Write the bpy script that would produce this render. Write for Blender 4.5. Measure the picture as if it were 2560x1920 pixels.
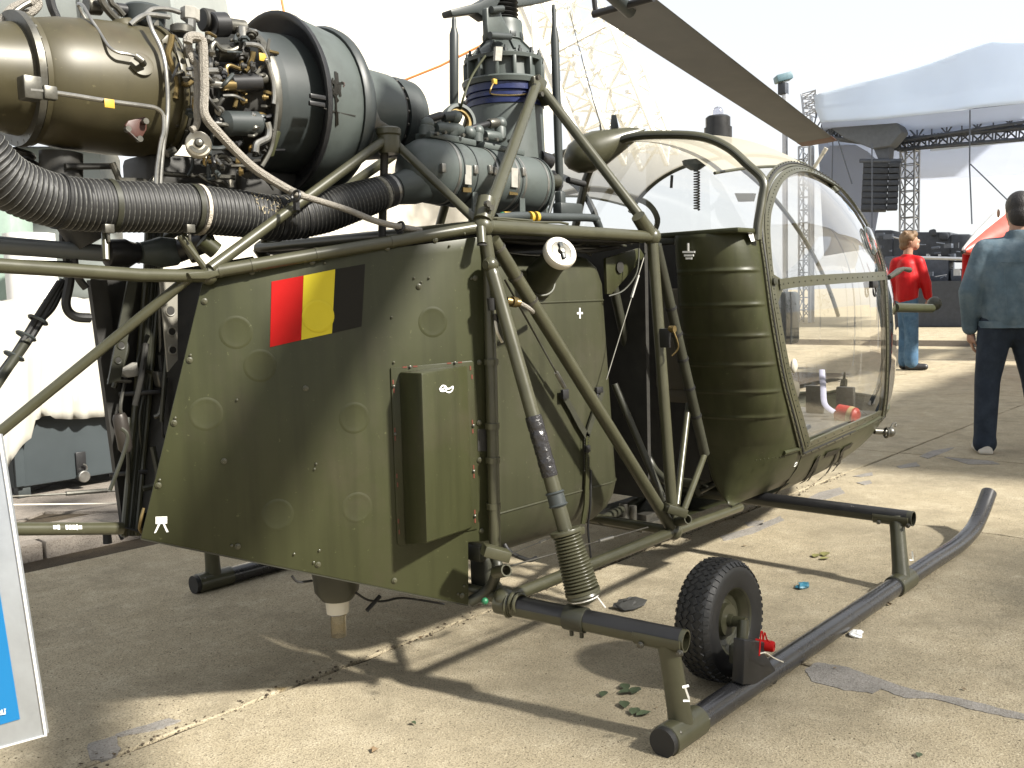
import bpy, bmesh, math, random
from math import sin, cos, pi, radians, sqrt, atan2
from mathutils import Vector as V, Matrix as M
random.seed(7)
D = bpy.data
for o in list(D.objects): D.objects.remove(o)
SC = bpy.context.scene
C = SC.collection
# ------------------------------------------------------------------ camera
FPX, YAW, PIT, ROL = 2396.01, radians(41.743), radians(5.240), radians(-1.659)
CP = V((-1.902, -2.363, 1.148))
_f = V((cos(PIT)*cos(YAW), cos(PIT)*sin(YAW), -sin(PIT)))
_r = V((sin(YAW), -cos(YAW), 0)); _u = _r.cross(_f)
CR = cos(ROL)*_r + sin(ROL)*_u
CU = -sin(ROL)*_r + cos(ROL)*_u
CF = _f
cam = D.cameras.new('camera'); camo = D.objects.new('camera', cam); C.objects.link(camo)
camo.matrix_world = M(((CR.x, CU.x, -CF.x, CP.x), (CR.y, CU.y, -CF.y, CP.y), (CR.z, CU.z, -CF.z, CP.z), (0, 0, 0, 1)))
cam.sensor_width = 36.0; cam.lens = 36.0*FPX/2560.0; cam.clip_start = .05; cam.clip_end = 2000
SC.camera = camo
# ------------------------------------------------------------------ sky, sun, exposure
SUN = V((0.17, -1.2, 1.0)).normalized()
w = D.worlds.new('World'); SC.world = w; w.use_nodes = True
nt = w.node_tree; nt.nodes.clear()
sky = nt.nodes.new('ShaderNodeTexSky'); sky.sky_type = 'NISHITA'; sky.sun_disc = False
sky.sun_elevation = math.asin(SUN.z); sky.sun_rotation = atan2(SUN.x, SUN.y)
sky.air_density = 1.0; sky.dust_density = 1.6; sky.ozone_density = 1.0
hs = nt.nodes.new('ShaderNodeHueSaturation'); hs.inputs['Saturation'].default_value = .35
bg = nt.nodes.new('ShaderNodeBackground'); bg.inputs['Strength'].default_value = .098
wo = nt.nodes.new('ShaderNodeOutputWorld')
hz = nt.nodes.new('ShaderNodeMix'); hz.data_type = 'RGBA'; hz.inputs[0].default_value = .6; hz.inputs[7].default_value = (4.8, 4.88, 4.95, 1)   # thin even high cloud over the whole sky
nt.links.new(sky.outputs[0], hs.inputs['Color']); nt.links.new(hs.outputs[0], hz.inputs[6]); nt.links.new(hz.outputs[2], bg.inputs['Color']); nt.links.new(bg.outputs[0], wo.inputs['Surface'])
sl = D.lights.new('sun', 'SUN'); sl.energy = 5.0; sl.angle = radians(3.2); sl.color = (1, .95, .86)
so = D.objects.new('sun', sl); C.objects.link(so); so.rotation_euler = SUN.to_track_quat('Z', 'Y').to_euler(); so.location = (0, -10, 12)
SC.view_settings.view_transform = 'Standard'; SC.view_settings.look = 'None'
SC.view_settings.exposure = 1.24; SC.view_settings.gamma = 1; SC.view_settings.use_curve_mapping = False
SC.render.engine = 'CYCLES'
SC.cycles.max_bounces = 6; SC.cycles.transparent_max_bounces = 12; SC.cycles.caustics_reflective = False; SC.cycles.caustics_refractive = False
# ------------------------------------------------------------------ helpers
def ray(u, v):
    return (CF + CR*((u-1280)/FPX) - CU*((v-960)/FPX))
def W(u, v, x=None, y=None, z=None, d=None):
    """world point on the line of sight of photo pixel (u,v) at a given x, y, z or depth"""
    r = ray(u, v)
    if x is not None: t = (x-CP.x)/r.x
    elif y is not None: t = (y-CP.y)/r.y
    elif z is not None: t = (z-CP.z)/r.z
    else: t = d
    return CP + r*t
def Wp(u, v, p, n, off=0.0):
    r = ray(u, v); t = ((V(p)-CP).dot(n)+off)/r.dot(n); return CP + r*t
def pix(P):
    q = V(P)-CP; d = q.dot(CF); return 1280+FPX*q.dot(CR)/d, 960-FPX*q.dot(CU)/d
def frame(d, up=None):
    d = V(d).normalized()
    up = V(up) if up is not None else (V((0, 0, 1)) if abs(d.z) < .95 else V((1, 0, 0)))
    a = up.cross(d)
    if a.length < 1e-6: a = V((0, 1, 0)).cross(d)
    a.normalize(); b = d.cross(a); return d, a, b
class MB:
    def __init__(s): s.v = []; s.f = []
    def add(s, vs, fs):
        k = len(s.v); s.v += [tuple(p) for p in vs]; s.f += [tuple(i+k for i in f) for f in fs]; return s
    def box(s, c, sz, ax=None):
        c = V(c); ax = ax or (V((1, 0, 0)), V((0, 1, 0)), V((0, 0, 1)))
        vs = [c+ax[0]*(sz[0]/2*i)+ax[1]*(sz[1]/2*j)+ax[2]*(sz[2]/2*k) for i in (-1, 1) for j in (-1, 1) for k in (-1, 1)]
        return s.add(vs, [(0, 1, 3, 2), (4, 6, 7, 5), (0, 4, 5, 1), (2, 3, 7, 6), (0, 2, 6, 4), (1, 5, 7, 3)])
    def tube(s, pts, r, n=10, caps=True, flat=1.0, up=None):
        pts = [V(p) for p in pts]; m = len(pts); rs = r if isinstance(r, (list, tuple)) else [r]*m
        tg = []
        for i in range(m):
            a = pts[max(i-1, 0)]; b = pts[min(i+1, m-1)]; t = b-a
            tg.append(t.normalized() if t.length > 1e-9 else (tg[-1] if tg else V((0, 0, 1))))
        _, a, b = frame(tg[0], up); vs = []; fs = []
        for i in range(m):
            t = tg[i]; a = (a - t*a.dot(t)); a = a.normalized() if a.length > 1e-6 else frame(t)[1]; b = t.cross(a)
            for k in range(n):
                q = 2*pi*k/n; vs.append(pts[i]+(a*cos(q)+b*(sin(q)*flat))*rs[i])
        for i in range(m-1):
            for k in range(n):
                k2 = (k+1) % n; fs.append((i*n+k, i*n+k2, (i+1)*n+k2, (i+1)*n+k))
        if caps: fs.append(tuple(range(n))[::-1]); fs.append(tuple((m-1)*n+k for k in range(n)))
        return s.add(vs, fs)
    def lathe(s, o, d, prof, n=32, a0=0, a1=2*pi, caps=True, up=None):
        o = V(o); d, a, b = frame(d, up); vs = []; fs = []; full = abs(a1-a0-2*pi) < 1e-6; m = n if full else n+1
        for t, r in prof:
            for k in range(m):
                q = a0+(a1-a0)*k/n; vs.append(o+d*t+(a*cos(q)+b*sin(q))*max(r, 1e-5))
        for i in range(len(prof)-1):
            for k in range(n):
                k2 = (k+1) % m; fs.append((i*m+k, i*m+k2, (i+1)*m+k2, (i+1)*m+k))
        if caps and full:
            if prof[0][1] > 1e-4: fs.append(tuple(range(m))[::-1])
            if prof[-1][1] > 1e-4: fs.append(tuple((len(prof)-1)*m+k for k in range(m)))
        return s.add(vs, fs)
    def cyl(s, p0, p1, r, n=16, r1=None):
        p0 = V(p0); p1 = V(p1); return s.lathe(p0, p1-p0, [(0, r), ((p1-p0).length, r if r1 is None else r1)], n)
    def sph(s, c, r, n=10, sc=(1, 1, 1), ax=None):
        c = V(c); ax = ax or (V((1, 0, 0)), V((0, 1, 0)), V((0, 0, 1))); vs = []; fs = []; h = max(4, n//2+1)
        for i in range(h+1):
            p = pi*i/h
            for k in range(n):
                q = 2*pi*k/n; vs.append(c+ax[0]*(r*sc[0]*sin(p)*cos(q))+ax[1]*(r*sc[1]*sin(p)*sin(q))+ax[2]*(r*sc[2]*cos(p)))
        for i in range(h):
            for k in range(n):
                k2 = (k+1) % n; fs.append((i*n+k, (i+1)*n+k, (i+1)*n+k2, i*n+k2))
        return s.add(vs, fs)
    def tor(s, c, d, R, r, n=32, m=8, a0=0, a1=2*pi, up=None, flat=1.0):
        c = V(c); d, a, b = frame(d, up); full = abs(a1-a0-2*pi) < 1e-6; N = n if full else n+1; vs = []; fs = []
        for i in range(N):
            q = a0+(a1-a0)*i/n; e = a*cos(q)+b*sin(q)
            for k in range(m):
                w_ = 2*pi*k/m; vs.append(c+e*(R+r*cos(w_))+d*(r*sin(w_)*flat))
        for i in range(n if full else n):
            i2 = (i+1) % N
            for k in range(m):
                k2 = (k+1) % m; fs.append((i*m+k, i2*m+k, i2*m+k2, i*m+k2))
        if not full: fs.append(tuple(range(m))); fs.append(tuple(n*m+k for k in range(m))[::-1])
        return s.add(vs, fs)
    def prism(s, poly, vec):
        n = len(poly); vec = V(vec); a = [V(p) for p in poly]; b = [p+vec for p in a]
        return s.add(a+b, [tuple(range(n))[::-1], tuple(range(n, 2*n))]+[(i, (i+1) % n, n+(i+1) % n, n+i) for i in range(n)])
    def grid(s, rows, cu=False):
        n = len(rows[0]); vs = [p for r in rows for p in r]; fs = []
        for i in range(len(rows)-1):
            for k in range(n if cu else n-1): k2 = (k+1) % n; fs.append((i*n+k, i*n+k2, (i+1)*n+k2, (i+1)*n+k))
        return s.add(vs, fs)
    def ribbon(s, pts, nrm, wd, th, closed=False):
        """flat band following pts; nrm = outward normals; wd width, th thickness"""
        m = len(pts); rows = []
        for i in range(m):
            if closed: t = V(pts[(i+1) % m])-V(pts[i-1])
            else: t = V(pts[min(i+1, m-1)])-V(pts[max(i-1, 0)])
            n_ = V(nrm[i]).normalized(); b = t.cross(n_).normalized(); p = V(pts[i])
            rows.append([p-b*wd/2, p-b*wd/2+n_*th, p+b*wd/2+n_*th, p+b*wd/2])
        if closed: rows.append(rows[0])
        s.grid(rows, cu=True)
        if not closed: k = len(s.v); s.f.append((k-4, k-3, k-2, k-1)); n0 = k-4*m; s.f.append((n0+3, n0+2, n0+1, n0))
        return s
    def build(s, name, mat, parent=None, smooth=True, ang=38, bevel=0, sub=0):
        me = D.meshes.new(name); me.from_pydata(s.v, [], s.f); me.validate()
        bm = bmesh.new(); bm.from_mesh(me)
        bmesh.ops.recalc_face_normals(bm, faces=bm.faces)
        if bevel:
            es = [e for e in bm.edges if len(e.link_faces) == 2 and e.calc_face_angle(0) > radians(30)]
            try: bmesh.ops.bevel(bm, geom=es, offset=bevel, segments=2, affect='EDGES', profile=.5, clamp_overlap=True)
            except Exception: pass
        bm.to_mesh(me); bm.free()
        if smooth:
            me.polygons.foreach_set('use_smooth', [True]*len(me.polygons))
            try: me.set_sharp_from_angle(angle=radians(ang))
            except Exception: pass
        for m_ in (mat if isinstance(mat, (list, tuple)) else [mat]): me.materials.append(m_)
        return obj(name, me, parent)
def root_of(o):
    while o.parent: o = o.parent
    return o
def obj(name, me, parent=None):
    o = D.objects.new(name, me); C.objects.link(o)
    if parent is not None:
        o.parent = parent
        if parent.parent is None: o.matrix_parent_inverse = M.Translation(-parent.location)
    return o
def tag(o, label=None, cat=None, group=None, kind=None):
    if label: o['label'] = label
    if cat: o['category'] = cat
    if group: o['group'] = group
    if kind: o['kind'] = kind
    return o
def thing(name, loc, label, cat, group=None):
    o = D.objects.new(name, None); C.objects.link(o); o.location = loc; o.empty_display_size = .1
    return tag(o, label, cat, group)
def smoothline(pts, k=6):
    """Catmull-Rom through pts"""
    P = [V(p) for p in pts]; out = []
    for i in range(len(P)-1):
        a = P[max(i-1, 0)]; b = P[i]; c = P[i+1]; d = P[min(i+2, len(P)-1)]
        for j in range(k):
            t = j/k; out.append(.5*((2*b)+(c-a)*t+(2*a-5*b+4*c-d)*t*t+(3*b-a-3*c+d)*t**3))
    out.append(P[-1]); return out
# ------------------------------------------------------------------ materials
def mat(name, col, rough=.5, metal=0.0, var=.12, scale=9, bump=0.0, bscale=60, spec=.5, dirt=None, dscale=4, dlo=.5, dhi=.75, coat=0.0, streak=0.0):
    m = D.materials.new(name); m.use_nodes = True; n = m.node_tree.nodes; l = m.node_tree.links
    b = n['Principled BSDF']; b.inputs['Metallic'].default_value = metal; b.inputs['Specular IOR Level'].default_value = spec
    if coat: b.inputs['Coat Weight'].default_value = coat; b.inputs['Coat Roughness'].default_value = .15
    tc = n.new('ShaderNodeTexCoord')
    nz = n.new('ShaderNodeTexNoise'); nz.inputs['Scale'].default_value = scale; nz.inputs['Detail'].default_value = 6; nz.inputs['Roughness'].default_value = .62
    l.new(tc.outputs['Object'], nz.inputs['Vector'])
    cr = n.new('ShaderNodeValToRGB'); cr.color_ramp.elements[0].position = .3; cr.color_ramp.elements[1].position = .72
    cr.color_ramp.elements[0].color = tuple(c*(1-var) for c in col)+(1,); cr.color_ramp.elements[1].color = tuple(min(1, c*(1+var)) for c in col)+(1,)
    l.new(nz.outputs['Fac'], cr.inputs['Fac']); out = cr.outputs['Color']
    if dirt:
        n2 = n.new('ShaderNodeTexNoise'); n2.inputs['Scale'].default_value = dscale; n2.inputs['Detail'].default_value = 9; n2.inputs['Roughness'].default_value = .7
        l.new(tc.outputs['Object'], n2.inputs['Vector'])
        r2 = n.new('ShaderNodeValToRGB'); r2.color_ramp.elements[0].position = dlo; r2.color_ramp.elements[1].position = dhi
        l.new(n2.outputs['Fac'], r2.inputs['Fac'])
        mx = n.new('ShaderNodeMix'); mx.data_type = 'RGBA'; mx.inputs[7].default_value = tuple(dirt)+(1,)
        l.new(r2.outputs['Color'], mx.inputs[0]); l.new(out, mx.inputs[6]); out = mx.outputs[2]
    if streak:
        mp = n.new('ShaderNodeMapping'); mp.inputs['Scale'].default_value = (26, 26, 1.6); l.new(tc.outputs['Object'], mp.inputs['Vector'])
        n4 = n.new('ShaderNodeTexNoise'); n4.inputs['Scale'].default_value = 1.0; n4.inputs['Detail'].default_value = 7; l.new(mp.outputs[0], n4.inputs['Vector'])
        r4 = n.new('ShaderNodeMapRange'); r4.inputs['From Min'].default_value = .45; r4.inputs['From Max'].default_value = .75; r4.inputs['To Min'].default_value = 1.0; r4.inputs['To Max'].default_value = 1.0-streak; l.new(n4.outputs['Fac'], r4.inputs['Value'])
        n5 = n.new('ShaderNodeTexNoise'); n5.inputs['Scale'].default_value = 90; n5.inputs['Detail'].default_value = 3; l.new(tc.outputs['Object'], n5.inputs['Vector'])
        r5 = n.new('ShaderNodeMapRange'); r5.inputs['From Min'].default_value = .70; r5.inputs['From Max'].default_value = .74; r5.inputs['To Min'].default_value = 0.0; r5.inputs['To Max'].default_value = .55; l.new(n5.outputs['Fac'], r5.inputs['Value'])
        hv = n.new('ShaderNodeHueSaturation'); l.new(out, hv.inputs['Color']); l.new(r4.outputs[0], hv.inputs['Value'])
        m5 = n.new('ShaderNodeMix'); m5.data_type = 'RGBA'; m5.inputs[7].default_value = tuple(min(1, c*2.4+.01) for c in col)+(1,); l.new(r5.outputs[0], m5.inputs[0]); l.new(hv.outputs[0], m5.inputs[6]); out = m5.outputs[2]
    l.new(out, b.inputs['Base Color'])
    rr = n.new('ShaderNodeMapRange'); rr.inputs['To Min'].default_value = max(.03, rough-.1); rr.inputs['To Max'].default_value = min(1, rough+.12)
    l.new(nz.outputs['Fac'], rr.inputs['Value']); l.new(rr.outputs['Result'], b.inputs['Roughness'])
    if bump:
        n3 = n.new('ShaderNodeTexNoise'); n3.inputs['Scale'].default_value = bscale; n3.inputs['Detail'].default_value = 5
        l.new(tc.outputs['Object'], n3.inputs['Vector'])
        bp = n.new('ShaderNodeBump'); bp.inputs['Strength'].default_value = bump; bp.inputs['Distance'].default_value = .01
        l.new(n3.outputs['Fac'], bp.inputs['Height']); l.new(bp.outputs['Normal'], b.inputs['Normal'])
    return m
def glassmat(name, tint=(.95, .97, .96), refl=1.0, rough=.02, mul=1.0):
    """thin clear sheet: Schlick reflection on both faces, clear transmission"""
    m = D.materials.new(name); m.use_nodes = True; n = m.node_tree.nodes; l = m.node_tree.links; n.clear()
    o = n.new('ShaderNodeOutputMaterial'); t = n.new('ShaderNodeBsdfTransparent'); t.inputs['Color'].default_value = tuple(tint)+(1,)
    g = n.new('ShaderNodeBsdfGlossy'); g.inputs['Roughness'].default_value = rough; g.inputs['Color'].default_value = (refl, refl, refl, 1)
    ge = n.new('ShaderNodeNewGeometry'); dt = n.new('ShaderNodeVectorMath'); dt.operation = 'DOT_PRODUCT'; l.new(ge.outputs['Normal'], dt.inputs[0]); l.new(ge.outputs['Incoming'], dt.inputs[1])
    def mt(op, a, b=None):
        k = n.new('ShaderNodeMath'); k.operation = op
        for i, v_ in enumerate((a, b)):
            if v_ is None: continue
            if isinstance(v_, (int, float)): k.inputs[i].default_value = v_
            else: l.new(v_, k.inputs[i])
        return k.outputs[0]
    c = mt('SUBTRACT', 1.0, mt('ABSOLUTE', dt.outputs['Value'])); f = mt('MULTIPLY', mt('ADD', mt('MULTIPLY', mt('POWER', c, 5.0), .9), .045), mul); f = mt('MINIMUM', f, .95)
    mx = n.new('ShaderNodeMixShader'); l.new(f, mx.inputs[0]); l.new(t.outputs[0], mx.inputs[1]); l.new(g.outputs[0], mx.inputs[2]); l.new(mx.outputs[0], o.inputs['Surface'])
    return m
OLIVE = mat('olive_paint', (0.0330, 0.0350, 0.0150), .40, spec=.28, bump=.10, bscale=5, streak=.28, var=.10, scale=3, dirt=(0.04125, 0.0374, 0.022), dscale=5, dlo=.52, dhi=.8)
OLIVE2 = mat('olive_paint_tank', (.035, .036, .019), .45, spec=.32, bump=.08, bscale=6, streak=.25, var=.08, scale=4, dirt=(0.044, 0.04125, 0.0275), dscale=6)
OLIVEG = mat('olive_tube_paint', (.047, .046, .026), .34, var=.14, scale=14, dirt=(0.114, 0.108, 0.078), dscale=30, dlo=.66, dhi=.78, coat=.10)
OLIVED = mat('dark_olive_paint', (0.027, 0.0276, 0.018), .45, var=.2, scale=10)
BROWNMET = mat('heat_stained_casing', (.050, .043, .021), .42, metal=.08, streak=.2, var=.15, scale=4, dirt=(0.0495, 0.03575, 0.01925), dscale=5, dlo=.5, dhi=.8)
GREY = mat('grey_green_paint', (0.063, 0.075, 0.0708), .45, var=.10, scale=5, dirt=(0.042, 0.048, 0.045), dscale=9)
GREYD = mat('dark_grey_paint', (0.03, 0.036, 0.036), .45, var=.12, scale=6)
BLACK = mat('black_rubber', (0.0112, 0.0112, 0.0112), .55, var=.25, scale=20, dirt=(0.032, 0.0304, 0.028), dscale=25, dlo=.6, dhi=.8)
BLACKP = mat('black_paint', (0.0128, 0.0128, 0.0136), .38, var=.2, scale=12, dirt=(0.048, 0.044, 0.04), dscale=30, dlo=.66, dhi=.8)
SKIDM = mat('worn_skid_paint', (.022, .022, .024), .27, var=.3, scale=8, dirt=(.07, .065, .06), dscale=22, dlo=.62, dhi=.8, coat=.3)
PLATE = mat('dull_data_plate', (.28, .27, .24), .5, var=.2, scale=60)
SHADOWM = mat('dark_metal_and_shade', (.02, .019, .016), .6, var=.4, scale=20)  # near-black tone painted in for shade in holes, linings and recesses; also dark metal
STEEL = mat('worn_steel', (0.315, 0.3075, 0.285), .32, metal=.9, var=.15, scale=30, dirt=(0.165, 0.1425, 0.105), dscale=25, dlo=.6, dhi=.8)
STEELD = mat('dull_metal', (0.112, 0.1085, 0.0945), .4, metal=.75, var=.25, scale=25, dirt=(0.056, 0.049, 0.035), dscale=18, dlo=.5, dhi=.75)
BRAID = mat('braided_hose_sleeve', (0.28, 0.259, 0.224), .5, metal=.5, var=.15, scale=80, bump=.6, bscale=400)
BRASS = mat('brass_fitting', (0.182, 0.133, 0.056), .35, metal=.8, var=.2, scale=30)
CREAM = mat('cream_plastic', (0.56, 0.528, 0.448), .4, var=.06)
WHITE = mat('white_paint', (.80, .79, .75), .45, var=.05)
WHITEM = mat('white_marking_paint', (.82, .82, .78), .5, var=.04)
YELLOW = mat('yellow_paint', (0.4896, 0.4032, 0.018), .45, spec=.25, var=.05)
YELLOWM = mat('yellow_tag', (0.42, 0.266, 0.028), .5, var=.1)
RED = mat('red_paint', (0.3224, 0.00186, 0.00124), .5, spec=.2, var=.06)
FLAGBLK = mat('flag_black', (0.007, 0.0063, 0.0042), .5, spec=.2, var=.1)
REDBR = mat('dull_red_plate', (0.054, 0.0192, 0.0132), .5, var=.2)
BLUEP = mat('deep_blue_band', (0.0084, 0.0154, 0.07), .35, var=.3, scale=30)
GREENP = mat('green_cap', (0.014, 0.112, 0.049), .4)
# ================================================================== GROUND
def concrete(name, c0, c1, spk, rough=.92):
    m = D.materials.new(name); m.use_nodes = True; n = m.node_tree.nodes; l = m.node_tree.links; b = n['Principled BSDF']
    b.inputs['Roughness'].default_value = rough; b.inputs['Specular IOR Level'].default_value = .25
    g = n.new('ShaderNodeNewGeometry')
    def nz(sc, det=8, ro=.65):
        t = n.new('ShaderNodeTexNoise'); t.inputs['Scale'].default_value = sc; t.inputs['Detail'].default_value = det; t.inputs['Roughness'].default_value = ro
        l.new(g.outputs['Position'], t.inputs['Vector']); return t
    def ramp(src, stops):
        r = n.new('ShaderNodeValToRGB'); e = r.color_ramp.elements
        while len(e) < len(stops): e.new(.5)
        for k, (p, c) in enumerate(stops): e[k].position = p; e[k].color = tuple(c)+(1,) if len(c) == 3 else c
        l.new(src, r.inputs['Fac']); return r.outputs['Color']
    def mix(f, a, c, mode='MIX'):
        x = n.new('ShaderNodeMix'); x.data_type = 'RGBA'; x.blend_type = mode
        if isinstance(f, float): x.inputs[0].default_value = f
        else: l.new(f, x.inputs[0])
        l.new(a, x.inputs[6])
        if isinstance(c, tuple): x.inputs[7].default_value = c+(1,)
        else: l.new(c, x.inputs[7])
        return x.outputs[2]
    base = ramp(nz(1.1).outputs['Fac'], [(.32, c0), (.68, c1)])
    mid = nz(7, 10, .72); base = mix(.55, base, ramp(mid.outputs['Fac'], [(.25, tuple(x*.62 for x in c0)), (.5, tuple(x*1.0 for x in c0)), (.75, tuple(min(1, x*1.12) for x in c1))]))
    fine = nz(170, 4, .7); base = mix(ramp(fine.outputs['Fac'], [(.50, (0, 0, 0)), (.66, (.9, .9, .9))]), base, spk)
    pit = nz(34, 6, .8); base = mix(ramp(pit.outputs['Fac'], [(.55, (0, 0, 0)), (.66, (.6, .6, .6))]), base, tuple(x*.45 for x in c0))
    gr = nz(90, 3, .6); base = mix(ramp(gr.outputs['Fac'], [(.62, (0, 0, 0)), (.70, (.6, .6, .6))]), base, tuple(min(1, x*1.3) for x in c1))
    st = nz(2.3, 10, .75); base = mix(ramp(st.outputs['Fac'], [(.50, (0, 0, 0)), (.70, (.72, .72, .72))]), base, tuple(x*.48 for x in c0))
    s2 = nz(.55, 12, .78); base = mix(ramp(s2.outputs['Fac'], [(.50, (0, 0, 0)), (.66, (.55, .55, .55))]), base, tuple(x*.62 for x in c0))
    l.new(base, b.inputs['Base Color'])
    bp = n.new('ShaderNodeBump'); bp.inputs['Strength'].default_value = .7; bp.inputs['Distance'].default_value = .009
    ad = n.new('ShaderNodeMath'); ad.operation = 'ADD'; l.new(mid.outputs['Fac'], ad.inputs[0]); l.new(fine.outputs['Fac'], ad.inputs[1])
    l.new(ad.outputs[0], bp.inputs['Height']); l.new(bp.outputs['Normal'], b.inputs['Normal'])
    return m
CONC = concrete('weathered_concrete', (.34, .29, .195), (.49, .435, .325), (.10, .075, .048))
DIRT = concrete('joint_dirt', (.05, .038, .024), (.09, .07, .045), (.03, .022, .015))
PAVE = concrete('paving_concrete', (.24, .21, .18), (.31, .28, .24), (.10, .08, .06))
TAR = concrete('smooth_grey_mortar_patch', (.25, .235, .215), (.33, .31, .285), (.13, .11, .085), .8)
g = MB(); g.add([(-400, -400, -.014), (600, -400, -.014), (600, 600, -.014), (-400, 600, -.014)], [(0, 1, 2, 3)])
ground = tag(g.build('ground', CONC, smooth=False), kind='structure')
# apron slabs, separated by dirty joints
apron = MB(); apron.add([(-9, -13, -.010), (18.6, -13, -.010), (18.6, 9, -.010), (-9, 9, -.010)], [(0, 1, 2, 3)])
apron = tag(apron.build('apron', DIRT, smooth=False), kind='structure')
XJ = [.79+1.96*k for k in range(-4, 9)]; YJ = [-12.04, -10.03, -8.02, -6.02, -4.02, -2.01, 0.0, 2.0, 4.0, 6.0, 8.0]
def slab(x0, x1, y0, y1, seedv):
    rnd = random.Random(seedv); pts = []
    gap = .007
    def side(a, b):
        L = (V(b)-V(a)).length; k = max(2, int(L/.07)); dr = (V(b)-V(a)).normalized(); nn = V((-dr.y, dr.x))
        off = 0
        for i in range(k):
            off = off*.7+rnd.uniform(-.004, .004); e = off + (rnd.uniform(.0, .018) if rnd.random() < .07 else 0)
            p = V(a).lerp(V(b), i/k)+nn*e; pts.append((p.x, p.y))
    side((x0+gap, y0+gap), (x1-gap, y0+gap)); side((x1-gap, y0+gap), (x1-gap, y1-gap)); side((x1-gap, y1-gap), (x0+gap, y1-gap)); side((x0+gap, y1-gap), (x0+gap, y0+gap))
    top = rnd.uniform(-.002, .0015)
    m = MB(); n = len(pts); cxy = ((x0+x1)/2, (y0+y1)/2)
    ins = [(p[0]+(cxy[0]-p[0])*.004, p[1]+(cxy[1]-p[1])*.004) for p in pts]
    m.add([(p[0], p[1], -.012) for p in pts]+[(p[0], p[1], top-.004) for p in pts]+[(p[0], p[1], top) for p in ins],
          [(i, (i+1) % n, n+(i+1) % n, n+i) for i in range(n)]+[(n+i, n+(i+1) % n, 2*n+(i+1) % n, 2*n+i) for i in range(n)]+[tuple(range(2*n, 3*n))])
    m.build('concrete_slab', CONC, apron, smooth=False)
for i in range(len(XJ)-1):
    for j in range(len(YJ)-1):
        x0, x1, y0, y1 = XJ[i], XJ[i+1], YJ[j], YJ[j+1]
        if y0 >= 1.9 and x0 < 4: continue
        slab(x0, x1, y0, y1, i*31+j)
# grey mortar patches along the joints
def patch(px, name='mortar_patch', z=.0024):
    P = [W(u, v, z=z) for u, v in px]; rnd = random.Random(len(px)); Q = []
    for i in range(len(P)):
        a, b = P[i], P[(i+1) % len(P)]
        for k in range(5):
            q = a.lerp(b, k/5); Q.append((q.x+rnd.uniform(-.0035, .0035), q.y+rnd.uniform(-.0035, .0035), z))
    m = MB(); n = len(Q); m.add(Q+[(x, y, -.011) for x, y, _ in Q], [tuple(range(n))]+[(i, n+i, n+(i+1) % n, (i+1) % n) for i in range(n)])
    m.build(name, TAR, apron, smooth=False)
patch([(2010, 1672), (2045, 1655), (2120, 1668), (2180, 1690), (2290, 1725), (2400, 1745), (2560, 1785), (2560, 1800), (2450, 1778), (2330, 1745), (2262, 1745), (2205, 1722), (2180, 1732), (2110, 1724), (2030, 1702)])
patch([(2010, 1250), (2050, 1230), (2100, 1218), (2112, 1232), (2065, 1248), (2030, 1250)])
patch([(2130, 1190), (2180, 1180), (2182, 1188), (2150, 1192)]); patch([(2140, 1206), (2175, 1200), (2180, 1208), (2160, 1212)])
patch([(2240, 1165), (2290, 1155), (2300, 1165), (2250, 1170)]); patch([(2360, 1142), (2480, 1152), (2500, 1160), (2420, 1160)])
patch([(2300, 1140), (2330, 1126), (2385, 1118), (2370, 1128), (2320, 1146)]); patch([(1860, 1305), (1910, 1300), (1905, 1312), (1870, 1316)])
patch([(1800, 1340), (1880, 1318), (1950, 1290), (1960, 1300), (1880, 1335), (1810, 1352)])
patch([(220, 1860), (290, 1838), (300, 1870), (280, 1895), (225, 1900)]); patch([(290, 1835), (420, 1795), (450, 1800), (400, 1822), (300, 1840)])
# ------------------------------------------------------------------ raised pavement on the left with kerb
ka, kb = W(49, 1406, z=0), W(306, 1350, z=0)
kd = (kb-ka).normalized(); kn = V((-kd.y, kd.x, 0)); KH = .075
pav = MB(); o_ = ka-kd*6+kn*.10
pav.add([o_+V((0, 0, KH-.012)), o_+kd*16+V((0, 0, KH-.012)), o_+kd*16+kn*30+V((0, 0, KH-.012)), o_+kn*30+V((0, 0, KH-.012))], [(0, 1, 2, 3)])
pav = tag(pav.build('pavement', DIRT, smooth=False), kind='structure')
rnd = random.Random(3)
for i in range(-6, 10):
    m = MB(); p = ka+kd*(i*.72+.12); m.box(p+kd*.355+kn*.05+V((0, 0, KH/2-.03+rnd.uniform(-.002, .002))), (.706, .10, KH+.06), (kd, kn, V((0, 0, 1)))); m.build('kerb_stone', PAVE, pav, bevel=.008)
pd = (kd*cos(.62)+kn*sin(.62)).normalized(); pn = V((-pd.y, pd.x, 0)); oo = ka+kn*.12
for i in range(-14, 22):
    for j in range(-12, 22):
        c = oo+pd*(i*.42)+pn*(j*.42); rel = c-ka
        s_, t_ = rel.dot(kd), rel.dot(kn)
        if t_ < .40 or t_ > 6.5 or s_ < -3 or s_ > 7: continue
        m = MB(); m.box(c+V((0, 0, KH-.02+rnd.uniform(-.0025, .0025))), (.412, .412, .04), (pd, pn, V((0, 0, 1)))); m.build('paving_stone', PAVE, pav, smooth=False)
e_ = MB(); e_.add([ka+kn*.102-kd*4+V((0, 0, KH-.008)), ka+kn*.102+kd*8+V((0, 0, KH-.008)), ka+kn*.42+kd*8+V((0, 0, KH-.008)), ka+kn*.42-kd*4+V((0, 0, KH-.008))], [(0, 1, 2, 3)])
e_.build('pavement_edge_mortar', PAVE, pav, smooth=False)
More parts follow.
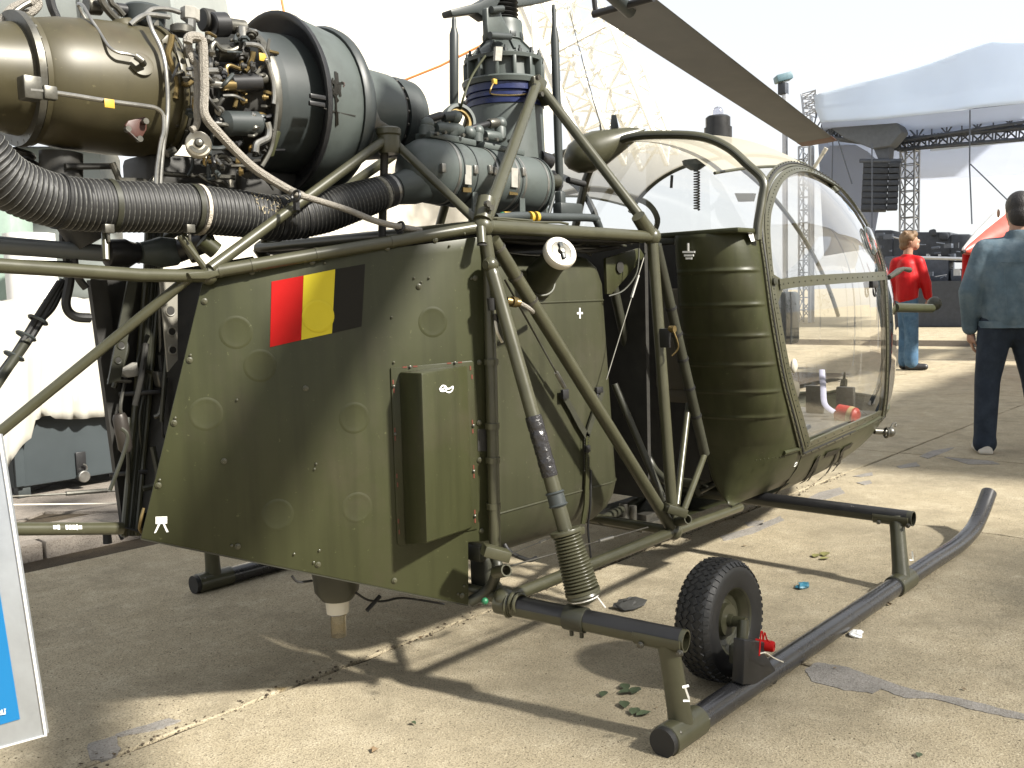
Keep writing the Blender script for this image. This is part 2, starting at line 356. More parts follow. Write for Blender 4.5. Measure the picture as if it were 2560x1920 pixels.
# ================================================================== HELICOPTER
H = thing('helicopter', (0.4, 0, 0), 'olive drab military helicopter with bare engine, open tube frame and bubble cockpit on skids', 'helicopter')
def T(pts, r, name, mt, par, n=12, k=0):
    m = MB(); m.tube(smoothline(pts, k) if k else pts, r, n); return m.build(name, mt, par)
TN = W(1207, 566, y=-.54); TF = W(1630, 592, y=-.54)
LR = W(1262, 1497, y=-.60); LF = W(1684, 1328, y=-.60)
YM = lambda p: V((p[0], -p[1], p[2]))
frm = T([TN, TF], .0195, 'center_frame', OLIVEG, H)
def ft(a, b, r=.016, mt=OLIVEG, name='frame_tube'): return T([a, b], r, name, mt, frm)
# node sleeves
for p_ in (TN, TF, LF): ns = MB(); ns.sph(p_, .031, 12); ns.build('frame_joint', OLIVEG, frm)
ft(YM(TN), YM(TF), .0195); ft(TN, YM(TN), .018); ft(TF, YM(TF), .018)
ft(TF, LF, .0195); ft(YM(TF), YM(LF), .0195)
ft(W(1232, 600, y=-.55), LF, .0205)                      # big diagonal
ft(YM(TN), YM(LF), .0205)
ft(LR, LF, .0185); ft(LF, W(1850, 1268, y=-.5), .0175); ft(YM(LR), YM(LF), .0185)
ft(LR, YM(LF), .016, OLIVED); ft(LF, YM(LF), .018)
ft(LR, YM(LR), .018)
# brass-coloured sleeve rings on the diagonal
dg0, dg1 = W(1232, 600, y=-.55), LF
for u, v in [(1240, 617), (1276, 675), (1308, 727)]:
    t = ((v-600)/(1328-600)); p = dg0.lerp(dg1, t); m = MB(); m.cyl(p-(dg1-dg0).normalized()*.004, p+(dg1-dg0).normalized()*.004, .0225, 16); m.build('sleeve_ring', STEELD, frm)
# second slanting tube from the front node to the cabin floor, with clamps
SB = W(1762, 1135, x=1.28)
ft(W(1640, 612, y=-.53), SB, .019, OLIVED); ft(SB, W(1700, 1300, y=-.58), .012, OLIVEG); ft(W(1721, 1010, x=1.2), W(1692, 1262, y=-.57), .012, OLIVEG)
for t in (.28, .4, .52, .66, .8):
    p = W(1640, 612, y=-.53).lerp(SB, t); d_ = (SB-W(1640, 612, y=-.53)).normalized(); m = MB(); m.cyl(p-d_*.005, p+d_*.005, .0215, 14); m.build('tube_clamp', BLACK, frm)
# inner tubes of the bay
ft(W(1530, 700, y=-.30), W(1604, 1040, y=-.30), .018, OLIVED); T([W(1604, 1040, y=-.3), W(1612, 1100, y=-.3), W(1630, 1165, y=-.33), W(1668, 1205, y=-.42)], .016, 'frame_tube', OLIVED, frm, k=4)
ft(W(1536, 960, y=-.40), W(1664, 1262, y=-.55), .013, OLIVED); ft(W(1690, 960, y=-.2), W(1750, 1240, y=-.3), .013, OLIVED); ft(W(1745, 1230, y=-.3), W(1820, 1190, y=-.3), .014, OLIVED)
ft(V((.90, .6, .33)), V((1.25, .35, .42)), .014, OLIVED)
# bracket on front post
m = MB(); p = W(1660, 845, y=-.585); m.box(p, (.012, .05, .065)); m.build('sensor_bracket', BLACKP, frm, bevel=.003)
m = MB(); m.cyl(p+V((.005, -.04, .03)), p+V((.005, -.02, .03)), .012); m.tube(smoothline([p+V((0, -.04, .02)), p+V((.01, -.05, -.03)), p+V((0, -.03, -.06))], 4), .003, 6); m.build('sensor_plug', BRASS, frm)
# front-post lifting eye & lower joint blocks
for (pp, nm) in ((W(1688, 1290, y=-.64), 0), (W(1240, 1400, y=-.64), 1)):
    m = MB(); m.box(pp+V((0, 0, .02)), (.03, .05, .075), frame((.3, -.2, 1))); m.build('jack_bracket', OLIVEG, frm, bevel=.004)
for u, v in ((1714, 1310), (1260, 1440)):
    p = W(u, v, y=-.66); m = MB(); m.lathe(p+V((.012, .04, 0)), (-.25, -1, .35), [(0, .017), (.055, .017), (.055, .013), (.0, .013)], 20, caps=False); m.build('jack_socket', OLIVEG, frm)
p = LR; m = MB(); m.sph(p, .035, 14); m.tor(p+V((0, -.04, 0)), (0, 1, 0), .027, .006, 20, 8); m.tor(p+V((0, -.055, -.003)), (0, 1, 0), .027, .005, 20, 8); m.build('pivot_bearing', OLIVEG, frm)
m = MB(); m.sph(W(1212, 1503, y=-.64), .010, 8); m.build('grease_cap', GREENP, frm)
# rear post beside the panel, with the step in it and clamps
PB = W(1238, 1395, y=-.575)
m = MB(); m.tube([W(1214, 590, y=-.555), W(1222, 640, y=-.56), PB], .017, 12); m.build('panel_post', OLIVEG, frm)
for v in (905, 1065, 1150, 1265): 
    p = W(1228+(v-905)*.016, v, y=-.57); m = MB(); m.cyl(p-V((0, 0, .008)), p+V((0, 0, .008)), .0205, 14); m.build('post_clamp', OLIVEG, frm)
m = MB(); m.tube([W(1202, 570, y=-.57), W(1205, 610, y=-.585)], .013, 14); m.build('tube_stub', OLIVEG, frm)
m = MB(); m.cyl(W(1205, 610, y=-.585), W(1205, 614, y=-.585), .014, 14); m.build('tube_stub_lip', SHADOWM, frm)
m = MB(); m.tube(smoothline([PB, W(1243, 1420, y=-.6), W(1225, 1470, y=-.55), W(1175, 1505, y=-.50)], 5), .016, 10); m.build('frame_tube', OLIVED, frm)
m = MB(); m.box(W(1190, 1380, y=-.50), (.03, .06, .05)); m.box(W(1208, 1440, y=-.48), (.05, .06, .12)); m.build('hinge_fitting', OLIVED, frm, bevel=.008)
# bracing wires with turnbuckles
def wire(a, b, par=frm, r=.0022, tb=(.62, .72)):
    m = MB(); m.tube([a, b], r, 6); m.build('bracing_wire', STEELD, par)
    m = MB(); m.tube([a.lerp(b, tb[0]), a.lerp(b, tb[1])], r*2.4, 8); m.build('turnbuckle', STEEL, par)
wire(W(1613, 633, y=-.52), W(1516, 949, y=-.5), tb=(.18, .36)); wire(W(1262, 700, y=-.52), W(1411, 968, y=-.5), r=.003, tb=(.85, 1)); wire(W(1258, 1420, y=-.60), W(1620, 1318, y=-.6), r=.0025); wire(W(1245, 1398, y=-.6), W(1400, 1335, y=-.3), r=.0018)
m = MB(); m.tube(smoothline([W(1598, 610, y=-.52), W(1592, 680, y=-.52), W(1560, 725, y=-.5), W(1522, 740, y=-.48)], 5), .003, 6); m.build('bracing_wire', OLIVED, frm)
# gusset with hole behind front node
m = MB(); P3 = [W(u, v, y=-.46) for u, v in [(1515, 645), (1600, 620), (1612, 640), (1530, 735), (1518, 735)]]
m.prism(P3, (0, .012, 0)); m.build('gusset_plate', OLIVE, frm, bevel=.002)
m = MB(); p = W(1550, 668, y=-.465); m.cyl(p, p+V((0, -.002, 0)), .020, 20); m.build('gusset_hole', SHADOWM, frm)
# ------------------------------------------------------------------ deck above the bay
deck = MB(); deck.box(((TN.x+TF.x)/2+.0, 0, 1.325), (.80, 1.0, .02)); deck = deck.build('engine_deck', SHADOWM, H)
m = MB(); m.tube(smoothline([W(1238, 545, y=-.52), W(1300, 540, y=-.5), W(1380, 543, y=-.48), W(1480, 545, y=-.46), W(1493, 556, y=-.46), W(1500, 575, y=-.46)], 6), .013, 10); m.build('deck_hose', GREYD, deck)
for u in (1325, 1339): m = MB(); p = W(u, 543, y=-.5); m.cyl(p-V((.006, 0, 0)), p+V((.006, 0, 0)), .017, 14); m.build('hose_collar', YELLOWM, deck)
m = MB(); p = W(1270, 538, y=-.5); m.cyl(p-V((.02, 0, 0)), p+V((.02, 0, 0)), .010, 12); m.build('hose_union', YELLOWM, deck)
m = MB(); p = W(1256, 538, y=-.5); m.sph(p, .010, 8); m.build('pipe_plug', GREENP, deck)
for pts in ([(1240, 548), (1300, 556), (1400, 556), (1420, 560)], [(1200, 545), (1260, 546), (1330, 552)]):
    m = MB(); m.tube([W(u, v, y=-.53) for u, v in pts], .004, 6); m.build('deck_pipe', OLIVEG, deck)
m = MB(); p = W(1420, 525, y=-.35); m.box(p, (.12, .04, .045)); m.box(p+V((-.04, 0, .03)), (.03, .03, .06)); m.build('bellcrank', GREYD, deck, bevel=.008)
# clutter hanging below the deck (dark)
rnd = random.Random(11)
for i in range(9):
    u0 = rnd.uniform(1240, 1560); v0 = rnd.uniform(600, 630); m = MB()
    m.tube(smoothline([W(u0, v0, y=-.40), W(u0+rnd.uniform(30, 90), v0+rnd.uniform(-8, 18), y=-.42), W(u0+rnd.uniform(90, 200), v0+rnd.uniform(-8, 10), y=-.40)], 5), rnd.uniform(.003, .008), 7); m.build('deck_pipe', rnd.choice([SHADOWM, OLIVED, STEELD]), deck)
# ------------------------------------------------------------------ fuel tank
def rbox(x0, x1, y0, y1, rad, z, nper=7):
    out = []
    for (cx_, cy_, a) in ((x1-rad, y1-rad, 0), (x0+rad, y1-rad, 90), (x0+rad, y0+rad, 180), (x1-rad, y0+rad, 270)):
        for k in range(nper): q = radians(a+90*k/(nper-1)); out.append(V((cx_+rad*cos(q), cy_+rad*sin(q), z)))
    return out
TX0, TX1, TY = .02, .815, .46
rows = []
for z, ins in [(.335, .20), (.338, .15), (.35, .105), (.375, .062), (.41, .03), (.455, .010), (.50, 0), (.8, 0), (1.0, 0), (1.18, .0), (1.235, .012), (1.265, .035), (1.28, .07), (1.285, .15)]:
    tp = (1.285-z)*.085-.055
    rows.append(rbox(TX0+ins, TX1-ins+tp, -TY+ins, TY-ins, max(.03, .11-ins*.3), z))
m = MB(); m.grid(rows, cu=True); m.f.append(tuple(range(28))[::-1]); nn = len(m.v); m.f.append(tuple(range(nn-28, nn)))
tank = m.build('fuel_tank', OLIVE2, H, ang=50)
for z, e in ((1.125, .0), (.505, 0)):
    m = MB(); q = rbox(TX0, TX1+(1.285-z)*.085-.055, -TY, TY, .11, z); m.tube(q+[q[0]], .0035, 6, caps=False); m.build('weld_seam', OLIVE2, tank)
fb, fc = W(1340, 705, y=-.44), W(1396, 637, y=-.575)
fd = (fc-fb).normalized()
m = MB(); m.lathe(fb-fd*.03, fd, [(0, .060), (.03, .058), (.04, .052), (.13, .042), ((fc-fb).length+.03, .040)], 28); m.build('filler_neck', OLIVE2, tank)
m = MB(); m.tor(fb+fd*.015, fd, .056, .004, 28, 6); m.build('weld_seam', OLIVE2, tank)
m = MB(); m.lathe(fc-fd*.006, fd, [(0, .040), (0, .048), (.006, .051), (.022, .051), (.028, .047), (.028, .033), (.018, .030)], 32, caps=False); m.build('filler_cap', CREAM, tank)
m = MB(); m.lathe(fc, fd, [(.010, .033), (.022, .031), (.024, .012), (.034, .010), (.036, 0)], 24); m.build('cap_lock', STEELD, tank)
_, fa_, fb2 = frame(fd); m = MB(); m.box(fc+fd*.028, (.006, .012, .055), (fd, fa_, fb2)); m.build('cap_lever', GREYD, tank, bevel=.002)
for (du, dv) in ((0, 0),):
    c = W(1449, 783, y=-TY-.001); m = MB(); m.box(c, (.030, .003, .006)); m.box(c, (.006, .0032, .034)); m.build('white_cross_mark', WHITEM, tank, smooth=False)
# tank strap : Y shaped with holes
st = MB(); yS = -TY-.008
def strap(px, wd, th=.006): 
    P = [W(u, v, y=yS) for u, v in px]; mm = MB(); mm.ribbon(P, [V((0, -1, 0))]*len(P), wd, th); return mm
strap([(1405, 985), (1425, 1020), (1446, 1060), (1464, 1090)], .022).build('tank_strap', OLIVED, tank); strap([(1505, 975), (1490, 1015), (1475, 1060), (1466, 1090)], .022).build('tank_strap', OLIVED, tank)
strap([(1466, 1085), (1466, 1180), (1463, 1260), (1455, 1310)], .020).build('tank_strap', OLIVE, tank)
h = MB()
for k in range(14):
    for s in (-1, 1):
        p = W(1466+s*5, 1092+k*6.5, y=yS-.007); h.cyl(p, p+V((0, -.0015, 0)), .0022, 8)
tag(h.build('strap_holes', SHADOWM, tank), kind='stuff')
for u_, v_, s_ in ((1468, 1122, (.022, .012, .022)), (1412, 985, (.03, .012, .03)), (1497, 975, (.035, .012, .02)), (1492, 1003, (.012, .012, .05))): m = MB(); m.box(W(u_, v_, y=yS-.01), s_); m.build('strap_buckle', BLACKP, tank, bevel=.002)
m = MB(); m.tube(smoothline([W(1477, 1175, y=yS), W(1476, 1260, y=yS), W(1470, 1320, y=-.45), W(1478, 1400, y=-.45), W(1478, 1440, y=-.45)], 4), .004, 6); m.build('drain_hose', BLACK, tank)
m = MB(); m.tube(smoothline([W(1255, 1350, y=-.4), W(1275, 1380, y=-.42), W(1320, 1400, y=-.42), W(1340, 1395, y=-.4)], 5), .007, 8); m.build('drain_hose', BLACK, tank)
# black sheet added behind the tank to stand in for the bay's shade
bay = MB(); bay.box((1.05, .1, .86), (.02, 1.0, .95)); bay.build('bay_shade_sheet', SHADOWM, H, smooth=False)
# equipment lying under the bay
m = MB(); p = W(1560, 1300, y=-.1); m.box(p, (.18, .3, .03)); m.cyl(p+V((0, 0, .01)), p+V((0, 0, .07)), .02, 12); m.cyl(p+V((-.05, -.08, .01)), p+V((-.05, -.08, .08)), .016, 12); m.box(p+V((.03, -.1, .02)), (.1, .05, .04)); m.build('belly_valve', STEELD, H, bevel=.003)
m = MB(); m.tube([W(1505, 1300, y=-.3), W(1590, 1255, y=.1), W(1680, 1190, y=.5)], .018, 10); m.build('belly_tube', OLIVED, H)
# small hydraulic coupling on post
m = MB(); p = W(1268, 752, y=-.56); q = W(1300, 758, y=-.58); m.cyl(p, q, .012, 14); m.cyl(W(1278, 754, y=-.57), W(1290, 756, y=-.57), .015, 14); m.build('hydraulic_coupling', BRASS, frm)
m = MB(); m.tube(smoothline([q, W(1318, 768, y=-.58), W(1330, 778, y=-.57), W(1345, 790, y=-.5)], 4), .007, 8); m.build('hydraulic_hose', BRAID, frm)
m = MB(); m.tube(smoothline([W(1268, 785, y=-.6), W(1285, 820, y=-.62), W(1292, 850, y=-.62), W(1292, 870, y=-.6)], 5), .004, 7); m.build('hydraulic_hose', BRAID, frm)
m = MB(); m.tube(smoothline([W(1238, 800, y=-.6), W(1243, 830, y=-.61), W(1255, 855, y=-.6)], 5), .004, 7); m.build('hydraulic_hose', CREAM, frm)
m = MB(); m.cyl(W(1228, 745, y=-.6), W(1231, 775, y=-.6), .012); m.cyl(W(1238, 785, y=-.6), W(1241, 805, y=-.6), .008); m.build('hydraulic_valve', BLACKP, frm)
# ------------------------------------------------------------------ shock strut, cross tubes, skids
OT, OBt = W(1226, 662, y=-.59), W(1476, 1548, y=-.85)
od = (OBt-OT).normalized(); OL = (OBt-OT).length
def ol(u, v): # parameter along the strut from pixel row
    t = 0
    best = min(range(401), key=lambda i: abs(pix(OT+od*(OL*i/400))[1]-v)); return OL*best/400
strut = MB(); strut.lathe(OT, od, [(0, .010), (.02, .018), (.03, .0185), (ol(0, 1330), .0205)], 18); strut = strut.build('shock_strut', OLIVEG, H)
m = MB(); m.sph(OT, .022, 10); m.cyl(OT+V((-.02, 0, 0)), OT+V((.02, 0, 0)), .012); m.build('strut_fork', OLIVEG, strut)
t0, t1 = ol(0, 1040), ol(0, 1190); rnd = random.Random(5); pr = []
for i in range(26): pr.append((t0+(t1-t0)*i/25, .0222+rnd.uniform(-.0008, .0012)))
m = MB(); m.lathe(OT, od, pr, 18); m.build('tape_wrap', mat('shiny_black_tape', (.02, .019, .02), .22, var=.3, scale=40, bump=.5, bscale=60), strut)
t0 = ol(0, 1228); m = MB(); m.lathe(OT, od, [(t0, .0235), (t0+.004, .027), (t0+.008, .0235), (t0+.034, .0235), (t0+.038, .027), (t0+.042, .0235)], 20); m.build('strut_collar', GREYD, strut)
t0, t1 = ol(0, 1325), ol(0, 1478)
m = MB(); m.lathe(OT, od, [(t0, .020), (t0, .043), (t0+.012, .043), (t0+.012, .030)], 24); m.box(OT+od*(t0+.006)+V((.035, -.02, 0)), (.02, .02, .02)); m.build('bellows_flange', OLIVEG, strut, bevel=.001)
pr = []; NB = 17
for i in range(NB):
    a = i/NB; r_ = .034+.010*a; tt = t0+.014+(t1-t0-.02)*a; dt = (t1-t0-.02)/NB
    pr += [(tt, r_-.004), (tt+dt*.25, r_+.003), (tt+dt*.5, r_+.004), (tt+dt*.75, r_+.001), (tt+dt*.98, r_-.004)]
m = MB(); m.lathe(OT, od, pr, 28); m.build('bellows', OLIVEG, strut, ang=80)
m = MB(); m.lathe(OT, od, [(t1-.004, .03), (t1-.004, .048), (t1+.004, .048), (t1+.006, .045), (t1+.012, .047), (t1+.018, .04), (t1+.02, .03)], 24); m.build('bellows_flange', OLIVEG, strut)
m = MB(); m.tor(OT+od*(t1+.020), od, .036, .0025, 20, 5); m.tube([OT+od*(t1+.02)+V((.03, -.02, 0)), OT+od*(t1+.02)+V((.045, -.035, -.03))], .002, 5); m.build('cable_tie', WHITE, strut)
pr = []; t2 = OL-.05
for i in range(7):
    tt = t1+.02+(t2-t1-.02)*i/7; r_ = .030-.014*i/7; pr += [(tt, r_-.004), (tt+.004, r_+.002), (tt+.008, r_)]
m = MB(); m.lathe(OT, od, pr, 20); m.build('bellows', OLIVEG, strut)
XR = .07
CR0 = W(1275, 1512, y=-.62); CR1 = W(1716, 1603, y=-1.125)
ct = MB(); ct.tube([CR0, CR1], .0285, 20, caps=False); ct.tube([CR1, CR1-(CR1-CR0).normalized()*.10], .0245, 20, caps=False)
ringv = MB(); dct = (CR1-CR0).normalized()
ct.lathe(CR1, dct, [(-.02, .0245), (.0, .0245), (0, .0285), (-.004, .0287)], 20, caps=False)
cross = ct.build('rear_cross_tube', OLIVEG, H)
m = MB(); m.lathe(CR0, dct, [(.02, .0291), ((CR1-CR0).length-.012, .0291)], 20, a0=radians(-20), a1=radians(170), caps=False, up=V((0, 0, 1)))
m.build('tread_strip', BLACKP, cross)
m = MB(); m.cyl(CR0-dct*.04, CR0+dct*.01, .031, 18); m.tor(CR0, dct, .031, .006, 20, 6); m.build('tube_hinge', OLIVEG, cross)
cl = CR0.lerp(CR1, .40); m = MB(); m.lathe(cl-dct*.03, dct, [(0, .028), (0, .034), (.06, .034), (.06, .028)], 22); m.prism([cl+V((-.006, -.03, .02)), cl+V((-.006, .03, .02)), OBt+V((-.006, .012, .01)), OBt+V((-.006, -.012, .01))], (.014, 0, 0))
for s in (-1, 1): m.cyl(cl+dct*(.015*s)+V((0, -.0, -.05)), cl+dct*(.015*s)+V((0, 0, -.02)), .006, 8)
m.build('strut_clamp', OLIVED, cross, bevel=.001)
SKY_, SR = -1.115, .034
SK0 = W(1656, 1858, z=SR); SKF = W(2330, 1404, z=SR)
def skid(sgn):
    f = lambda p: V((p[0], p[1]*sgn, p[2]))
    a = SK0; b = SKF; dd = (b-a).normalized()
    yb = b.y; tip1 = W(2472, 1232, y=yb)
    line = [a, a.lerp(b, .5)]+smoothline([b, W(2392, 1364, y=yb), W(2432, 1324, y=yb), W(2454, 1280, y=yb), tip1], 6)
    m = MB(); m.tube([f(p) for p in line], SR, 24); sk = m.build('landing_skid', SKIDM, H)
    m = MB(); m.cyl(f(tip1), f(tip1+(line[-1]-line[-3]).normalized()*.002), SR*.86, 20); m.build('skid_hollow_end', SHADOWM, sk)
    # rear saddle with leg
    def leg(cpos, top, mt=OLIVEG):
        s0 = a.lerp(b, cpos); m = MB()
        m.lathe(f(s0-dd*.075), dd, [(0, SR+.001), (.002, SR+.006), (.15, SR+.006), (.152, SR+.001)], 24, caps=False); m.build('skid_saddle', mt, sk)
        m = MB(); m.lathe(f(s0+V((0, 0, .01))), f(top-s0-V((0, 0, .01))), [(0, .034), (.05, .030), ((top-s0).length-.05, .0275), ((top-s0).length, .030)], 22); m.build('skid_leg', mt, sk)
        m = MB(); pl = frame(f(dct))
        tp_ = f(top+V((0, 0, .01))); m.lathe(tp_-f(dct)*.085, f(dct), [(0, .029), (.002, .033), (.128, .033), (.13, .029)], 20, a0=radians(165), a1=radians(375), caps=False, up=V((0, 0, 1))); m.lathe(tp_-f(dct)*.085, f(dct), [(.0, .0295), (.13, .0295)], 20, a0=radians(165), a1=radians(375), caps=False, up=V((0, 0, 1))); m.build('leg_socket', mt, sk)
        for k in (-.055, .05):
            m = MB(); p = f(top)+f(dct)*k+V((-.0285, 0, -.012)); m.lathe(p, (-1, 0, 0), [(0, .009), (.004, .009), (.005, .006), (.012, .006)], 10); m.build('bolt', STEELD, sk)
        for k in range(5):
            m = MB(); p = f(s0+dd*(-.05+.035*k))+V((-.004, -sgn*0-(SR+.003)*.78, .022-.004*k)); m.sph(p, .006, 8); m.build('bolt', STEELD, sk)
    leg(.045, CR1-dct*.05+V((0, 0, -.01)))
    leg((FX-a.x)/(b.x-a.x), FT1-dct*.06+V((0, 0, -.01)))
    m = MB(); m.cyl(f(a-dd*.002), f(a+dd*.035), SR+.0025, 24); m.build('skid_end_cap', BLACK, sk)
    return sk
FT1 = W(2284, 1297, y=-1.11); FX = W(2262, 1462, y=-1.11).x
FT0 = W(1925, 1253, y=-.30)
sk = skid(1); skid(-1)
FTm = V((FT1.x, 0, FT1.z))
m = MB(); m.tube([FT1, FTm, YM(FT1)], .0285, 20, caps=False); m.lathe(FT1, (FT1-FTm), [(-.02, .0245), (.0, .0245), (0, .0285), (-.004, .0287)], 20, caps=False); m.tube([FT1, FT1.lerp(FTm, .1)], .0245, 20, caps=False)
fcross = m.build('front_cross_tube', OLIVED, H)
m = MB(); m.lathe(FT1, FTm-FT1, [(.02, .0291), (.75, .0291)], 20, a0=radians(5), a1=radians(190), caps=False); m.build('tread_strip', BLACKP, fcross)
m = MB(); m.tube([YM(CR0), YM(CR1)], .0285, 20); m.build('rear_cross_tube', OLIVEG, H)
# little white marks on the legs
def mark(px, y, wd, par, th=.0015, mt=WHITEM, name='white_mark'):
    P = [W(u, v, y=y) for u, v in px]; m = MB(); m.ribbon(P, [(CP-p).normalized() for p in P], wd, th); return m.build(name, mt, par, smooth=False)
mark([(1706, 1718), (1722, 1714)], -1.148, .006, sk); mark([(1712, 1716), (1722, 1745), (1724, 1752), (1708, 1752)], -1.148, .005, sk); mark([(2280, 1378), (2283, 1400), (2274, 1400)], -1.145, .006, sk)
mark([(1677, 1216), (1677, 1232)], -.575, .016, frm, name='white_square_mark'); mark([(1682, 1236), (1675, 1246)], -.575, .006, frm, name='white_seven_mark'); mark([(1662, 1238), (1665, 1248)], -.575, .003, frm)
# ------------------------------------------------------------------ ground handling wheel
WC = (W(1800, 1552, y=-.97)); WR = .176; WC.z = WR+.004
wax = V((.0, -1, .05)).normalized()
def ty(rr, yy): return (yy, rr)
wheel = MB(); wheel.lathe(WC, wax, [(-.045, .092), (-.052, .100), (-.052, .120), (-.058, .145), (-.052, .162), (-.040, .172), (-.02, .175), (0, .176), (.02, .175), (.040, .172), (.052, .162), (.058, .145), (.052, .120), (.052, .100), (.045, .092)], 64, caps=False)
wroot = MB(); wroot.cyl(WC-wax*.05, WC+wax*.075, .014, 16); wroot = wroot.build('ground_handling_wheel', OLIVED, H)
wheel.build('tyre', BLACK, wroot, ang=60)
_, wa, wb = frame(wax); tr = MB(); NT = 46
for k in range(NT):
    for r_i, (off, sg) in enumerate(((-.030, 1), (-.010, -1), (.010, 1), (.030, -1))):
        q = 2*pi*(k+(r_i % 2)*.5)/NT; e = wa*cos(q)+wb*sin(q); t_ = -wa*sin(q)+wb*cos(q); tt = (t_*cos(.6*sg)+wax*sin(.6*sg)).normalized(); s_ = tt.cross(e)
        rr = .1755-abs(off)*.10; tr.box(WC+wax*off+e*(rr+.0015), (.020, .011, .007), (tt, s_, e))
    for sg in (-1, 1):
        q = 2*pi*(k+.25)/NT; e = wa*cos(q)+wb*sin(q); t_ = -wa*sin(q)+wb*cos(q); e2 = (e*.75+wax*(.65*sg)).normalized(); tr.box(WC+wax*(.048*sg)+e*.1645, (.012, .016, .006), (t_, e2.cross(t_), e2))
tag(tr.build('tread_blocks', BLACK, wroot, smooth=False), kind='stuff')
m = MB(); m.lathe(WC, wax, [(.045, .094), (.050, .101), (.052, .101), (.048, .094), (.036, .088), (.030, .080), (.018, .074), (.012, .060), (.016, .050), (.030, .046), (.032, .020), (.045, .018), (.045, .0)], 48, caps=False); m.lathe(WC, wax, [(-.048, .101), (-.04, .088), (-.02, .07), (-.02, 0)], 32, caps=False); m.build('rim', OLIVEG, wroot)
p0 = WC+wax*.05; p1 = W(1860, 1565, y=-1.02); p2 = W(1855, 1630, y=-1.05); p3 = W(1845, 1640, y=-1.06)
m = MB(); m.tube([WC+wax*.03, WC+wax*.085], .016, 14); m.tube([WC+wax*.075, W(1858, 1556, y=-1.04)], .017, 14); m.tube([W(1858, 1550, y=-1.045), W(1852, 1650, y=-1.055)], .017, 14); m.build('crank_arm', OLIVEG, wroot)
m = MB(); m.tube([WC+wax*.075, WC+wax*.06+V((-.005, 0, -.10))], .012, 10); m.build('crank_arm', OLIVED, wroot)
bp_ = W(1888, 1650, y=-1.105)
m = MB(); m.prism([W(u, v, y=-1.13) for u, v in [(1862, 1600), (1915, 1606), (1912, 1632), (1950, 1690), (1940, 1712), (1858, 1712), (1862, 1640)]], (0, .036, 0)); m.build('wheel_bracket', BLACKP, wroot, bevel=.004)
p = W(1930, 1620, y=-1.15); m = MB(); m.lathe(p+V((-.0, .05, 0)), (.25, -1, 0), [(0, .016), (.045, .016), (.052, .014), (.052, .006), (.04, .006)], 18, caps=False); m.build('wheel_socket', RED, wroot)
m = MB(); m.tube(smoothline([W(1898, 1640, y=-1.16), W(1902, 1585, y=-1.15), W(1906, 1580, y=-1.15), W(1908, 1600, y=-1.15), W(1912, 1582, y=-1.15), W(1917, 1598, y=-1.15), W(1925, 1606, y=-1.15)], 4), .0022, 6); m.build('safety_pin', RED, wroot)
m = MB(); m.tube(smoothline([W(1900, 1634, y=-1.16), W(1915, 1632, y=-1.165), W(1935, 1645, y=-1.165), W(1958, 1655, y=-1.15)], 4), .0018, 5); m.build('string', CREAM, wroot)
m = MB(); m.box(W(1842, 1632, y=-1.07), (.045, .03, .055)); m.build('crank_lug', OLIVED, wroot, bevel=.006)
# ------------------------------------------------------------------ rear side panel
PA = radians(25); PT = V((-cos(PA), sin(PA), 0)); PNn = V((-sin(PA), -cos(PA), 0)); PP = V((.05, -.562, 1))
def Q(u, v, off=0.0): return Wp(u, v, PP, PNn, off)
NP_ = -PNn
def Pn(u, v, off=0.0):
    r = ray(u, v); t = ((PP+PNn*off)-CP).dot(PNn)/r.dot(PNn); return CP+r*t
poly = [(512, 681), (1197, 592), (1224, 622), (1231, 1352), (1171, 1356), (1172, 1513), (352, 1346)]
m = MB(); m.prism([Pn(u, v, 0) for u, v in poly], -PNn*.006); panel = m.build('side_panel', OLIVE, H, bevel=.0025)
m = MB(); P_ = [Pn(352, 1346, .0), Pn(1172, 1513, .0)]; m.prism([P_[0]-PNn*.002, P_[1]-PNn*.002, P_[1]-PNn*.03+V((0, 0, -.004)), P_[0]-PNn*.03+V((0, 0, -.004))], (0, 0, -.004)); m.build('panel_lip', OLIVED, panel)
# far panel (mirror) and added near-black closing sheets: interior shade, nothing see-through
m = MB(); m.prism([YM(Pn(u, v, 0)) for u, v in [(800, 645), (1197, 592), (1224, 622), (1231, 1352), (1172, 1513), (780, 1433)]], YM(-PNn*.006)); m.build('side_panel', OLIVE, H)
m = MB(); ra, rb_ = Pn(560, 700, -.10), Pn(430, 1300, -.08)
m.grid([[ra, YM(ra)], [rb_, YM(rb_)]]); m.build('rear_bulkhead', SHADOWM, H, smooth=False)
m = MB(); a, b = Pn(560, 690, -.02), Pn(1190, 620, -.02); m.grid([[a, YM(a)], [b, YM(b)]]); a, b = Pn(380, 1340, -.01), Pn(1168, 1500, -.01); m.grid([[a, YM(a)], [b, YM(b)]]); m.build('panel_bay_shade_sheet', SHADOWM, H, smooth=False)
# flag
def stripe(px, mt, lab):
    m = MB(); m.prism([Pn(u, v, .0015) for u, v in px], -PNn*.001); o = m.build('flag_stripe', mt, panel, smooth=False); o['label'] = lab
stripe([(679, 704), (759, 689), (753, 850), (675, 868)], RED, 'red stripe of the painted flag')
stripe([(759.3, 689), (838, 673), (830, 833), (753.3, 850)], YELLOW, 'yellow stripe of the painted flag')
stripe([(838.3, 673), (913, 660), (904, 816), (830.3, 833)], FLAGBLK, 'black stripe of the painted flag')
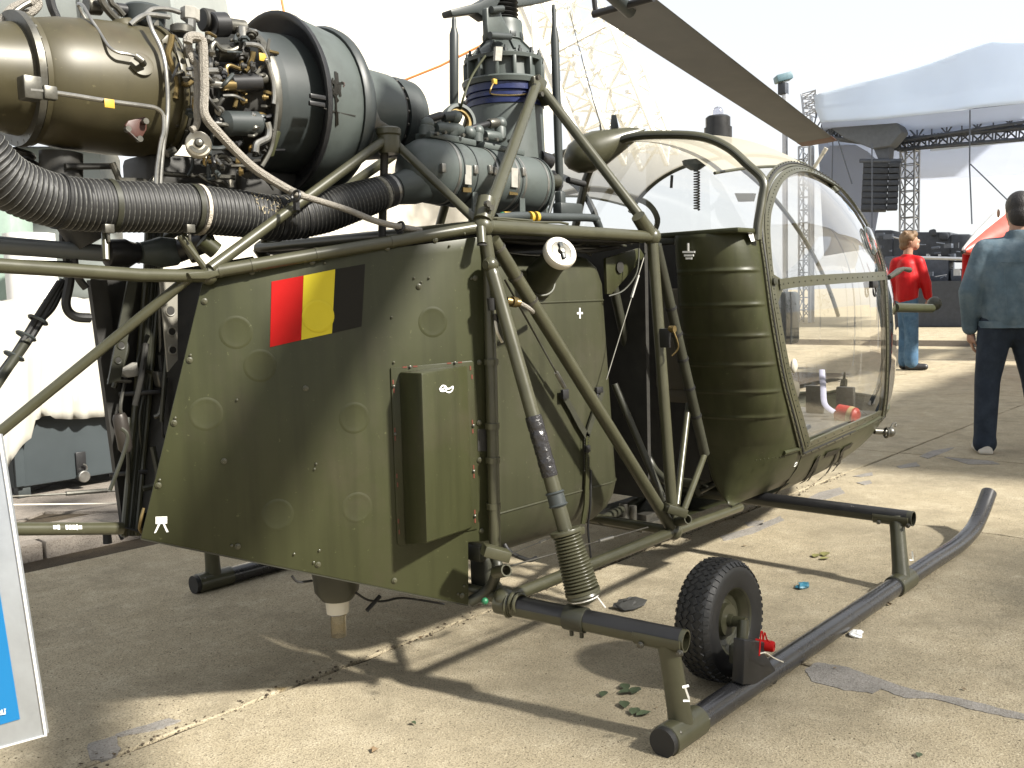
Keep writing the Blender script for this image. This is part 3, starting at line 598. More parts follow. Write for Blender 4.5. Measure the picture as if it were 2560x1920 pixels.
# pressed circular dimples
for k, (u, v) in enumerate([(590, 831), (650, 914), (515, 1035), (886, 1045), (694, 1287), (893, 1269), (1082, 805), (795, 790)]):
    c = Pn(u, v, .0); m = MB(); e = .0026 if k == 7 else 0.0
    R_ = .0385
    m.lathe(c, PNn, [(e+.0003, 0), (e+.0005, R_*.6), (e+.0006, R_-.009), (e+.0011, R_-.004), (e+.0011, R_-.002), (e+.0001, R_+.003)], 36, caps=False); m.build('pressed_dimple', YELLOW if k == 7 else OLIVE, panel, ang=80)
# screws : quarter turn fasteners with a pair of rivets
smesh = None
def screw(u, v, r=.008, mt=STEELD, offs=0.0):
    global smesh
    c = Pn(u, v, offs)
    m = MB(); m.lathe(c, PNn, [(0, r), (.003, r), (.004, r*.55), (.006, r*.5), (.006, 0)], 12); m.build('screw', mt, panel)
for u, v in [(630, 680), (780, 655), (968, 620), (1088, 600), (1047, 716), (1188, 695), (764, 971), (511, 753), (474, 900), (435, 1057), (396, 1213), (594, 1366), (795, 1411), (986, 1451), (1155, 1489), (560, 1153), (1198, 906), (1198, 1057), (1199, 1150), (1204, 1327)]: screw(u, v, .0075, OLIVEG)
for u, v in [(642, 677), (650, 676), (763, 657), (811, 657), (1072, 695), (1053, 706), (1123, 615), (1161, 584), (979, 793), (790, 1160), (786, 1173), (735, 1385), (798, 1376), (1035, 695), (1178, 697), (984, 906), (438, 1045), (476, 888), (399, 1200), (579, 1364), (784, 1406), (1145, 1485), (592, 1000), (1160, 1465)]: screw(u, v, .0034, OLIVEG)
REDASH = mat('faded_red_dash', (.10, .022, .010), .5)
# wedge fairing on the panel
fl = [(977, 920), (1179, 902), (1184, 905), (1195, 1322), (1000, 1365), (994, 1360)]
m = MB(); m.prism([Pn(u, v, .005) for u, v in fl], -PNn*.0048); fair = m.build('cable_fairing', OLIVE, panel, bevel=.001)
dep = .105
r0, r1 = Pn(1054, 932, dep), Pn(1067, 1359, dep)
l0, l1 = Pn(996, 930, .0052), Pn(1012, 1362, .0052); q0, q1 = Pn(1170, 912, .0052), Pn(1184, 1320, .0052)
m = MB(); m.add([l0, r0, q0, l1, r1, q1], [(0, 1, 4, 3), (1, 2, 5, 4), (0, 2, 1), (3, 4, 5), (0, 3, 5, 2)]); m.build('fairing_box', OLIVE, panel, bevel=.006)
nb = (r1-r0).cross(q0-r0).normalized(); nb = nb if nb.dot(PNn) > 0 else -nb
def onb(u, v): return Wp(u, v, r0+nb*.0016, nb)
sq = [onb(u, v) for u, v in [(1098, 974), (1106, 964), (1115, 967), (1112, 977), (1100, 977), (1112, 970), (1122, 972), (1132, 966), (1130, 976), (1122, 981), (1114, 977), (1120, 970)]]
m = MB(); m.ribbon(smoothline(sq, 3), [nb]*(len(sq)*3-2), .0035, .001); m.build('white_symbol', WHITEM, panel, smooth=False)
for u, v in [(983, 955), (985, 977), (987, 1075), (988, 1096), (992, 1190), (994, 1212), (996, 1303), (998, 1330), (1012, 918), (1038, 916), (1123, 908), (1150, 906), (1176, 920), (1180, 942), (1181, 1055), (1182, 1078), (1184, 1168), (1185, 1190), (1187, 1280), (1188, 1302)]:
    c = Pn(u, v, .0055); m = MB(); m.box(c, (.004, .001, .012), (PT, PNn, V((0, 0, 1)))) if u < 1000 or u > 1170 else m.box(c, (.012, .001, .004), (PT, PNn, V((0, 0, 1)))); m.build('red_dash', REDASH, panel, smooth=False)
for u, v in [(984, 966), (988, 1085), (1025, 917), (1137, 907), (1183, 1064), (1184, 1178), (1187, 1290)]: screw(u, v, .0038, STEELD, .005)
# white stand symbol
m = MB()
for px in ([(389, 1292), (418, 1291), (418, 1309), (389, 1310)],): m.prism([Pn(u, v, .002) for u, v in px], -PNn*.001)
m.prism([Pn(u, v, .0021) for u, v in [(396, 1308), (402, 1308), (390, 1332), (385, 1333)]], -PNn*.001); m.prism([Pn(u, v, .0022) for u, v in [(406, 1308), (411, 1308), (422, 1330), (416, 1331)]], -PNn*.001)
m.build('white_stand_symbol', WHITEM, panel, smooth=False)
# cutout in the panel edge
m = MB(); m.prism([Pn(u, v, .0012) for u, v in [(1194, 1073), (1215, 1072), (1217, 1128), (1195, 1128)]], -PNn*.001); m.build('panel_cutout', SHADOWM, panel, smooth=False)
# underside light/drain unit
c = Pn(838, 1470, -.12); c2 = W(845, 1440, y=c.y)
m = MB(); b0 = W(840, 1425, y=-.22); b1 = W(843, 1497, y=-.22); m.lathe(b0, b1-b0, [(0, .068), ((b1-b0).length*.7, .062), ((b1-b0).length, .044)], 26); lamp = m.build('belly_lamp', OLIVED, H)
b2 = W(845, 1530, y=-.22); m = MB(); m.lathe(b1, b2-b1, [(0, .034), ((b2-b1).length, .032)], 24); m.build('lamp_collar', CREAM, lamp)
b3 = W(847, 1590, y=-.22); m = MB(); m.lathe(b2, b3-b2, [(0, .024), (.006, .026), (.01, .023), ((b3-b2).length, .022)], 20); m.build('lamp_lens', glassmat('lens_plastic', (.75, .68, .52), mul=2), lamp)
for px in ([(730, 1440), (745, 1455), (780, 1452)], [(890, 1482), (920, 1500), (960, 1503), (1010, 1495), (1110, 1510)], [(950, 1490), (917, 1527)]):
    m = MB(); m.tube(smoothline([W(u, v, y=-.3) for u, v in px], 4), .006 if len(px) == 2 else .0035, 6); m.build('belly_cable', BLACK, H)
# ------------------------------------------------------------------ tail boom
BU = W(512, 690, y=-.26)
boom = T([BU, W(350, 690-2, y=-.262), W(0, 664, y=-.27), W(-700, 640, y=-.27)], .0155, 'tail_boom', OLIVEG, H)
def bt(a, b, r=.012, mt=OLIVEG): return T([a, b], r, 'boom_tube', mt, boom)
bt(W(520, 682, y=-.262), TN, .0165)                     # longeron along the panel top
for u in (545, 620, 772, 960): 
    t = (u-520)/(1207-520); p = W(520, 682, y=-.262).lerp(TN, t); m = MB(); dd = (TN-p).normalized(); m.cyl(p-dd*.004, p+dd*.004, .0178, 14); m.build('longeron_clip', OLIVEG, boom)
m = MB(); m.sph(BU+V((.01, 0, 0)), .022, 10); m.prism([W(u, v, y=-.285) for u, v in [(470, 682), (565, 674), (565, 684), (520, 697), (480, 697)]], (0, .03, 0)); m.build('boom_joint', OLIVEG, boom, bevel=.002)
bt(W(478, 690, y=-.26), W(-40, 1112, y=0.0), .0125)
BL0 = W(305, 1321, y=0.0); bt(BL0, W(-60, 1323, y=0), .016)
bt(W(250, 628, y=.26), W(-300, 600, y=.26), .015); bt(W(175, 690, y=.2), W(-20, 980, y=0), .011, OLIVED)
bt(W(180, 660, y=.0), W(0, 655, y=.0), .007, BLACK)
# white arrow label on lower longeron
m = MB(); lc = W(168, 1318, y=-.016); dx = (W(200, 1318, y=-.016)-lc).normalized()
for (a, b, hh) in ((-.034, -.026, .009), (-.024, -.018, .011), (-.004, .002, .011), (.004, .010, .011), (.012, .020, .011), (.022, .026, .013), (.028, .036, .009)): m.box(lc+dx*((a+b)/2), (b-a, .002, hh), (dx, V((0, 1, 0)), V((0, 0, 1))))
m.build('white_arrow_label', WHITEM, boom, smooth=False)
# drive shaft on top of the boom
shaft = T([W(-300, 590, y=0), W(256, 633, y=0)], .021, 'tail_drive_shaft', mat('satin_grey_shaft', (.10, .11, .115), .35, var=.1), H, n=18)
m = MB(); a, b = W(262, 633, y=0), W(345, 632, y=0); dd = (b-a).normalized(); L = (b-a).length
m.lathe(a, dd, [(0, .022), (.005, .034), (L*.6, .036), (L*.75, .03), (L, .024)], 22); m.build('shaft_coupling', BLACKP, shaft)
a, b = W(345, 632, y=0), W(438, 630, y=0); dd = (b-a).normalized(); L = (b-a).length
m = MB(); m.lathe(a, dd, [(0, .028), (.004, .026), (L*.4, .034), (L*.6, .040), (L, .036)], 22); m.build('shaft_bearing', GREY, shaft)
a, b = W(440, 630, y=0), W(520, 600, y=-.1); m = MB(); m.tube([a, b], .03, 16); m.build('shaft_brake', BLACKP, shaft)
a, b = W(505, 600, y=-.15), W(540, 628, y=-.16); m = MB(); m.tube([a, b], .022, 14); m.build('shaft_fitting', OLIVE, shaft)
a, b = W(455, 590, y=-.16), W(490, 650, y=-.2); m = MB(); m.tube([a, b], .013, 12); m.build('support_rod', OLIVEG, shaft)
for (u0, v0, u1, v1) in ((262, 575, 265, 650), (450, 590, 520, 680)): m = MB(); m.tube([W(u0, v0, y=-.2), W(u1, v1, y=-.22)], .008, 8); m.build('support_rod', OLIVEG, shaft)
# loop of cable and wiring on the far diagonal
m = MB(); m.tube(smoothline([W(165, 560, y=.05), W(160, 600, y=.05), W(175, 690, y=.05), W(165, 760, y=.05), W(185, 790, y=.05), W(225, 795, y=.05)], 6), .012, 8); m.build('cable_loom', BLACK, boom)
m = MB(); m.tube(smoothline([W(205, 560, y=.0), W(185, 600, y=.0), W(190, 680, y=.0), W(215, 720, y=.0)], 6), .010, 8); m.build('cable_loom', BLACK, boom)
for px in ([(158, 700), (110, 790), (60, 870), (0, 950)], [(150, 705), (95, 790), (40, 880), (-20, 960)], [(150, 730), (130, 770), (100, 800)]):
    m = MB(); m.tube(smoothline([W(u, v, y=.08) for u, v in px], 4), .009, 8); m.build('cable_loom', BLACK, boom)
for u, v in ((95, 800), (65, 840), (35, 890)): m = MB(); p = W(u, v, y=.07); m.tor(p, (.5, 0, .8), .022, .004, 14, 5); m.build('cable_clip', GREYD, boom)
# ---------- structure behind the panel's rear edge; near-black colour stands in for interior shade
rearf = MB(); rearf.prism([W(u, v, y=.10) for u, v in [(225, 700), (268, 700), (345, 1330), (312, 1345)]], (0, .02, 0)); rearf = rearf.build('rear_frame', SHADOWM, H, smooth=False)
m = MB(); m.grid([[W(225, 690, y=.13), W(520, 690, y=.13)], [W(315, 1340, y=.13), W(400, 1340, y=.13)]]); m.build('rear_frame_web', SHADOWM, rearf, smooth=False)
def strip_holes(quad, holes, y, mt):
    m = MB(); m.prism([W(u, v, y=y) for u, v in quad], (0, .006, 0)); o = m.build('web_strip', mt, rearf, smooth=False)
    for (u, v, r) in holes:
        p = W(u, v, y=y-.001); m = MB(); m.cyl(p, p+V((0, -.0012, 0)), r, 18); m.build('lightening_hole', SHADOWM, rearf)
        m = MB(); m.tor(p, (0, 1, 0), r, .0022, 20, 5); m.build('hole_rim', mt, rearf)
strip_holes([(400, 700), (444, 700), (444, 900), (420, 930)], [(426, 777, .013), (430, 829, .011), (432, 875, .011)], -.06, mat('pale_web', (.2, .19, .16), .5, var=.15))
strip_holes([(320, 700), (345, 700), (302, 950), (270, 960)], [(303, 863, .010), (312, 826, .009), (295, 900, .009)], .02, OLIVED)
for px, mt_ in (([(300, 930), (345, 905), (350, 940), (320, 945)], PLATE), ([(392, 930), (425, 925), (420, 970), (400, 968)], STEEL), ([(280, 946), (332, 950), (330, 958), (280, 956)], STEELD)):
    m = MB(); m.prism([W(u, v, y=.03) for u, v in px], (0, .03, 0)); m.build('linkage_bracket', mt_, rearf, bevel=.004)
# bundle of vertical pipes
for k, (u0, u1) in enumerate([(365, 308), (373, 315), (381, 322), (390, 330), (398, 340)]):
    m = MB(); m.tube([W(u0+4, 570, y=.10), W(u0, 700, y=.10), W((u0+u1)/2+2, 1010, y=.08), W(u1, 1340, y=.03)], .0065 if k % 2 else .0085, 9); m.build('riser_pipe', OLIVEG if k in (0, 4) else OLIVED, rearf)
for v, u in ((697, 383), (982, 352), (1182, 330)): m = MB(); m.box(W(u, v, y=.06), (.11, .012, .012), (PT, PNn, V((0, 0, 1)))); m.build('pipe_clamp', BLACKP, rearf, bevel=.002)
m = MB(); m.lathe(W(298, 1035, y=0), W(312, 1110, y=0)-W(298, 1035, y=0), [(0, .014), (.01, .018), (.09, .018), (.1, .012)], 16); m.build('damper', mat('copper_damper', (.035, .03, .026), .4, metal=.3), rearf)
rnd = random.Random(21)
for i in range(16):
    u0 = rnd.uniform(300, 430); v0 = rnd.uniform(700, 1200); y_ = rnd.uniform(-.06, .1); m = MB()
    m.tube(smoothline([W(u0, v0, y=y_), W(u0+rnd.uniform(-25, 25), v0+rnd.uniform(30, 90), y=y_-.01), W(u0+rnd.uniform(-35, 10), v0+rnd.uniform(90, 180), y=y_)], 5), rnd.uniform(.003, .008), 7); m.build('linkage_rod', rnd.choice([SHADOWM, OLIVED, BLACKP, STEELD]), rearf)
m = MB(); m.tube(smoothline([W(360, 1270, y=-.15), W(352, 1300, y=-.15), W(350, 1325, y=-.14), W(365, 1340, y=-.14)], 5), .004, 6); m.build('bonding_wire', BRASS, rearf)
# ------------------------------------------------------------------ ENGINE
EA = lambda x: V((x, 0, 1.712+.04*(x+.2)))
ED = V((1, 0, .04)).normalized()
def elat(prof, name, mt, par, n=48, ang=40):
    m = MB(); m.lathe(EA(0), ED, prof, n, caps=False); return m.build(name, mt, par, ang=ang)
eng = elat([(-.93, .132), (-.92, .140), (-.86, .152), (-.76, .160), (-.68, .162), (-.63, .160), (-.615, .158)], 'engine', BROWNMET, H)
elat([(-1.5, .09), (-1.2, .105), (-1.0, .120), (-.955, .128)], 'exhaust_duct', BROWNMET, eng)
elat([(-.955, .10), (-.96, .152), (-.945, .153), (-.945, .132)], 'exhaust_flange', STEELD, eng); elat([(-.942, .132), (-.942, .150), (-.930, .150), (-.930, .13)], 'exhaust_flange', BROWNMET, eng)
elat([(-.62, .150), (-.622, .166), (-.612, .168), (-.606, .166), (-.606, .15)], 'casing_flange', BROWNMET, eng); elat([(-.604, .15), (-.604, .167), (-.596, .167), (-.596, .1)], 'casing_flange', STEELD, eng)
elat([(-.60, .14), (-.56, .125), (-.42, .125), (-.37, .15), (-.355, .19)], 'accessory_core', SHADOWM, eng)
elat([(-.372, .15), (-.374, .196), (-.366, .200), (-.356, .200), (-.355, .190)], 'compressor_flange', STEELD, eng)
elat([(-.355, .185), (-.355, .199), (-.335, .199), (-.335, .192), (-.25, .197), (-.21, .197)], 'compressor_drum', GREYD, eng)
elat([(-.215, .190), (-.222, .212), (-.238, .235), (-.252, .250), (-.250, .258), (-.238, .258), (-.226, .248), (-.222, .240)], 'intake_lip', BLACKP, eng, ang=70)
elat([(-.232, .247), (-.20, .247), (-.10, .226), (-.07, .217)], 'compressor_shroud', GREY, eng)
elat([(-.075, .20), (-.098, .222), (-.100, .234), (-.088, .240), (-.07, .236), (-.035, .205), (-.02, .14)], 'intake_lip', GREYD, eng, ang=70)
elat([(-.05, .148), (.0, .146), (.12, .135), (.15, .132)], 'front_housing', GREY, eng); elat([(.15, .118), (.15, .131), (.156, .131), (.160, .118), (.175, .116)], 'front_flange', BLACKP, eng)
elat([(.172, .1), (.175, .126), (.20, .127), (.203, .124), (.23, .125), (.233, .122), (.255, .121), (.262, .112), (.264, 0)], 'front_drum', GREYD, eng)
def bolts(x, r, n, sz, mt, name, ax=ED, a0=0.0):
    m = MB()
    for k in range(n):
        q = 2*pi*k/n+a0; e = V((0, cos(q), sin(q))); p = EA(x)+e*r; m.lathe(p, ax, [(-sz*.9, sz), (sz*.9, sz)], 6)
    return tag(m.build(name, mt, eng), kind='stuff')
bolts(-.948, .146, 26, .006, STEELD, 'flange_bolts'); bolts(-.612, .161, 36, .005, STEELD, 'flange_bolts'); bolts(-.36, .188, 26, .005, STEEL, 'flange_bolts'); bolts(.163, .123, 20, .005, STEELD, 'flange_bolts')
def ep(u, v, y=-.17): return W(u*.3255, v*.3255, y=y)       # from the enlarged upper-left crop
def epipe(pts, r, mt=STEEL, y=-.18, name='oil_pipe', k=4, n=9, oy=0):
    m = MB(); m.tube(smoothline([ep(a[0], a[1], a[2] if len(a) > 2 else y) for a in pts], k), r, n); return m.build(name, mt, eng)
epipe([(230, 690), (300, 697), (510, 725), (820, 775), (1120, 815), (1200, 832), (1245, 870), (1258, 930), (1255, 1020), (1235, 1100), (1205, 1300), (1195, 1500)], .0055, y=-.185)
epipe([(1140, 130, -.13), (1170, 230, -.15), (1225, 340, -.165), (1262, 450, -.18), (1282, 600, -.185), (1290, 800, -.185), (1278, 980, -.185), (1258, 1100, -.18), (1238, 1300, -.18), (1228, 1500, -.18)], .0055)
epipe([(680, 190, 0), (600, 40, 0), (640, 45, -.05), (700, 150, -.09), (755, 230, -.11), (830, 350, -.155), (900, 400, -.17), (980, 415, -.175), (1045, 432, -.175)], .0038)
m = MB(); m.tube([ep(1040, 430, -.18), ep(1085, 462, -.185), ep(1100, 490, -.17)], .0085, 10); m.build('pipe_fitting', STEELD, eng)
m = MB(); c = ep(1080, 495, -.155); m.lathe(c, (-.1, -1, .35), [(0, .030), (.004, .030), (.005, .024)], 26); m.build('fitting_boss', BROWNMET, eng)
# clamp block on the left, yellow tags
m = MB(); m.box(ep(380, 715, -.185), (.03, .02, .03)); m.box(ep(230, 680, -.17), (.04, .04, .05)); m.build('pipe_clamp_block', STEELD, eng, bevel=.004)
for (u, v) in ((840, 795), (1515, 830), (2020, 440)):
    m = MB(); m.box(ep(u, v, -.194), (.024, .003, .020)); m.build('tag', YELLOWM, eng, bevel=.001)
# triangular access plate
c = [ep(u, v, -.152) for u, v in [(950, 965), (975, 930), (1100, 900), (1118, 915), (1115, 1000), (1070, 1075), (1050, 1082), (960, 1010)]]
n_ = (c[2]-c[0]).cross(c[4]-c[0]).normalized(); n_ = n_ if n_.dot(CP-c[0]) > 0 else -n_
m = MB(); m.prism(c, n_*.008); m.build('access_plate', REDBR, eng, bevel=.002)
for (u, v) in ((970, 995), (1105, 935), (1060, 1070)): m = MB(); p = ep(u, v, -.165); m.cyl(p, p+n_*.012, .0075, 8); m.build('bolt', STEELD, eng)
m = MB(); m.tube([ep(970, 990, -.18), ep(1060, 1075, -.18)], .0012, 5); m.build('lock_wire', STEEL, eng)
# --- upper plumbing
for pts, r, mt_, y in [
    ([(1000, 190), (1080, 130), (1150, 112), (1300, 130)], .0065, STEEL, -.08), ([(1060, 150), (1120, 110), (1180, 70), (1290, 70), (1380, 95)], .0065, STEEL, -.05),
    ([(900, 150), (840, 90), (790, 20), (770, -40)], .010, STEELD, -.02), ([(950, 120), (900, 60), (860, 30), (840, -20)], .008, STEELD, .0),
    ([(100, 180), (120, 130), (230, 100), (285, 50), (290, 10), (240, 15), (120, 50), (50, 110), (20, 180)], .010, BRAID, .02), ([(60, 200), (80, 130), (160, 60), (230, 20)], .007, STEELD, .0),
    ([(380, -20), (400, 60), (430, 130), (440, 190)], .011, BLACKP, .06),
    ([(1440, 330), (1450, 290), (1500, 280), (1545, 300), (1560, 360), (1565, 500), (1570, 700), (1565, 850), (1600, 930), (1680, 1020), (1800, 1150), (1950, 1290), (2100, 1390), (2240, 1470), (2330, 1510)], .0115, BRAID, -.25),
    ([(1450, 330), (1455, 400), (1480, 460), (1510, 510), (1515, 700), (1510, 860), (1515, 930), (1500, 980), (1470, 1000)], .0085, BRAID, -.22),
    ([(1600, 250), (1600, 350), (1590, 480), (1600, 620)], .009, STEELD, -.12), ([(1380, 380), (1480, 385)], .006, STEELD, -.1), ([(1370, 490), (1420, 480), (1480, 500)], .006, STEELD, -.1),
    ([(1330, 330), (1370, 450), (1400, 560), (1430, 650), (1500, 760)], .007, STEELD, -.14), ([(1640, 440), (1625, 370), (1650, 330), (1700, 380), (1780, 390), (1840, 360), (1850, 330)], .007, STEELD, -.16),
    ([(1580, 545), (1660, 545), (1730, 550)], .0085, STEEL, -.18), ([(1740, 590), (1740, 520), (1770, 505), (1840, 530), (1855, 510), (1850, 450)], .006, BRASS, -.17), ([(1880, 550), (1930, 470), (1945, 400)], .008, BRASS, -.14),
    ([(1880, 340), (1960, 345), (2010, 370), (2040, 430), (2065, 520), (2095, 620), (2105, 740), (2100, 800)], .0065, STEEL, -.19), ([(1965, 570), (2010, 520), (2060, 505)], .005, STEELD, -.18),
    ([(2050, 940), (2065, 1000), (2055, 1060), (2010, 1085), (1970, 1110), (1960, 1170)], .0095, STEEL, -.20), ([(2120, 620), (2130, 760), (2115, 950), (2080, 1150), (2010, 1280)], .006, STEELD, -.19),
    ([(1660, 640), (1685, 720), (1660, 900), (1620, 1100), (1600, 1300), (1620, 1480)], .006, GREYD, -.15), ([(1800, 640), (1815, 760), (1800, 830)], .006, BRASS, -.15), ([(1400, 640), (1440, 650), (1490, 610)], .006, BRASS, -.17),
    ([(1600, 770), (1640, 780), (1670, 770)], .006, STEELD, -.18), ([(1340, 960), (1420, 965), (1425, 1010)], .007, STEELD, -.12), ([(1230, 1330), (1400, 1345), (1550, 1352), (1800, 1365)], .007, STEELD, -.10),
    ([(1280, 1180), (1340, 1150)], .010, STEELD, -.10), ([(1640, 1250), (1660, 1210), (1720, 1200), (1770, 1240)], .008, STEELD, -.12), ([(1480, 1200), (1475, 1280), (1440, 1350)], .004, GREYD, -.12), ([(1770, 1380), (1780, 1440)], .006, CREAM, -.12),
    ([(860, 1250), (900, 1340), (930, 1385), (1060, 1390), (1110, 1400), (1135, 1440)], .008, STEELD, -.08), ([(500, 1280), (880, 1275)], .008, SHADOWM, -.03), ([(1600, 1380), (1700, 1400), (1750, 1440)], .006, STEELD, -.1), ([(1680, 1130), (1760, 1140)], .005, BRASS, -.14),
    ([(1160, 1480), (1160, 1410), (1190, 1370), (1230, 1350)], .007, STEELD, -.13), ([(1320, 270), (1310, 340), (1290, 420), (1320, 520), (1350, 640), (1345, 760)], .008, BRASS, -.155)]:
    epipe(pts, r, mt_, y)
def ecyl(a, b, r, mt_, y, name, r1=None, n=20, capr=None):
    p0, p1 = ep(a[0], a[1], y), ep(b[0], b[1], y if len(b) < 3 else b[2]); dd = (p1-p0); L = dd.length; m = MB(); c = capr or r*.12
    m.lathe(p0, dd, [(0, 0), (0, r-c), (c, r), (L-c, r1 or r), (L, (r1 or r)-c), (L, 0)], n, caps=False); return m.build(name, mt_, eng)
ecyl((1760, 640), (1990, 632), .023, BLACKP, -.17, 'ignition_coil'); ecyl((1700, 655), (1800, 655), .014, BRASS, -.18, 'coil_connector'); ecyl((1985, 610), (2040, 600), .016, STEELD, -.17, 'coil_terminal'); ecyl((1600, 640), (1700, 650), .010, STEEL, -.18, 'pipe_union')
ecyl((1700, 945), (2010, 950), .031, GREYD, -.18, 'filter_canister', capr=.015); ecyl((1680, 925), (1705, 925), .007, STEEL, -.18, 'canister_nut')
ecyl((1655, 410), (1860, 410), .022, STEELD, -.13, 'starter_motor'); ecyl((1790, 410), (1870, 410), .026, SHADOWM, -.13, 'starter_collar')
ecyl((1620, 190), (1740, 190), .032, BLACKP, -.06, 'fuel_pump'); ecyl((1740, 195), (1880, 215), .02, STEELD, -.06, 'pump_outlet'); ecyl((1860, 210), (1865, 310), .018, STEEL, -.08, 'pump_elbow')
ecyl((1550, 150), (1640, 165), .03, SHADOWM, -.04, 'fuel_pump'); ecyl((1400, 200), (1400, 270), .03, STEELD, -.10, 'sensor_pot'); ecyl((1460, 60), (1460, 160), .024, PLATE, -.06, 'solenoid_valve', n=6); ecyl((1465, 150), (1465, 300), .013, STEEL, -.08, 'valve_stem', n=6)
ecyl((890, 70), (1030, 90), .016, BLACKP, .02, 'fuel_nozzle'); ecyl((660, 40), (770, 50), .022, STEELD, .02, 'fuel_nozzle'); ecyl((930, 150), (960, 250), .026, BROWNMET, -.03, 'nozzle_boss', r1=.035); ecyl((320, 230), (330, 260), .015, STEELD, -.08, 'boss', n=8)
ecyl((1110, 60), (1110, 230), .055, GREYD, .02, 'oil_separator', r1=.05)
# mounting plates with holes
m = MB(); P_ = [ep(u, v, -.13) for u, v in [(1240, 310), (1285, 265), (1325, 270), (1330, 310), (1300, 380), (1270, 400)]]; m.prism(P_, (0, .01, 0)); m.build('lifting_lug', BROWNMET, eng, bevel=.002)
m = MB(); P_ = [ep(u, v, -.03) for u, v in [(1170, 60), (1210, 90), (1225, 230), (1270, 290), (1240, 300), (1190, 240)]]; m.prism(P_, (0, .008, 0)); m.build('mount_bracket', STEELD, eng)
# white-capped canister facing the viewer
c = ep(1525, 1108, -.20); dd = V((-.45, -.85, .05)).normalized()
m = MB(); m.lathe(c-dd*.05, dd, [(0, .022), (.02, .030), (.05, .032), (.060, .030), (.064, .024), (.066, .012), (.066, 0)], 30, caps=False); can = m.build('relief_valve', CREAM, eng)
m = MB(); m.lathe(c+dd*.014, dd, [(0, .012), (.006, .011), (.010, .008), (.012, 0)], 18); m.lathe(c+dd*.0145, dd, [(0, .0245), (.001, .0245), (.001, .016)], 26, a0=radians(200), a1=radians(340), caps=False); m.build('valve_button', STEELD, eng)
# random small fittings to thicken the accessory bay
rnd = random.Random(42)
for i in range(150):
    u0, v0 = rnd.uniform(1360, 2080), rnd.uniform(240, 1380)
    if 700 < v0 and u0 < 1450: continue
    y_ = rnd.uniform(-.20, -.135); m = MB(); L_ = rnd.uniform(20, 90); an = rnd.choice([0, 0, pi/2, rnd.uniform(0, pi)])
    if rnd.random() < .5:
        m.tube(smoothline([ep(u0, v0, y_), ep(u0+L_*cos(an)+rnd.uniform(-15, 15), v0+L_*sin(an), y_-.01), ep(u0+2*L_*cos(an), v0+2*L_*sin(an)+rnd.uniform(-40, 40), y_)], 5), rnd.uniform(.003, .006), 7); nm = 'oil_pipe'
    else:
        p0, p1 = ep(u0, v0, y_), ep(u0+L_*.5*cos(an), v0+L_*.5*sin(an), y_-.006); r_ = rnd.uniform(.006, .015); dd_ = p1-p0; L2 = dd_.length
        m.lathe(p0, dd_, [(0, 0), (0, r_*.7), (L2*.2, r_*.7), (L2*.2, r_), (L2*.7, r_), (L2*.7, r_*.6), (L2*1.2, r_*.6), (L2*1.2, 0)], rnd.choice([6, 12]), caps=False); nm = 'pipe_fitting'
    m.build(nm, rnd.choice([STEELD, STEELD, SHADOWM, BLACKP, GREYD, BRASS, STEEL]), eng)
# underside ducts and dark mass below the engine
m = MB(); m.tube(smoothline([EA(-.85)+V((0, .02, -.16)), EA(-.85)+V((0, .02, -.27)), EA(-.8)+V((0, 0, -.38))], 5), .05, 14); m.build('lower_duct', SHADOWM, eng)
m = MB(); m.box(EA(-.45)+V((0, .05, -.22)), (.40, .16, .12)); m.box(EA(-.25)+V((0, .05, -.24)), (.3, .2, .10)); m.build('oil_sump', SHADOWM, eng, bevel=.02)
for k in range(7): m = MB(); m.tor(EA(-.93+.01*k)+V((0, .08, -.16-.022*k)), (0.2, 0, 1), .035, .008, 16, 6); m.build('duct_ring', BLACK, eng)
# black plate on ring + olive slotted tag on the drum
m = MB(); m.prism([ep(u, v, -.185) for u, v in [(2115, 1000), (2150, 1005), (2160, 1020), (2105, 1200), (2075, 1205), (2070, 1190)]], (0, .006, 0)); m.build('oil_drip_plate', OLIVE, eng, bevel=.002)
# split line, latches and painted emblem on the shroud
def rp(u, v): return (600+u*.3255, v*.3255)
def shr(u, v, off=.002):
    """line of sight against the tapered shroud"""
    a, b = rp(u, v); r = ray(a, b); t = 1.6
    while t < 4:
        P = CP+r*t; x = P.x; c = EA(x); rad = sqrt((P.y)**2+(P.z-c.z)**2); R_ = .245+(x+.2)*(-.19) if x > -.225 else .25
        if rad < R_+off: return P, V((0, P.y, P.z-c.z)).normalized()
        t += .002
    return CP+r*2.9, V((0, -1, 0))
pts = [shr(u, v, .001) for u, v in [(640, 830), (700, 848), (760, 865), (820, 878), (885, 890)]]
m = MB(); m.ribbon([p for p, _ in pts], [n for _, n in pts], .003, .002); m.build('shroud_seam', SHADOWM, eng)
def strk(px, wd, mt_=FLAGBLK):
    q = [shr(u, v, .0025) for u, v in px]; m = MB(); m.ribbon([p for p, _ in q], [n for _, n in q], wd, .0012); m.build('emblem_stroke', mt_, eng, smooth=False)
for px, wd in [([(733, 550), (740, 640), (745, 730)], .007), ([(745, 560), (752, 640), (760, 720)], .006), ([(722, 620), (735, 660), (728, 720)], .010), ([(745, 640), (790, 640), (800, 660)], .006), ([(690, 640), (700, 700), (735, 740), (755, 780)], .006),
               ([(712, 600), (700, 660), (720, 700)], .005), ([(770, 650), (765, 700), (770, 740)], .008), ([(700, 690), (770, 700)], .006), ([(735, 740), (740, 850), (738, 970)], .005), ([(748, 860), (752, 960)], .004), ([(735, 690), (760, 690)], .012), ([(710, 640), (745, 600)], .006), ([(780, 630), (800, 645)], .004)]: strk(px, wd)
strk([(785, 632), (800, 640), (795, 665)], .004, REDBR)
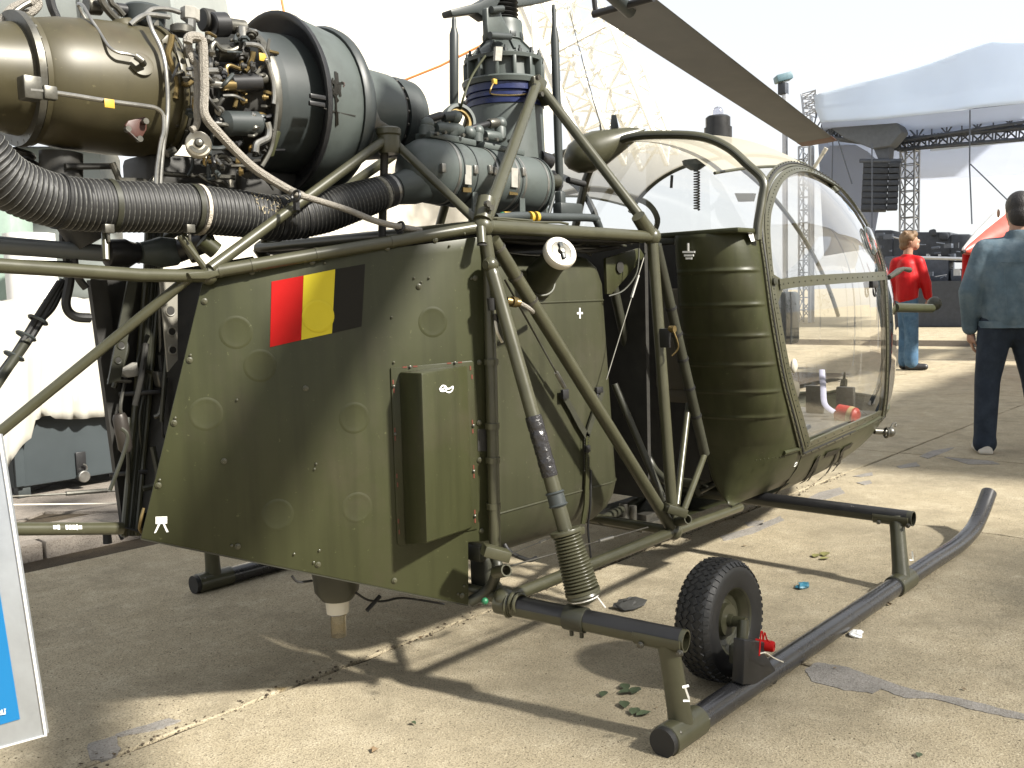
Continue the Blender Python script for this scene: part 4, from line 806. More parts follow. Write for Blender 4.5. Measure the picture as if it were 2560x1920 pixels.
for (u, v) in ((595, 745), (590, 800)): m = MB(); p = W(600+u*.3255, v*.3255, y=-.25); m.box(p, (.05, .01, .012)); m.build('shroud_latch', BLACKP, eng, bevel=.002)
# paper label on the front housing
m = MB(); q = [W(*rp(u, v), y=-.118) for u, v in [(985, 680), (1065, 690), (1085, 775), (1005, 765)]]; m.prism(q, V((0, -.003, .002))); m.build('data_label', PLATE, eng, smooth=False)
# ------------------------------------------------------------------ engine mounting V on our side
MT = W(972, 345, y=-.24)
mount = MB(); mount.lathe(MT+V((0, 0, -.045)), (0, 0, 1), [(0, .030), (.02, .034), (.05, .032), (.055, .036), (.07, .036), (.075, .028)], 22); mount = mount.build('engine_mount', OLIVEG, H)
T([MT+V((-.02, 0, -.01)), W(525, 672, y=-.27)], .0145, 'mount_strut', OLIVEG, mount); T([MT+V((.02, 0, -.01)), W(1198, 560, y=-.52)], .0125, 'mount_strut', OLIVEG, mount)
T([YM(MT), YM(W(525, 672, y=-.27))], .0145, 'mount_strut', OLIVEG, mount); T([YM(MT), YM(W(1198, 560, y=-.52))], .0125, 'mount_strut', OLIVEG, mount)
P_ = [W(*rp(u, v), y=-.2) for u, v in [(985, 830), (1020, 812), (1050, 830), (1085, 920), (1160, 965), (1150, 990), (1060, 985), (1005, 1000), (990, 900)]]
m = MB(); m.prism(P_, (0, .05, 0)); m.build('mount_bracket', STEELD, mount, bevel=.006)
m = MB(); m.tube([MT+V((0, .02, -.03)), MT+V((0, .05, -.3))], .012, 10); m.build('mount_post', SHADOWM, mount)
# braided hose running on to the deck, with clips
m = MB(); m.tube(smoothline([ep(2240, 1470, -.25), W(740, 485, y=-.30), W(800, 503, y=-.32), W(870, 525, y=-.36), W(950, 556, y=-.42), W(1053, 577, y=-.46)], 6), .0085, 10); m.build('oil_pipe', BRAID, eng)
for u, v in ((740, 490), (1000, 568)): m = MB(); p = W(u, v, y=-.34 if u < 900 else -.44); m.tor(p, (1, .1, -.3), .014, .004, 16, 6); m.box(p+V((0, 0, -.02)), (.012, .012, .03)); m.build('pipe_clip', BLACKP, eng)
# ------------------------------------------------------------------ corrugated air hose
hp = [W(-60, 372, y=-.20), W(0, 440, y=-.19), W(70, 480, y=-.18), W(160, 506, y=-.17), W(270, 515, y=-.17), W(400, 519, y=-.17), W(480, 523, y=-.17), W(600, 534, y=-.17), W(700, 545, y=-.18), W(800, 530, y=-.20), W(900, 500, y=-.22), W(968, 478, y=-.22)]
line = smoothline(hp, 40); 
acc = [0]
for i in range(1, len(line)): acc.append(acc[-1]+(line[i]-line[i-1]).length)
tot = acc[-1]; pitch = .0125; N_ = int(tot/pitch)
def along(s):
    import bisect
    i = min(max(bisect.bisect(acc, s)-1, 0), len(line)-2); t = (s-acc[i])/max(1e-9, acc[i+1]-acc[i]); return line[i].lerp(line[i+1], t)
pts = []; rs = []; rib = MB()
for i in range(N_*4):
    s = tot*i/(N_*4); ph = i % 4; big = .0605-.013*max(0, (s/tot-.8)/.2); pts.append(along(s)); rs.append(big-(.0035 if ph in (0,) else .001 if ph in (1, 3) else 0))
m = MB(); m.tube(pts, rs, 26); hose = m.build('air_hose', BLACK, H, ang=80)
for i in range(N_):
    s = pitch*(i+.5); 
    if s > tot-.01: break
    p = along(s); d_ = (along(s+.004)-along(s-.004)).normalized(); rib.tor(p, d_, (.0605-.013*max(0, (s/tot-.8)/.2))-.0006, .0011, 26, 4)
tag(rib.build('hose_wire_ribs', mat('worn_rib_wire', (.13, .13, .12), .42, var=.35, scale=60), hose), kind='stuff')
def near(u): 
    best = min(range(0, 1000), key=lambda i: abs(pix(along(tot*i/1000))[0]-u)); return tot*best/1000
for u, wd, mt_, rr in ((272, .013, OLIVED, .063), (145, .006, BLACK, .0627), (478, .012, OLIVED, .063), (495, .010, mat('white_cord_whipping', (.42, .38, .32), .6, var=.3, scale=90, bump=.6, bscale=200), .064), (690, .010, BLACK, .063), (752, .006, BLACK, .0625)):
    s = near(u); p = along(s); d_ = (along(s+.004)-along(s-.004)).normalized(); m = MB(); m.lathe(p-d_*wd/2, d_, [(0, rr-.003), (0, rr), (wd, rr), (wd, rr-.003)], 28); m.build('hose_band', mt_, hose)
for u in (272, 475): 
    p = W(u-2, 572, y=-.22); m = MB(); m.box(p, (.022, .02, .02)); m.cyl(p+V((0, 0, 0)), p+V((.0, 0, -.03)), .004, 8); m.build('band_screw', STEELD, hose, bevel=.002)
s = near(952); p = along(s); d_ = (along(s+.004)-along(s-.004)).normalized(); m = MB(); m.lathe(p-d_*.012, d_, [(0, .046), (.002, .050), (.012, .050), (.014, .046)], 28); m.build('hose_band', mat('knitted_sleeve', (.26, .25, .21), .7, var=.3, scale=120, bump=.8, bscale=260), hose)
m = MB(); m.lathe(p+d_*.006, d_, [(0, .046), (.004, .049), (.04, .048), (.044, .044)], 28); m.build('rubber_cuff', BLACKP, hose)
m = MB(); m.lathe(p+d_*.030, d_, [(0, .0485), (.010, .0485)], 28, caps=False); m.build('hose_clip', STEEL, hose)
# frayed patch on the hose
m = MB(); rnd = random.Random(9)
for i in range(70):
    s = near(655)+rnd.uniform(-.05, .06); q = along(s); d_ = (along(s+.004)-along(s-.004)).normalized(); vdir = (CP-q).normalized(); vdir = (vdir-d_*vdir.dot(d_)).normalized(); sd = d_.cross(vdir); a = rnd.uniform(.2, 1.25)
    e = vdir*cos(a)+sd*sin(a)*(1 if sd.z > 0 else -1); c0 = q+e*.061; m.tube([c0, c0+d_*rnd.uniform(-.004, .004)+V((rnd.uniform(-.006, .006), 0, -.010*rnd.random()))+e*.003], .0008, 4)
tag(m.build('frayed_fibres', mat('frayed_straw', (.33, .28, .18), .8), hose), kind='stuff')
# ------------------------------------------------------------------ oil cooler drum
DA, DB = W(1075, 428, y=-.22), W(1338, 470, y=-.22); dd = (DB-DA).normalized(); DL = (DB-DA).length; DR = .097
m = MB(); m.lathe(DA, dd, [(0, DR), (DL*.22, DR), (DL*.22, DR-.001), (DL*.45, DR-.001), (DL*.45, DR+.001), (DL*.70, DR+.001), (DL*.97, DR), (DL*.985, DR-.004), (DL, DR-.012), (DL+.004, DR-.02), (DL+.004, .03), (DL-.02, .0)], 48, caps=False); drum = m.build('oil_cooler_drum', GREY, H)
# dome and elbow toward the hose
EL = W(985, 474, y=-.22)
m = MB(); ddn = -dd; m.lathe(DA, ddn, [(0, DR), (.02, DR-.001), (.05, DR-.008), (.075, DR-.022), (.095, DR-.045), (.105, DR-.075), (.107, 0)], 40, caps=False); m.build('cooler_dome', GREY, drum, ang=70)
m = MB(); m.tube([EL, EL.lerp(DA, .45)+V((0, 0, -.015)), DA+V((.0, -.01, -.012))], [.044, .055, .074], 28); m.build('inlet_elbow', GREY, drum)
for t, wd, mt_, rr in ((.06, .016, STEEL, .0985), (.10, .008, GREYD, .100), (.22, .006, GREYD, .0995), (.40, .014, STEEL, .0985), (.44, .008, GREYD, .100), (.60, .014, STEEL, .0985), (.64, .008, GREYD, .100), (.67, .014, STEEL, .0985), (.90, .014, STEEL, .0985), (.94, .009, GREYD, .1005)):
    m = MB(); m.lathe(DA+dd*(DL*t), dd, [(0, DR-.002), (0, rr), (wd*.6, rr), (wd*.6, DR-.002)], 48); m.build('drum_band', mt_, drum)
for u, v in ((1107, 420), (1188, 424), (1225, 424), (1237, 428), (1308, 430)): m = MB(); m.box(W(u, v, y=-.318), (.016, .014, .026)); m.build('band_latch', STEEL, drum, bevel=.002)
for u, v in ((1170, 438), (1286, 445)):
    m = MB(); q = [W(u+a, v+b, y=-.319) for a, b in [(-7, -26), (9, -24), (9, 24), (-7, 22)]]; m.prism(q, (0, .004, 0)); m.build('data_plate', PLATE, drum, smooth=False)
    m = MB(); q = [W(u+a, v+b+36, y=-.308) for a, b in [(-12, -6), (9, -5), (9, 7), (-12, 6)]]; m.prism(q, (0, .004, 0)); m.build('data_plate', BRASS, drum, smooth=False)
for u in (1185, 1303): m = MB(); m.prism([W(u+a, v, y=-.30) for a, v in [(-3, 480), (9, 480), (11, 545), (-3, 545)]], (0, .006, 0)); m.build('drum_bracket', GREY, drum)
# manifold on top of the drum
mf = MB(); mf.box(DA.lerp(DB, .15)+V((0, .0, DR+.006)), (.20, .07, .02), (dd, V((0, 1, 0)), V((0, 0, 1)))); mf.box(DA.lerp(DB, .62)+V((0, 0, DR+.006)), (.20, .07, .02), (dd, V((0, 1, 0)), V((0, 0, 1)))); mf.build('cooler_manifold', GREY, drum, bevel=.005)
def rb(u, v, y=-.22): return W(600+u*.3255, v*.3255, y=y)
for (a, b, r_, mt_) in [((1430, 1060), (1440, 960), .024, GREY), ((1640, 980), (1600, 1060), .022, GREY), ((1500, 990), (1700, 1000), .022, GREY), ((1820, 1100), (1820, 1010), .020, GREY), ((2000, 1080), (1995, 960), .020, GREY), ((1880, 1040), (2020, 1060), .018, GREY), ((1560, 900), (1690, 890), .016, GREYD), ((1440, 920), (1560, 880), .012, BLACKP), ((1770, 990), (1930, 945), .010, BLACKP), ((1910, 950), (1990, 945), .016, STEELD)]:
    p0, p1 = rb(*a), rb(*b); d_ = p1-p0; L = d_.length; m = MB(); m.lathe(p0, d_, [(0, 0), (0, r_*.8), (L*.1, r_), (L*.8, r_), (L, r_*.7), (L+.006, r_*.35), (L+.006, 0)], 16, caps=False); m.build('cooler_fitting', mt_, drum)
for u, v in ((1440, 955), (1650, 900), (1825, 1010), (2000, 950), (1760, 1020)): m = MB(); m.sph(rb(u, v), .022, 12); m.build('fitting_cap', GREY, drum)
for u, v in ((1500, 1030), (1560, 1020), (1700, 1040), (1880, 1070), (1960, 1075), (2060, 1085)): m = MB(); p = rb(u, v, -.258); m.cyl(p, p+V((0, -.012, .0)), .006, 6); m.build('bolt', STEELD, drum)
p = rb(1690, 930, -.12); m = MB(); m.lathe(p, (-.3, -1, .1), [(-.03, .058), (0, .060), (.008, .056), (.008, .046), (-.01, .042)], 30, caps=False); m.build('cooler_pulley', GREY, drum); m = MB(); m.lathe(p, (-.3, -1, .1), [(.0, .044), (.0, .034), (-.01, .03)], 26, caps=False); m.build('pulley_ring', BRASS, drum)
# ------------------------------------------------------------------ gearbox and mast
GX = .76; GZ = lambda v: W(1262, v, y=0).z; gb = MB()
gc = W(1262, 250, y=0); GX = gc.x; GV = V((GX, 0, 0))
def mz(v): return W(1262, v, x=GX).z
gb.lathe(GV, (0, 0, 1), [(1.33, .150), (mz(420), .142), (mz(275), .138)], 40); gb = gb.build('main_gearbox', GREY, H)
def glat(prof, name, mt_, n=40, ang=40): m = MB(); m.lathe(GV, (0, 0, 1), prof, n); return m.build(name, mt_, gb, ang=ang)
z0, z1 = mz(276), mz(222); h_ = z1-z0
glat([(z0, .13), (z0+.003, .142), (z0+h_*.22, .143), (z0+h_*.26, .134), (z0+h_*.34, .134), (z0+h_*.38, .143), (z0+h_*.5, .143), (z0+h_*.54, .134), (z0+h_*.62, .134), (z0+h_*.66, .142), (z1-.002, .142), (z1, .13)], 'vibration_ring', BLUEP)
z0, z1 = mz(222), mz(150); glat([(z0, .12), (z0, .150), (z0+.016, .155), (z0+.022, .150)], 'gearbox_flange', GREY); glat([(z0+.02, .125), (z1-.014, .120)], 'gearbox_web', GREY)
glat([(z1-.016, .12), (z1-.016, .142), (z1-.004, .145), (z1, .138), (z1, .1)], 'gearbox_flange', GREY)
for k in range(14):
    q = 2*pi*k/14+.1; e = V((cos(q), sin(q), 0)); m = MB(); a_ = GV+e*.120+V((0, 0, z0+.02)); b_ = GV+e*.120+V((0, 0, z1-.014)); tn = V((-sin(q), cos(q), 0)); m.box((a_+b_)/2+e*.012, (.03, .012, (b_-a_).length), (e, tn, V((0, 0, 1)))); m.build('gearbox_rib', GREY, gb, bevel=.003)
for k in range(16):
    q = 2*pi*k/16; e = V((cos(q), sin(q), 0)); p = GV+e*.132+V((0, 0, z1)); m = MB(); m.cyl(p, p+V((0, 0, .010)), .008, 6); m.cyl(p, p+V((0, 0, .022)), .0045, 8); m.build('bolt', GREYD, gb)
zc1 = mz(107); glat([(z1, .118), (z1+.01, .115), (zc1-.004, .070), (zc1, .070)], 'mast_cone', GREY); 
for k in range(8):
    q = 2*pi*k/8+.3; e = V((cos(q), sin(q), 0)); tn = V((-sin(q), cos(q), 0)); a_ = GV+e*.116+V((0, 0, z1+.012)); b_ = GV+e*.070+V((0, 0, zc1)); d_ = (b_-a_).normalized(); m = MB(); m.box((a_+b_)/2, ((b_-a_).length, .007, .010), (d_, tn, d_.cross(tn))); m.build('cone_rib', GREY, gb)
z2 = mz(52); glat([(zc1, .066), (zc1+.006, .074), (zc1+.010, .072), (z2-.02, .072), (z2-.004, .069), (z2, .060)], 'mast_sleeve', GREY)
for k in range(10):
    q = 2*pi*k/10; e = V((cos(q), sin(q), 0)); tn = V((-sin(q), cos(q), 0)); m = MB(); m.box(GV+e*.0722+V((0, 0, zc1+.018)), (.004, .024, .018), (e, tn, V((0, 0, 1)))); m.build('sleeve_port', GREYD, gb, bevel=.001)
z3 = mz(-10); pr = []
for i in range(6): pr += [(z2+(z3-z2)*i/6, .044), (z2+(z3-z2)*(i+.5)/6, .058)]
glat(pr+[(z3, .044)], 'rubber_boot', BLACK, ang=80)
glat([(z3, .05), (z3+.02, .075), (z3+.05, .075), (z3+.06, .045), (z3+.4, .04)], 'rotor_mast', GREYD)
glat([(z3+.33, .05), (z3+.33, .16), (z3+.37, .17), (z3+.41, .15), (z3+.43, .05)], 'rotor_head', GREYD)
# scissor link, swash arms, pitch links
m = MB(); q = [W(u, v, y=-.09) for u, v in [(1217, 18), (1250, 16), (1256, 40), (1275, 75), (1276, 90), (1268, 98), (1222, 94), (1218, 60)]]; m.prism(q, (0, .025, 0)); m.build('scissor_link', GREY, gb, bevel=.006)
m = MB(); m.cyl(W(1228, 24, y=-.1), W(1256, 22, y=-.1), .012, 12); m.cyl(W(1225, 88, y=-.1), W(1275, 92, y=-.1), .012, 12); m.build('link_pin', GREYD, gb)
m = MB(); q = [W(u, v, y=-.03) for u, v in [(1127, 24), (1200, 5), (1225, -10), (1260, -10), (1220, 50), (1195, 32), (1132, 40)]]; m.prism(q, (0, .05, 0)); m.build('swash_arm', GREYD, gb, bevel=.006)
m = MB(); q = [W(u, v, y=-.03) for u, v in [(1280, 18), (1340, 10), (1385, 0), (1390, -12), (1290, -14)]]; m.prism(q, (0, .05, 0)); m.build('swash_arm', GREYD, gb, bevel=.006)
for (u0, v0, u1, v1, y0) in ((1135, 44, 1135, 275, -.05), (1384, 12, 1400, 488, -.12)):
    a_, b_ = W(u0, v0, y=y0), W(u1, v1, y=y0); L = (b_-a_).length; m = MB(); m.lathe(a_, b_-a_, [(0, .006), (L*.03, .008), (L*.10, .008), (L*.18, .0155), (L*.93, .0150), (L*.97, .008), (L, .008)], 16); m.build('pitch_link', GREYD, gb)
# nameplate & chains
m = MB(); q = [W(u, v, y=-.102) for u, v in [(1240, 116), (1257, 117), (1254, 152), (1238, 151)]]; m.prism(q, (0, .01, 0)); m.build('data_plate', PLATE, gb, smooth=False)
m = MB(); m.tube(smoothline([W(1213, 140, y=-.10), W(1180, 190, y=-.13), W(1160, 240, y=-.14), W(1152, 270, y=-.12)], 5), .004, 6); m.build('lock_cable', OLIVE, gb)
m = MB(); m.tube(smoothline([W(1235, 205, y=-.155), W(1226, 225, y=-.16), W(1232, 236, y=-.15), W(1290, 238, y=-.15), W(1320, 234, y=-.14)], 5), .003, 6); m.build('lock_cable', BRASS, gb)
m = MB(); m.box(W(1236, 204, y=-.155), (.018, .012, .018)); m.build('tag', YELLOWM, gb, bevel=.003)
# apex fitting and the A struts
AP = W(1345, 214, y=-.155)
m = MB(); q = [W(u, v, y=-.165) for u, v in [(1335, 190), (1350, 185), (1365, 200), (1366, 222), (1378, 262), (1371, 264), (1355, 235), (1337, 228)]]; m.prism(q, (0, .03, 0)); apx = m.build('mast_strut', OLIVEG, H, bevel=.004)
T([AP+V((-.01, 0, -.0)), W(1215, 550, y=-.54)], [.0175, .0185], 'strut_tube', OLIVEG, apx); T([AP+V((.02, -.01, -.02)), TF+V((-.005, 0, .02))], .0175, 'strut_tube', OLIVEG, apx)
T([YM(AP), YM(TN)], .0175, 'strut_tube', OLIVEG, apx); T([YM(AP), YM(TF)], .0175, 'strut_tube', OLIVEG, apx)
for u, v in ((1214, 510), (1222, 520), (1342, 195), (1350, 236)): m = MB(); p = W(u, v, y=-.565 if v > 400 else -.185); m.cyl(p, p+V((0, -.012, 0)), .009, 8); m.build('strut_bolt', STEELD, apx)
m = MB(); m.tube([W(1216, 500, y=-.53), W(1206, 552, y=-.545)], .026, 14); m.build('strut_foot', OLIVEG, apx); m = MB(); m.tube([W(1595, 540, y=-.535), W(1622, 585, y=-.54)], .024, 14); m.build('strut_foot', OLIVEG, apx)
# mechanics between gearbox and cabin
for (a, b, r_, mt_) in [((1352, 450), (1390, 455), .03, OLIVED), ((1375, 435), (1395, 470), .022, BLACKP), ((1420, 450), (1460, 460), .012, BLACK), ((1345, 395), (1372, 405), .03, BLACKP), ((1362, 408), (1358, 420), .012, YELLOWM), ((1345, 470), (1342, 480), .022, YELLOWM), ((1388, 480), (1370, 540), .008, GREYD), ((1405, 490), (1395, 540), .006, GREYD)]:
    m = MB(); m.tube([W(*a, y=-.12), W(*b, y=-.12)], r_, 12); m.build('control_linkage', mt_, gb)
# ------------------------------------------------------------------ rotor blade
B0a, B0b = W(1490, 38, z=2.42), W(1640, -3, z=2.42); B1a, B1b = W(2006, 366, z=2.25), W(2090, 350, z=2.25)
bl = MB(); rows = []; NBk = 26; prof = [(0, 0), (.02, .35), (.08, .7), (.2, 1), (.35, 1), (.6, .7), (.85, .3), (1, .02), (.85, -.12), (.5, -.25), (.2, -.35), (.05, -.3)]
rootL, rootR = B0a, B0b
for i in range(NBk+1):
    t = i/NBk; a = B0a.lerp(B1a, t); b = B0b.lerp(B1b, t); dz = -.05*(t-t*t)*-1
    rows.append([b.lerp(a, s)+V((0, 0, h*.016-dz*.0)) for s, h in prof])
bl.grid(rows, cu=True); bl.f.append(tuple(range(12))); bl.f.append(tuple(NBk*12+k for k in range(12))[::-1])
BLADE = mat('faded_blade_paint', (.082, .088, .098), .5, var=.10, scale=5, dirt=(.09, .095, .10), dscale=3, dlo=.4, dhi=.7)
blade = bl.build('rotor_blade', BLADE, H, ang=50)
rows = []
for t in (.955, 1.004):
    a = B0a.lerp(B1a, t); b = B0b.lerp(B1b, t); rows.append([b.lerp(a, s*1.02-.01)+V((0, 0, h*.0195)) for s, h in prof])
m = MB(); m.grid(rows, cu=True); m.f.append(tuple(12+k for k in range(12))[::-1]); m.build('blade_tip_cap', mat('rusty_red_tip', (.11, .038, .022), .5, var=.2), blade, ang=50)
HUBP = V((GX, 0, z3+.37)); rc = (B0a+B0b)/2
m = MB(); m.tube([HUBP, HUBP.lerp(rc, .6)+V((0, 0, .015)), rc+(rc-HUBP).normalized()*.05], [.05, .045, .03], 14); m.build('blade_cuff', GREYD, blade)
m = MB(); m.tube([B0a+V((-.02, .0, .0)), B0b+V((-.02, 0, 0))], .017, 10); m.cyl(B0a+V((0, 0, -.01)), B0a+V((-.02, -.0, .12)), .012, 10); m.build('blade_root_fitting', BLACKP, blade)
for s in (2.094, 4.189-.085):   # the two other blades, out of view
    rot = M.Translation(V((GX, 0, 0))) @ M.Rotation(s, 4, 'Z') @ M.Translation(V((-GX, 0, 0)))
    me2 = blade.data.copy(); me2.transform(rot); obj('rotor_blade', me2, H)
# ------------------------------------------------------------------ CABIN
CX0, CXM, CXE, CWD, CZ0 = 1.33, 1.945, 3.80, .741, .985
def csec(x):
    if x >= CXM: s = sqrt(max(0, 1-((x-CXM)/(CXE-CXM))**1.815)); st = s**1.2; sb = s**.707
    else: q = (CXM-x)/(CXM-CX0); s = 1-.04*q**2; st = 1-.10*q**1.6; sb = 1
    zc = CZ0-.246*(max(0, x-CXM)/(CXE-CXM))**2
    return CWD*s, zc, .852*st, .812*sb
CN_ = 2.79
def cn(x): return 2.51
def cpt(x, a):
    """a=0 right side (-y) at mid height, pi/2 top, pi left, 3pi/2 bottom"""
    w_, zc, bt_, bb = csec(x); c, s = cos(a), sin(a)
    e_ = cn(x) if s >= 0 else CN_; y = -w_*math.copysign(abs(c)**(2/e_), c); z = zc+(bt_ if s >= 0 else bb)*math.copysign(abs(s)**(2/e_), s); return V((x, y, z))
def cval(P):
    x = P.x
    if x < CX0-.25 or x >= CXE: return 9
    w_, zc, bt_, bb = csec(max(x, CX0)); 
    if w_ < 1e-3: return 9
    e_ = cn(x) if P.z > zc else CN_; return abs(P.y/w_)**e_+abs((P.z-zc)/(bt_ if P.z > zc else bb))**e_
def chit(u, v, lift=1.0):
    """first hit of the sight line with the cabin skin"""
    r = ray(u, v); t = 2.2; last = None
    best = (9, None)
    while t < 6.5:
        P = CP+r*t; f = cval(P)
        if f < best[0]: best = (f, P.copy())
        if f <= 1.0: break
        t += .004
    P = best[1]
    w_, zc, bt_, bb = csec(max(P.x, CX0)); g_ = V((0, math.copysign(abs(P.y/w_)**(CN_-1)/w_, P.y), math.copysign(abs((P.z-zc)/(bt_ if P.z > zc else bb))**(CN_-1)/bt_, P.z-zc)))
    e = .02; g_.x = (cval(P+V((e, 0, 0)))-cval(P-V((e, 0, 0))))/(2*e)*.4 if P.x > CX0+.05 else 0
    return P, g_.normalized()
ZB = .50
def abelow(x):     # angle on the section where z = ZB (right side)
    w_, zc, bt_, bb = csec(x); q = min(.999, max(-.999, (zc-ZB)/bb)); s = q**(CN_/2) if q > 0 else 0; return -math.asin(min(.999, s))
NXs = 120; BX0 = 1.50; xs = [BX0+(CXE-.004-BX0)*(1-(1-i/NXs)**1.5) for i in range(NXs+1)]
cb_ = MB(); cb_.box((2.2, 0, .33), (1.2, .5, .04)); cabin = cb_.build('cabin_keel', OLIVED, H, bevel=.01)
# glazing and roof
def band(f0, f1, x0, x1, name, mt, n=10, par=None, xn=26, sc=1.0, keep=None):
    rows = []
    for i in range(xn+1):
        x = x0+(x1-x0)*(i/xn if x1 < 3.5 else 1-(1-i/xn)**1.6); a0 = abelow(x); sp = pi-2*a0; rr = []
        for k in range(n+1):
            p = cpt(x, a0+sp*(f0+(f1-f0)*k/n)); c = V((x, 0, CZ0)); rr.append(c+(p-c)*sc)
        rows.append(rr)
    m = MB(); m.grid(rows)
    if keep: m.f = [f for f in m.f if keep(sum((V(m.v[i]) for i in f), V((0, 0, 0)))/len(f))]
    return m.build(name, mt, par or cabin, ang=70)
GL = glassmat('canopy_perspex', (.985, .988, .988), mul=2.0)
RF = D.materials.new('cream_roof_sheet'); RF.use_nodes = True
_b = RF.node_tree.nodes['Principled BSDF']; _b.inputs['Base Color'].default_value = (.50, .47, .38, 1); _b.inputs['Roughness'].default_value = .5
_t = RF.node_tree.nodes.new('ShaderNodeBsdfTranslucent'); _t.inputs['Color'].default_value = (.72, .67, .55, 1)
_m = RF.node_tree.nodes.new('ShaderNodeMixShader'); _m.inputs[0].default_value = .45
RF.node_tree.links.new(_b.outputs[0], _m.inputs[1]); RF.node_tree.links.new(_t.outputs[0], _m.inputs[2]); _tp = RF.node_tree.nodes.new('ShaderNodeBsdfTransparent'); _m2 = RF.node_tree.nodes.new('ShaderNodeMixShader'); _m2.inputs[0].default_value = .22
RF.node_tree.links.new(_m.outputs[0], _m2.inputs[1]); RF.node_tree.links.new(_tp.outputs[0], _m2.inputs[2]); RF.node_tree.links.new(_m2.outputs[0], RF.node_tree.nodes['Material Output'].inputs['Surface'])
XR_ = 2.35
band(.32, .497, CX0, XR_, 'roof_panel', RF); band(.503, .69, CX0, XR_, 'roof_panel', RF)
band(0, .5, XR_, CXE-.004, 'nose_window', GL, n=16); band(.5, 1, XR_, CXE-.004, 'nose_window', GL, n=16)
# ribs : centre keel, transverse roof frames
def rib_x(f, x0, x1, r_=.010, mt=OLIVEG, name='canopy_rib'):
    P = []; n = 30
    for i in range(n+1): x = x0+(x1-x0)*i/n; a0 = abelow(x); P.append(cpt(x, a0+(pi-2*a0)*f))
    m = MB(); m.tube(P, r_, 8); return m.build(name, mt, cabin)
def rib_a(x, f0, f1, r_=.012, mt=OLIVEG, name='canopy_rib'):
    a0 = abelow(x); n = 30; P = [cpt(x, a0+(pi-2*a0)*(f0+(f1-f0)*i/n)) for i in range(n+1)]; m = MB(); m.tube(P, r_, 10); return m.build(name, mt, cabin)
rib_x(.5, CX0, CXE-.1, .012); rib_a(XR_, .30, .70, .012, OLIVEG); rib_a(CX0, .5, .80, .016, OLIVEG); rib_a(CX0+.02, .5, .73, .013, OLIVED)
archpx = [(1893, 600, 1.33), (1895, 561, 1.34), (1905, 500, 1.37), (1908, 452, 1.39), (1867, 410, 1.39), (1818, 368, 1.38), (1753, 342, 1.36), (1656, 337, 1.34), (1577, 343, 1.33), (1525, 366, 1.33), (1490, 400, 1.33), (1468, 440, 1.33), (1455, 490, 1.33), (1440, 560, 1.33), (1432, 592, 1.33)]
m = MB(); m.tube(smoothline([W(u, v, x=x) for u, v, x in archpx], 5), .017, 10); m.build('rear_arch', OLIVEG, cabin)
m = MB(); m.tube(smoothline([W(u, v, x=x-.012) for u, v, x in archpx], 5), .007, 8); m.build('arch_seal', OLIVED, cabin)
rib_x(.32, CX0, XR_, .006); rib_x(.69, CX0, XR_, .006)
def belt(sgn):  # sill all round
    P = []
    for i in range(41): x = 1.6+(CXE-.01-1.6)*(1-(1-i/40)**1.6); p = cpt(x, abelow(x)); P.append(V((p.x, p.y*sgn, p.z)))
    m = MB(); m.tube(P, .011, 8); m.build('window_sill', OLIVE, cabin)
belt(1); belt(-1)
# centre post behind + rear window pane
pc = W(1452, 560, x=CX0)
rows = []
for i in range(13):
    y = -.66+1.32*i/12; top = None
    w_, zc, bt_, bb = csec(CX0); zt = zc+bt_*(max(0, 1-abs(y/w_)**2.51))**(1/2.51); rows.append([V((CX0+.004, y, 1.34)), V((CX0+.004, y, max(1.345, zt-.01)))])
m = MB(); m.grid(rows); m.build('rear_window', GL, cabin, smooth=False)
# inner arches seen through the rear window
for yy in (.33,):
    P = [V((CX0+.03, yy+.30*cos(q), 1.34+.33*sin(q))) for q in [pi*i/20 for i in range(21)]]
    m = MB(); m.tube(P, .014, 8); m.build('inner_arch', GREYD if yy > 0 else OLIVED, cabin)
m = MB(); m.box((CX0+.20, 0, .86), (.02, .76, .98)); m.build('rear_bulkhead', SHADOWM, cabin, smooth=False)
m = MB(); m.box((1.245, -.535, 1.358), (.13, .33, .018)); m.build('wall_top_rail', OLIVE, cabin, bevel=.006)
m = MB(); m.box((CX0-.0, 0, 1.345), (.05, 1.36, .03)); m.build('wall_top_rail', OLIVED, cabin, bevel=.004)
# ground symbol on the wall
def podhit(u, v):
    r = ray(u, v); dg = bpy.context.evaluated_depsgraph_get(); return r
def onwall(u, v): return W(u, v, x=1.15+.235*(max(0, 1.35-W(u, v, x=1.17).z)/.85)**1.15)
for px in ([(1722, 608), (1722, 628)], [(1708, 630), (1739, 630)], [(1712, 638.5), (1736, 638.5)], [(1716, 646), (1732, 646)]):
    P = [onwall(u, v)+V((-.004, 0, 0)) for u, v in px]; m = MB(); m.ribbon(P, [V((-1, 0, 0))]*2, .007, .002); m.build('earth_symbol', WHITEM, cabin, smooth=False)
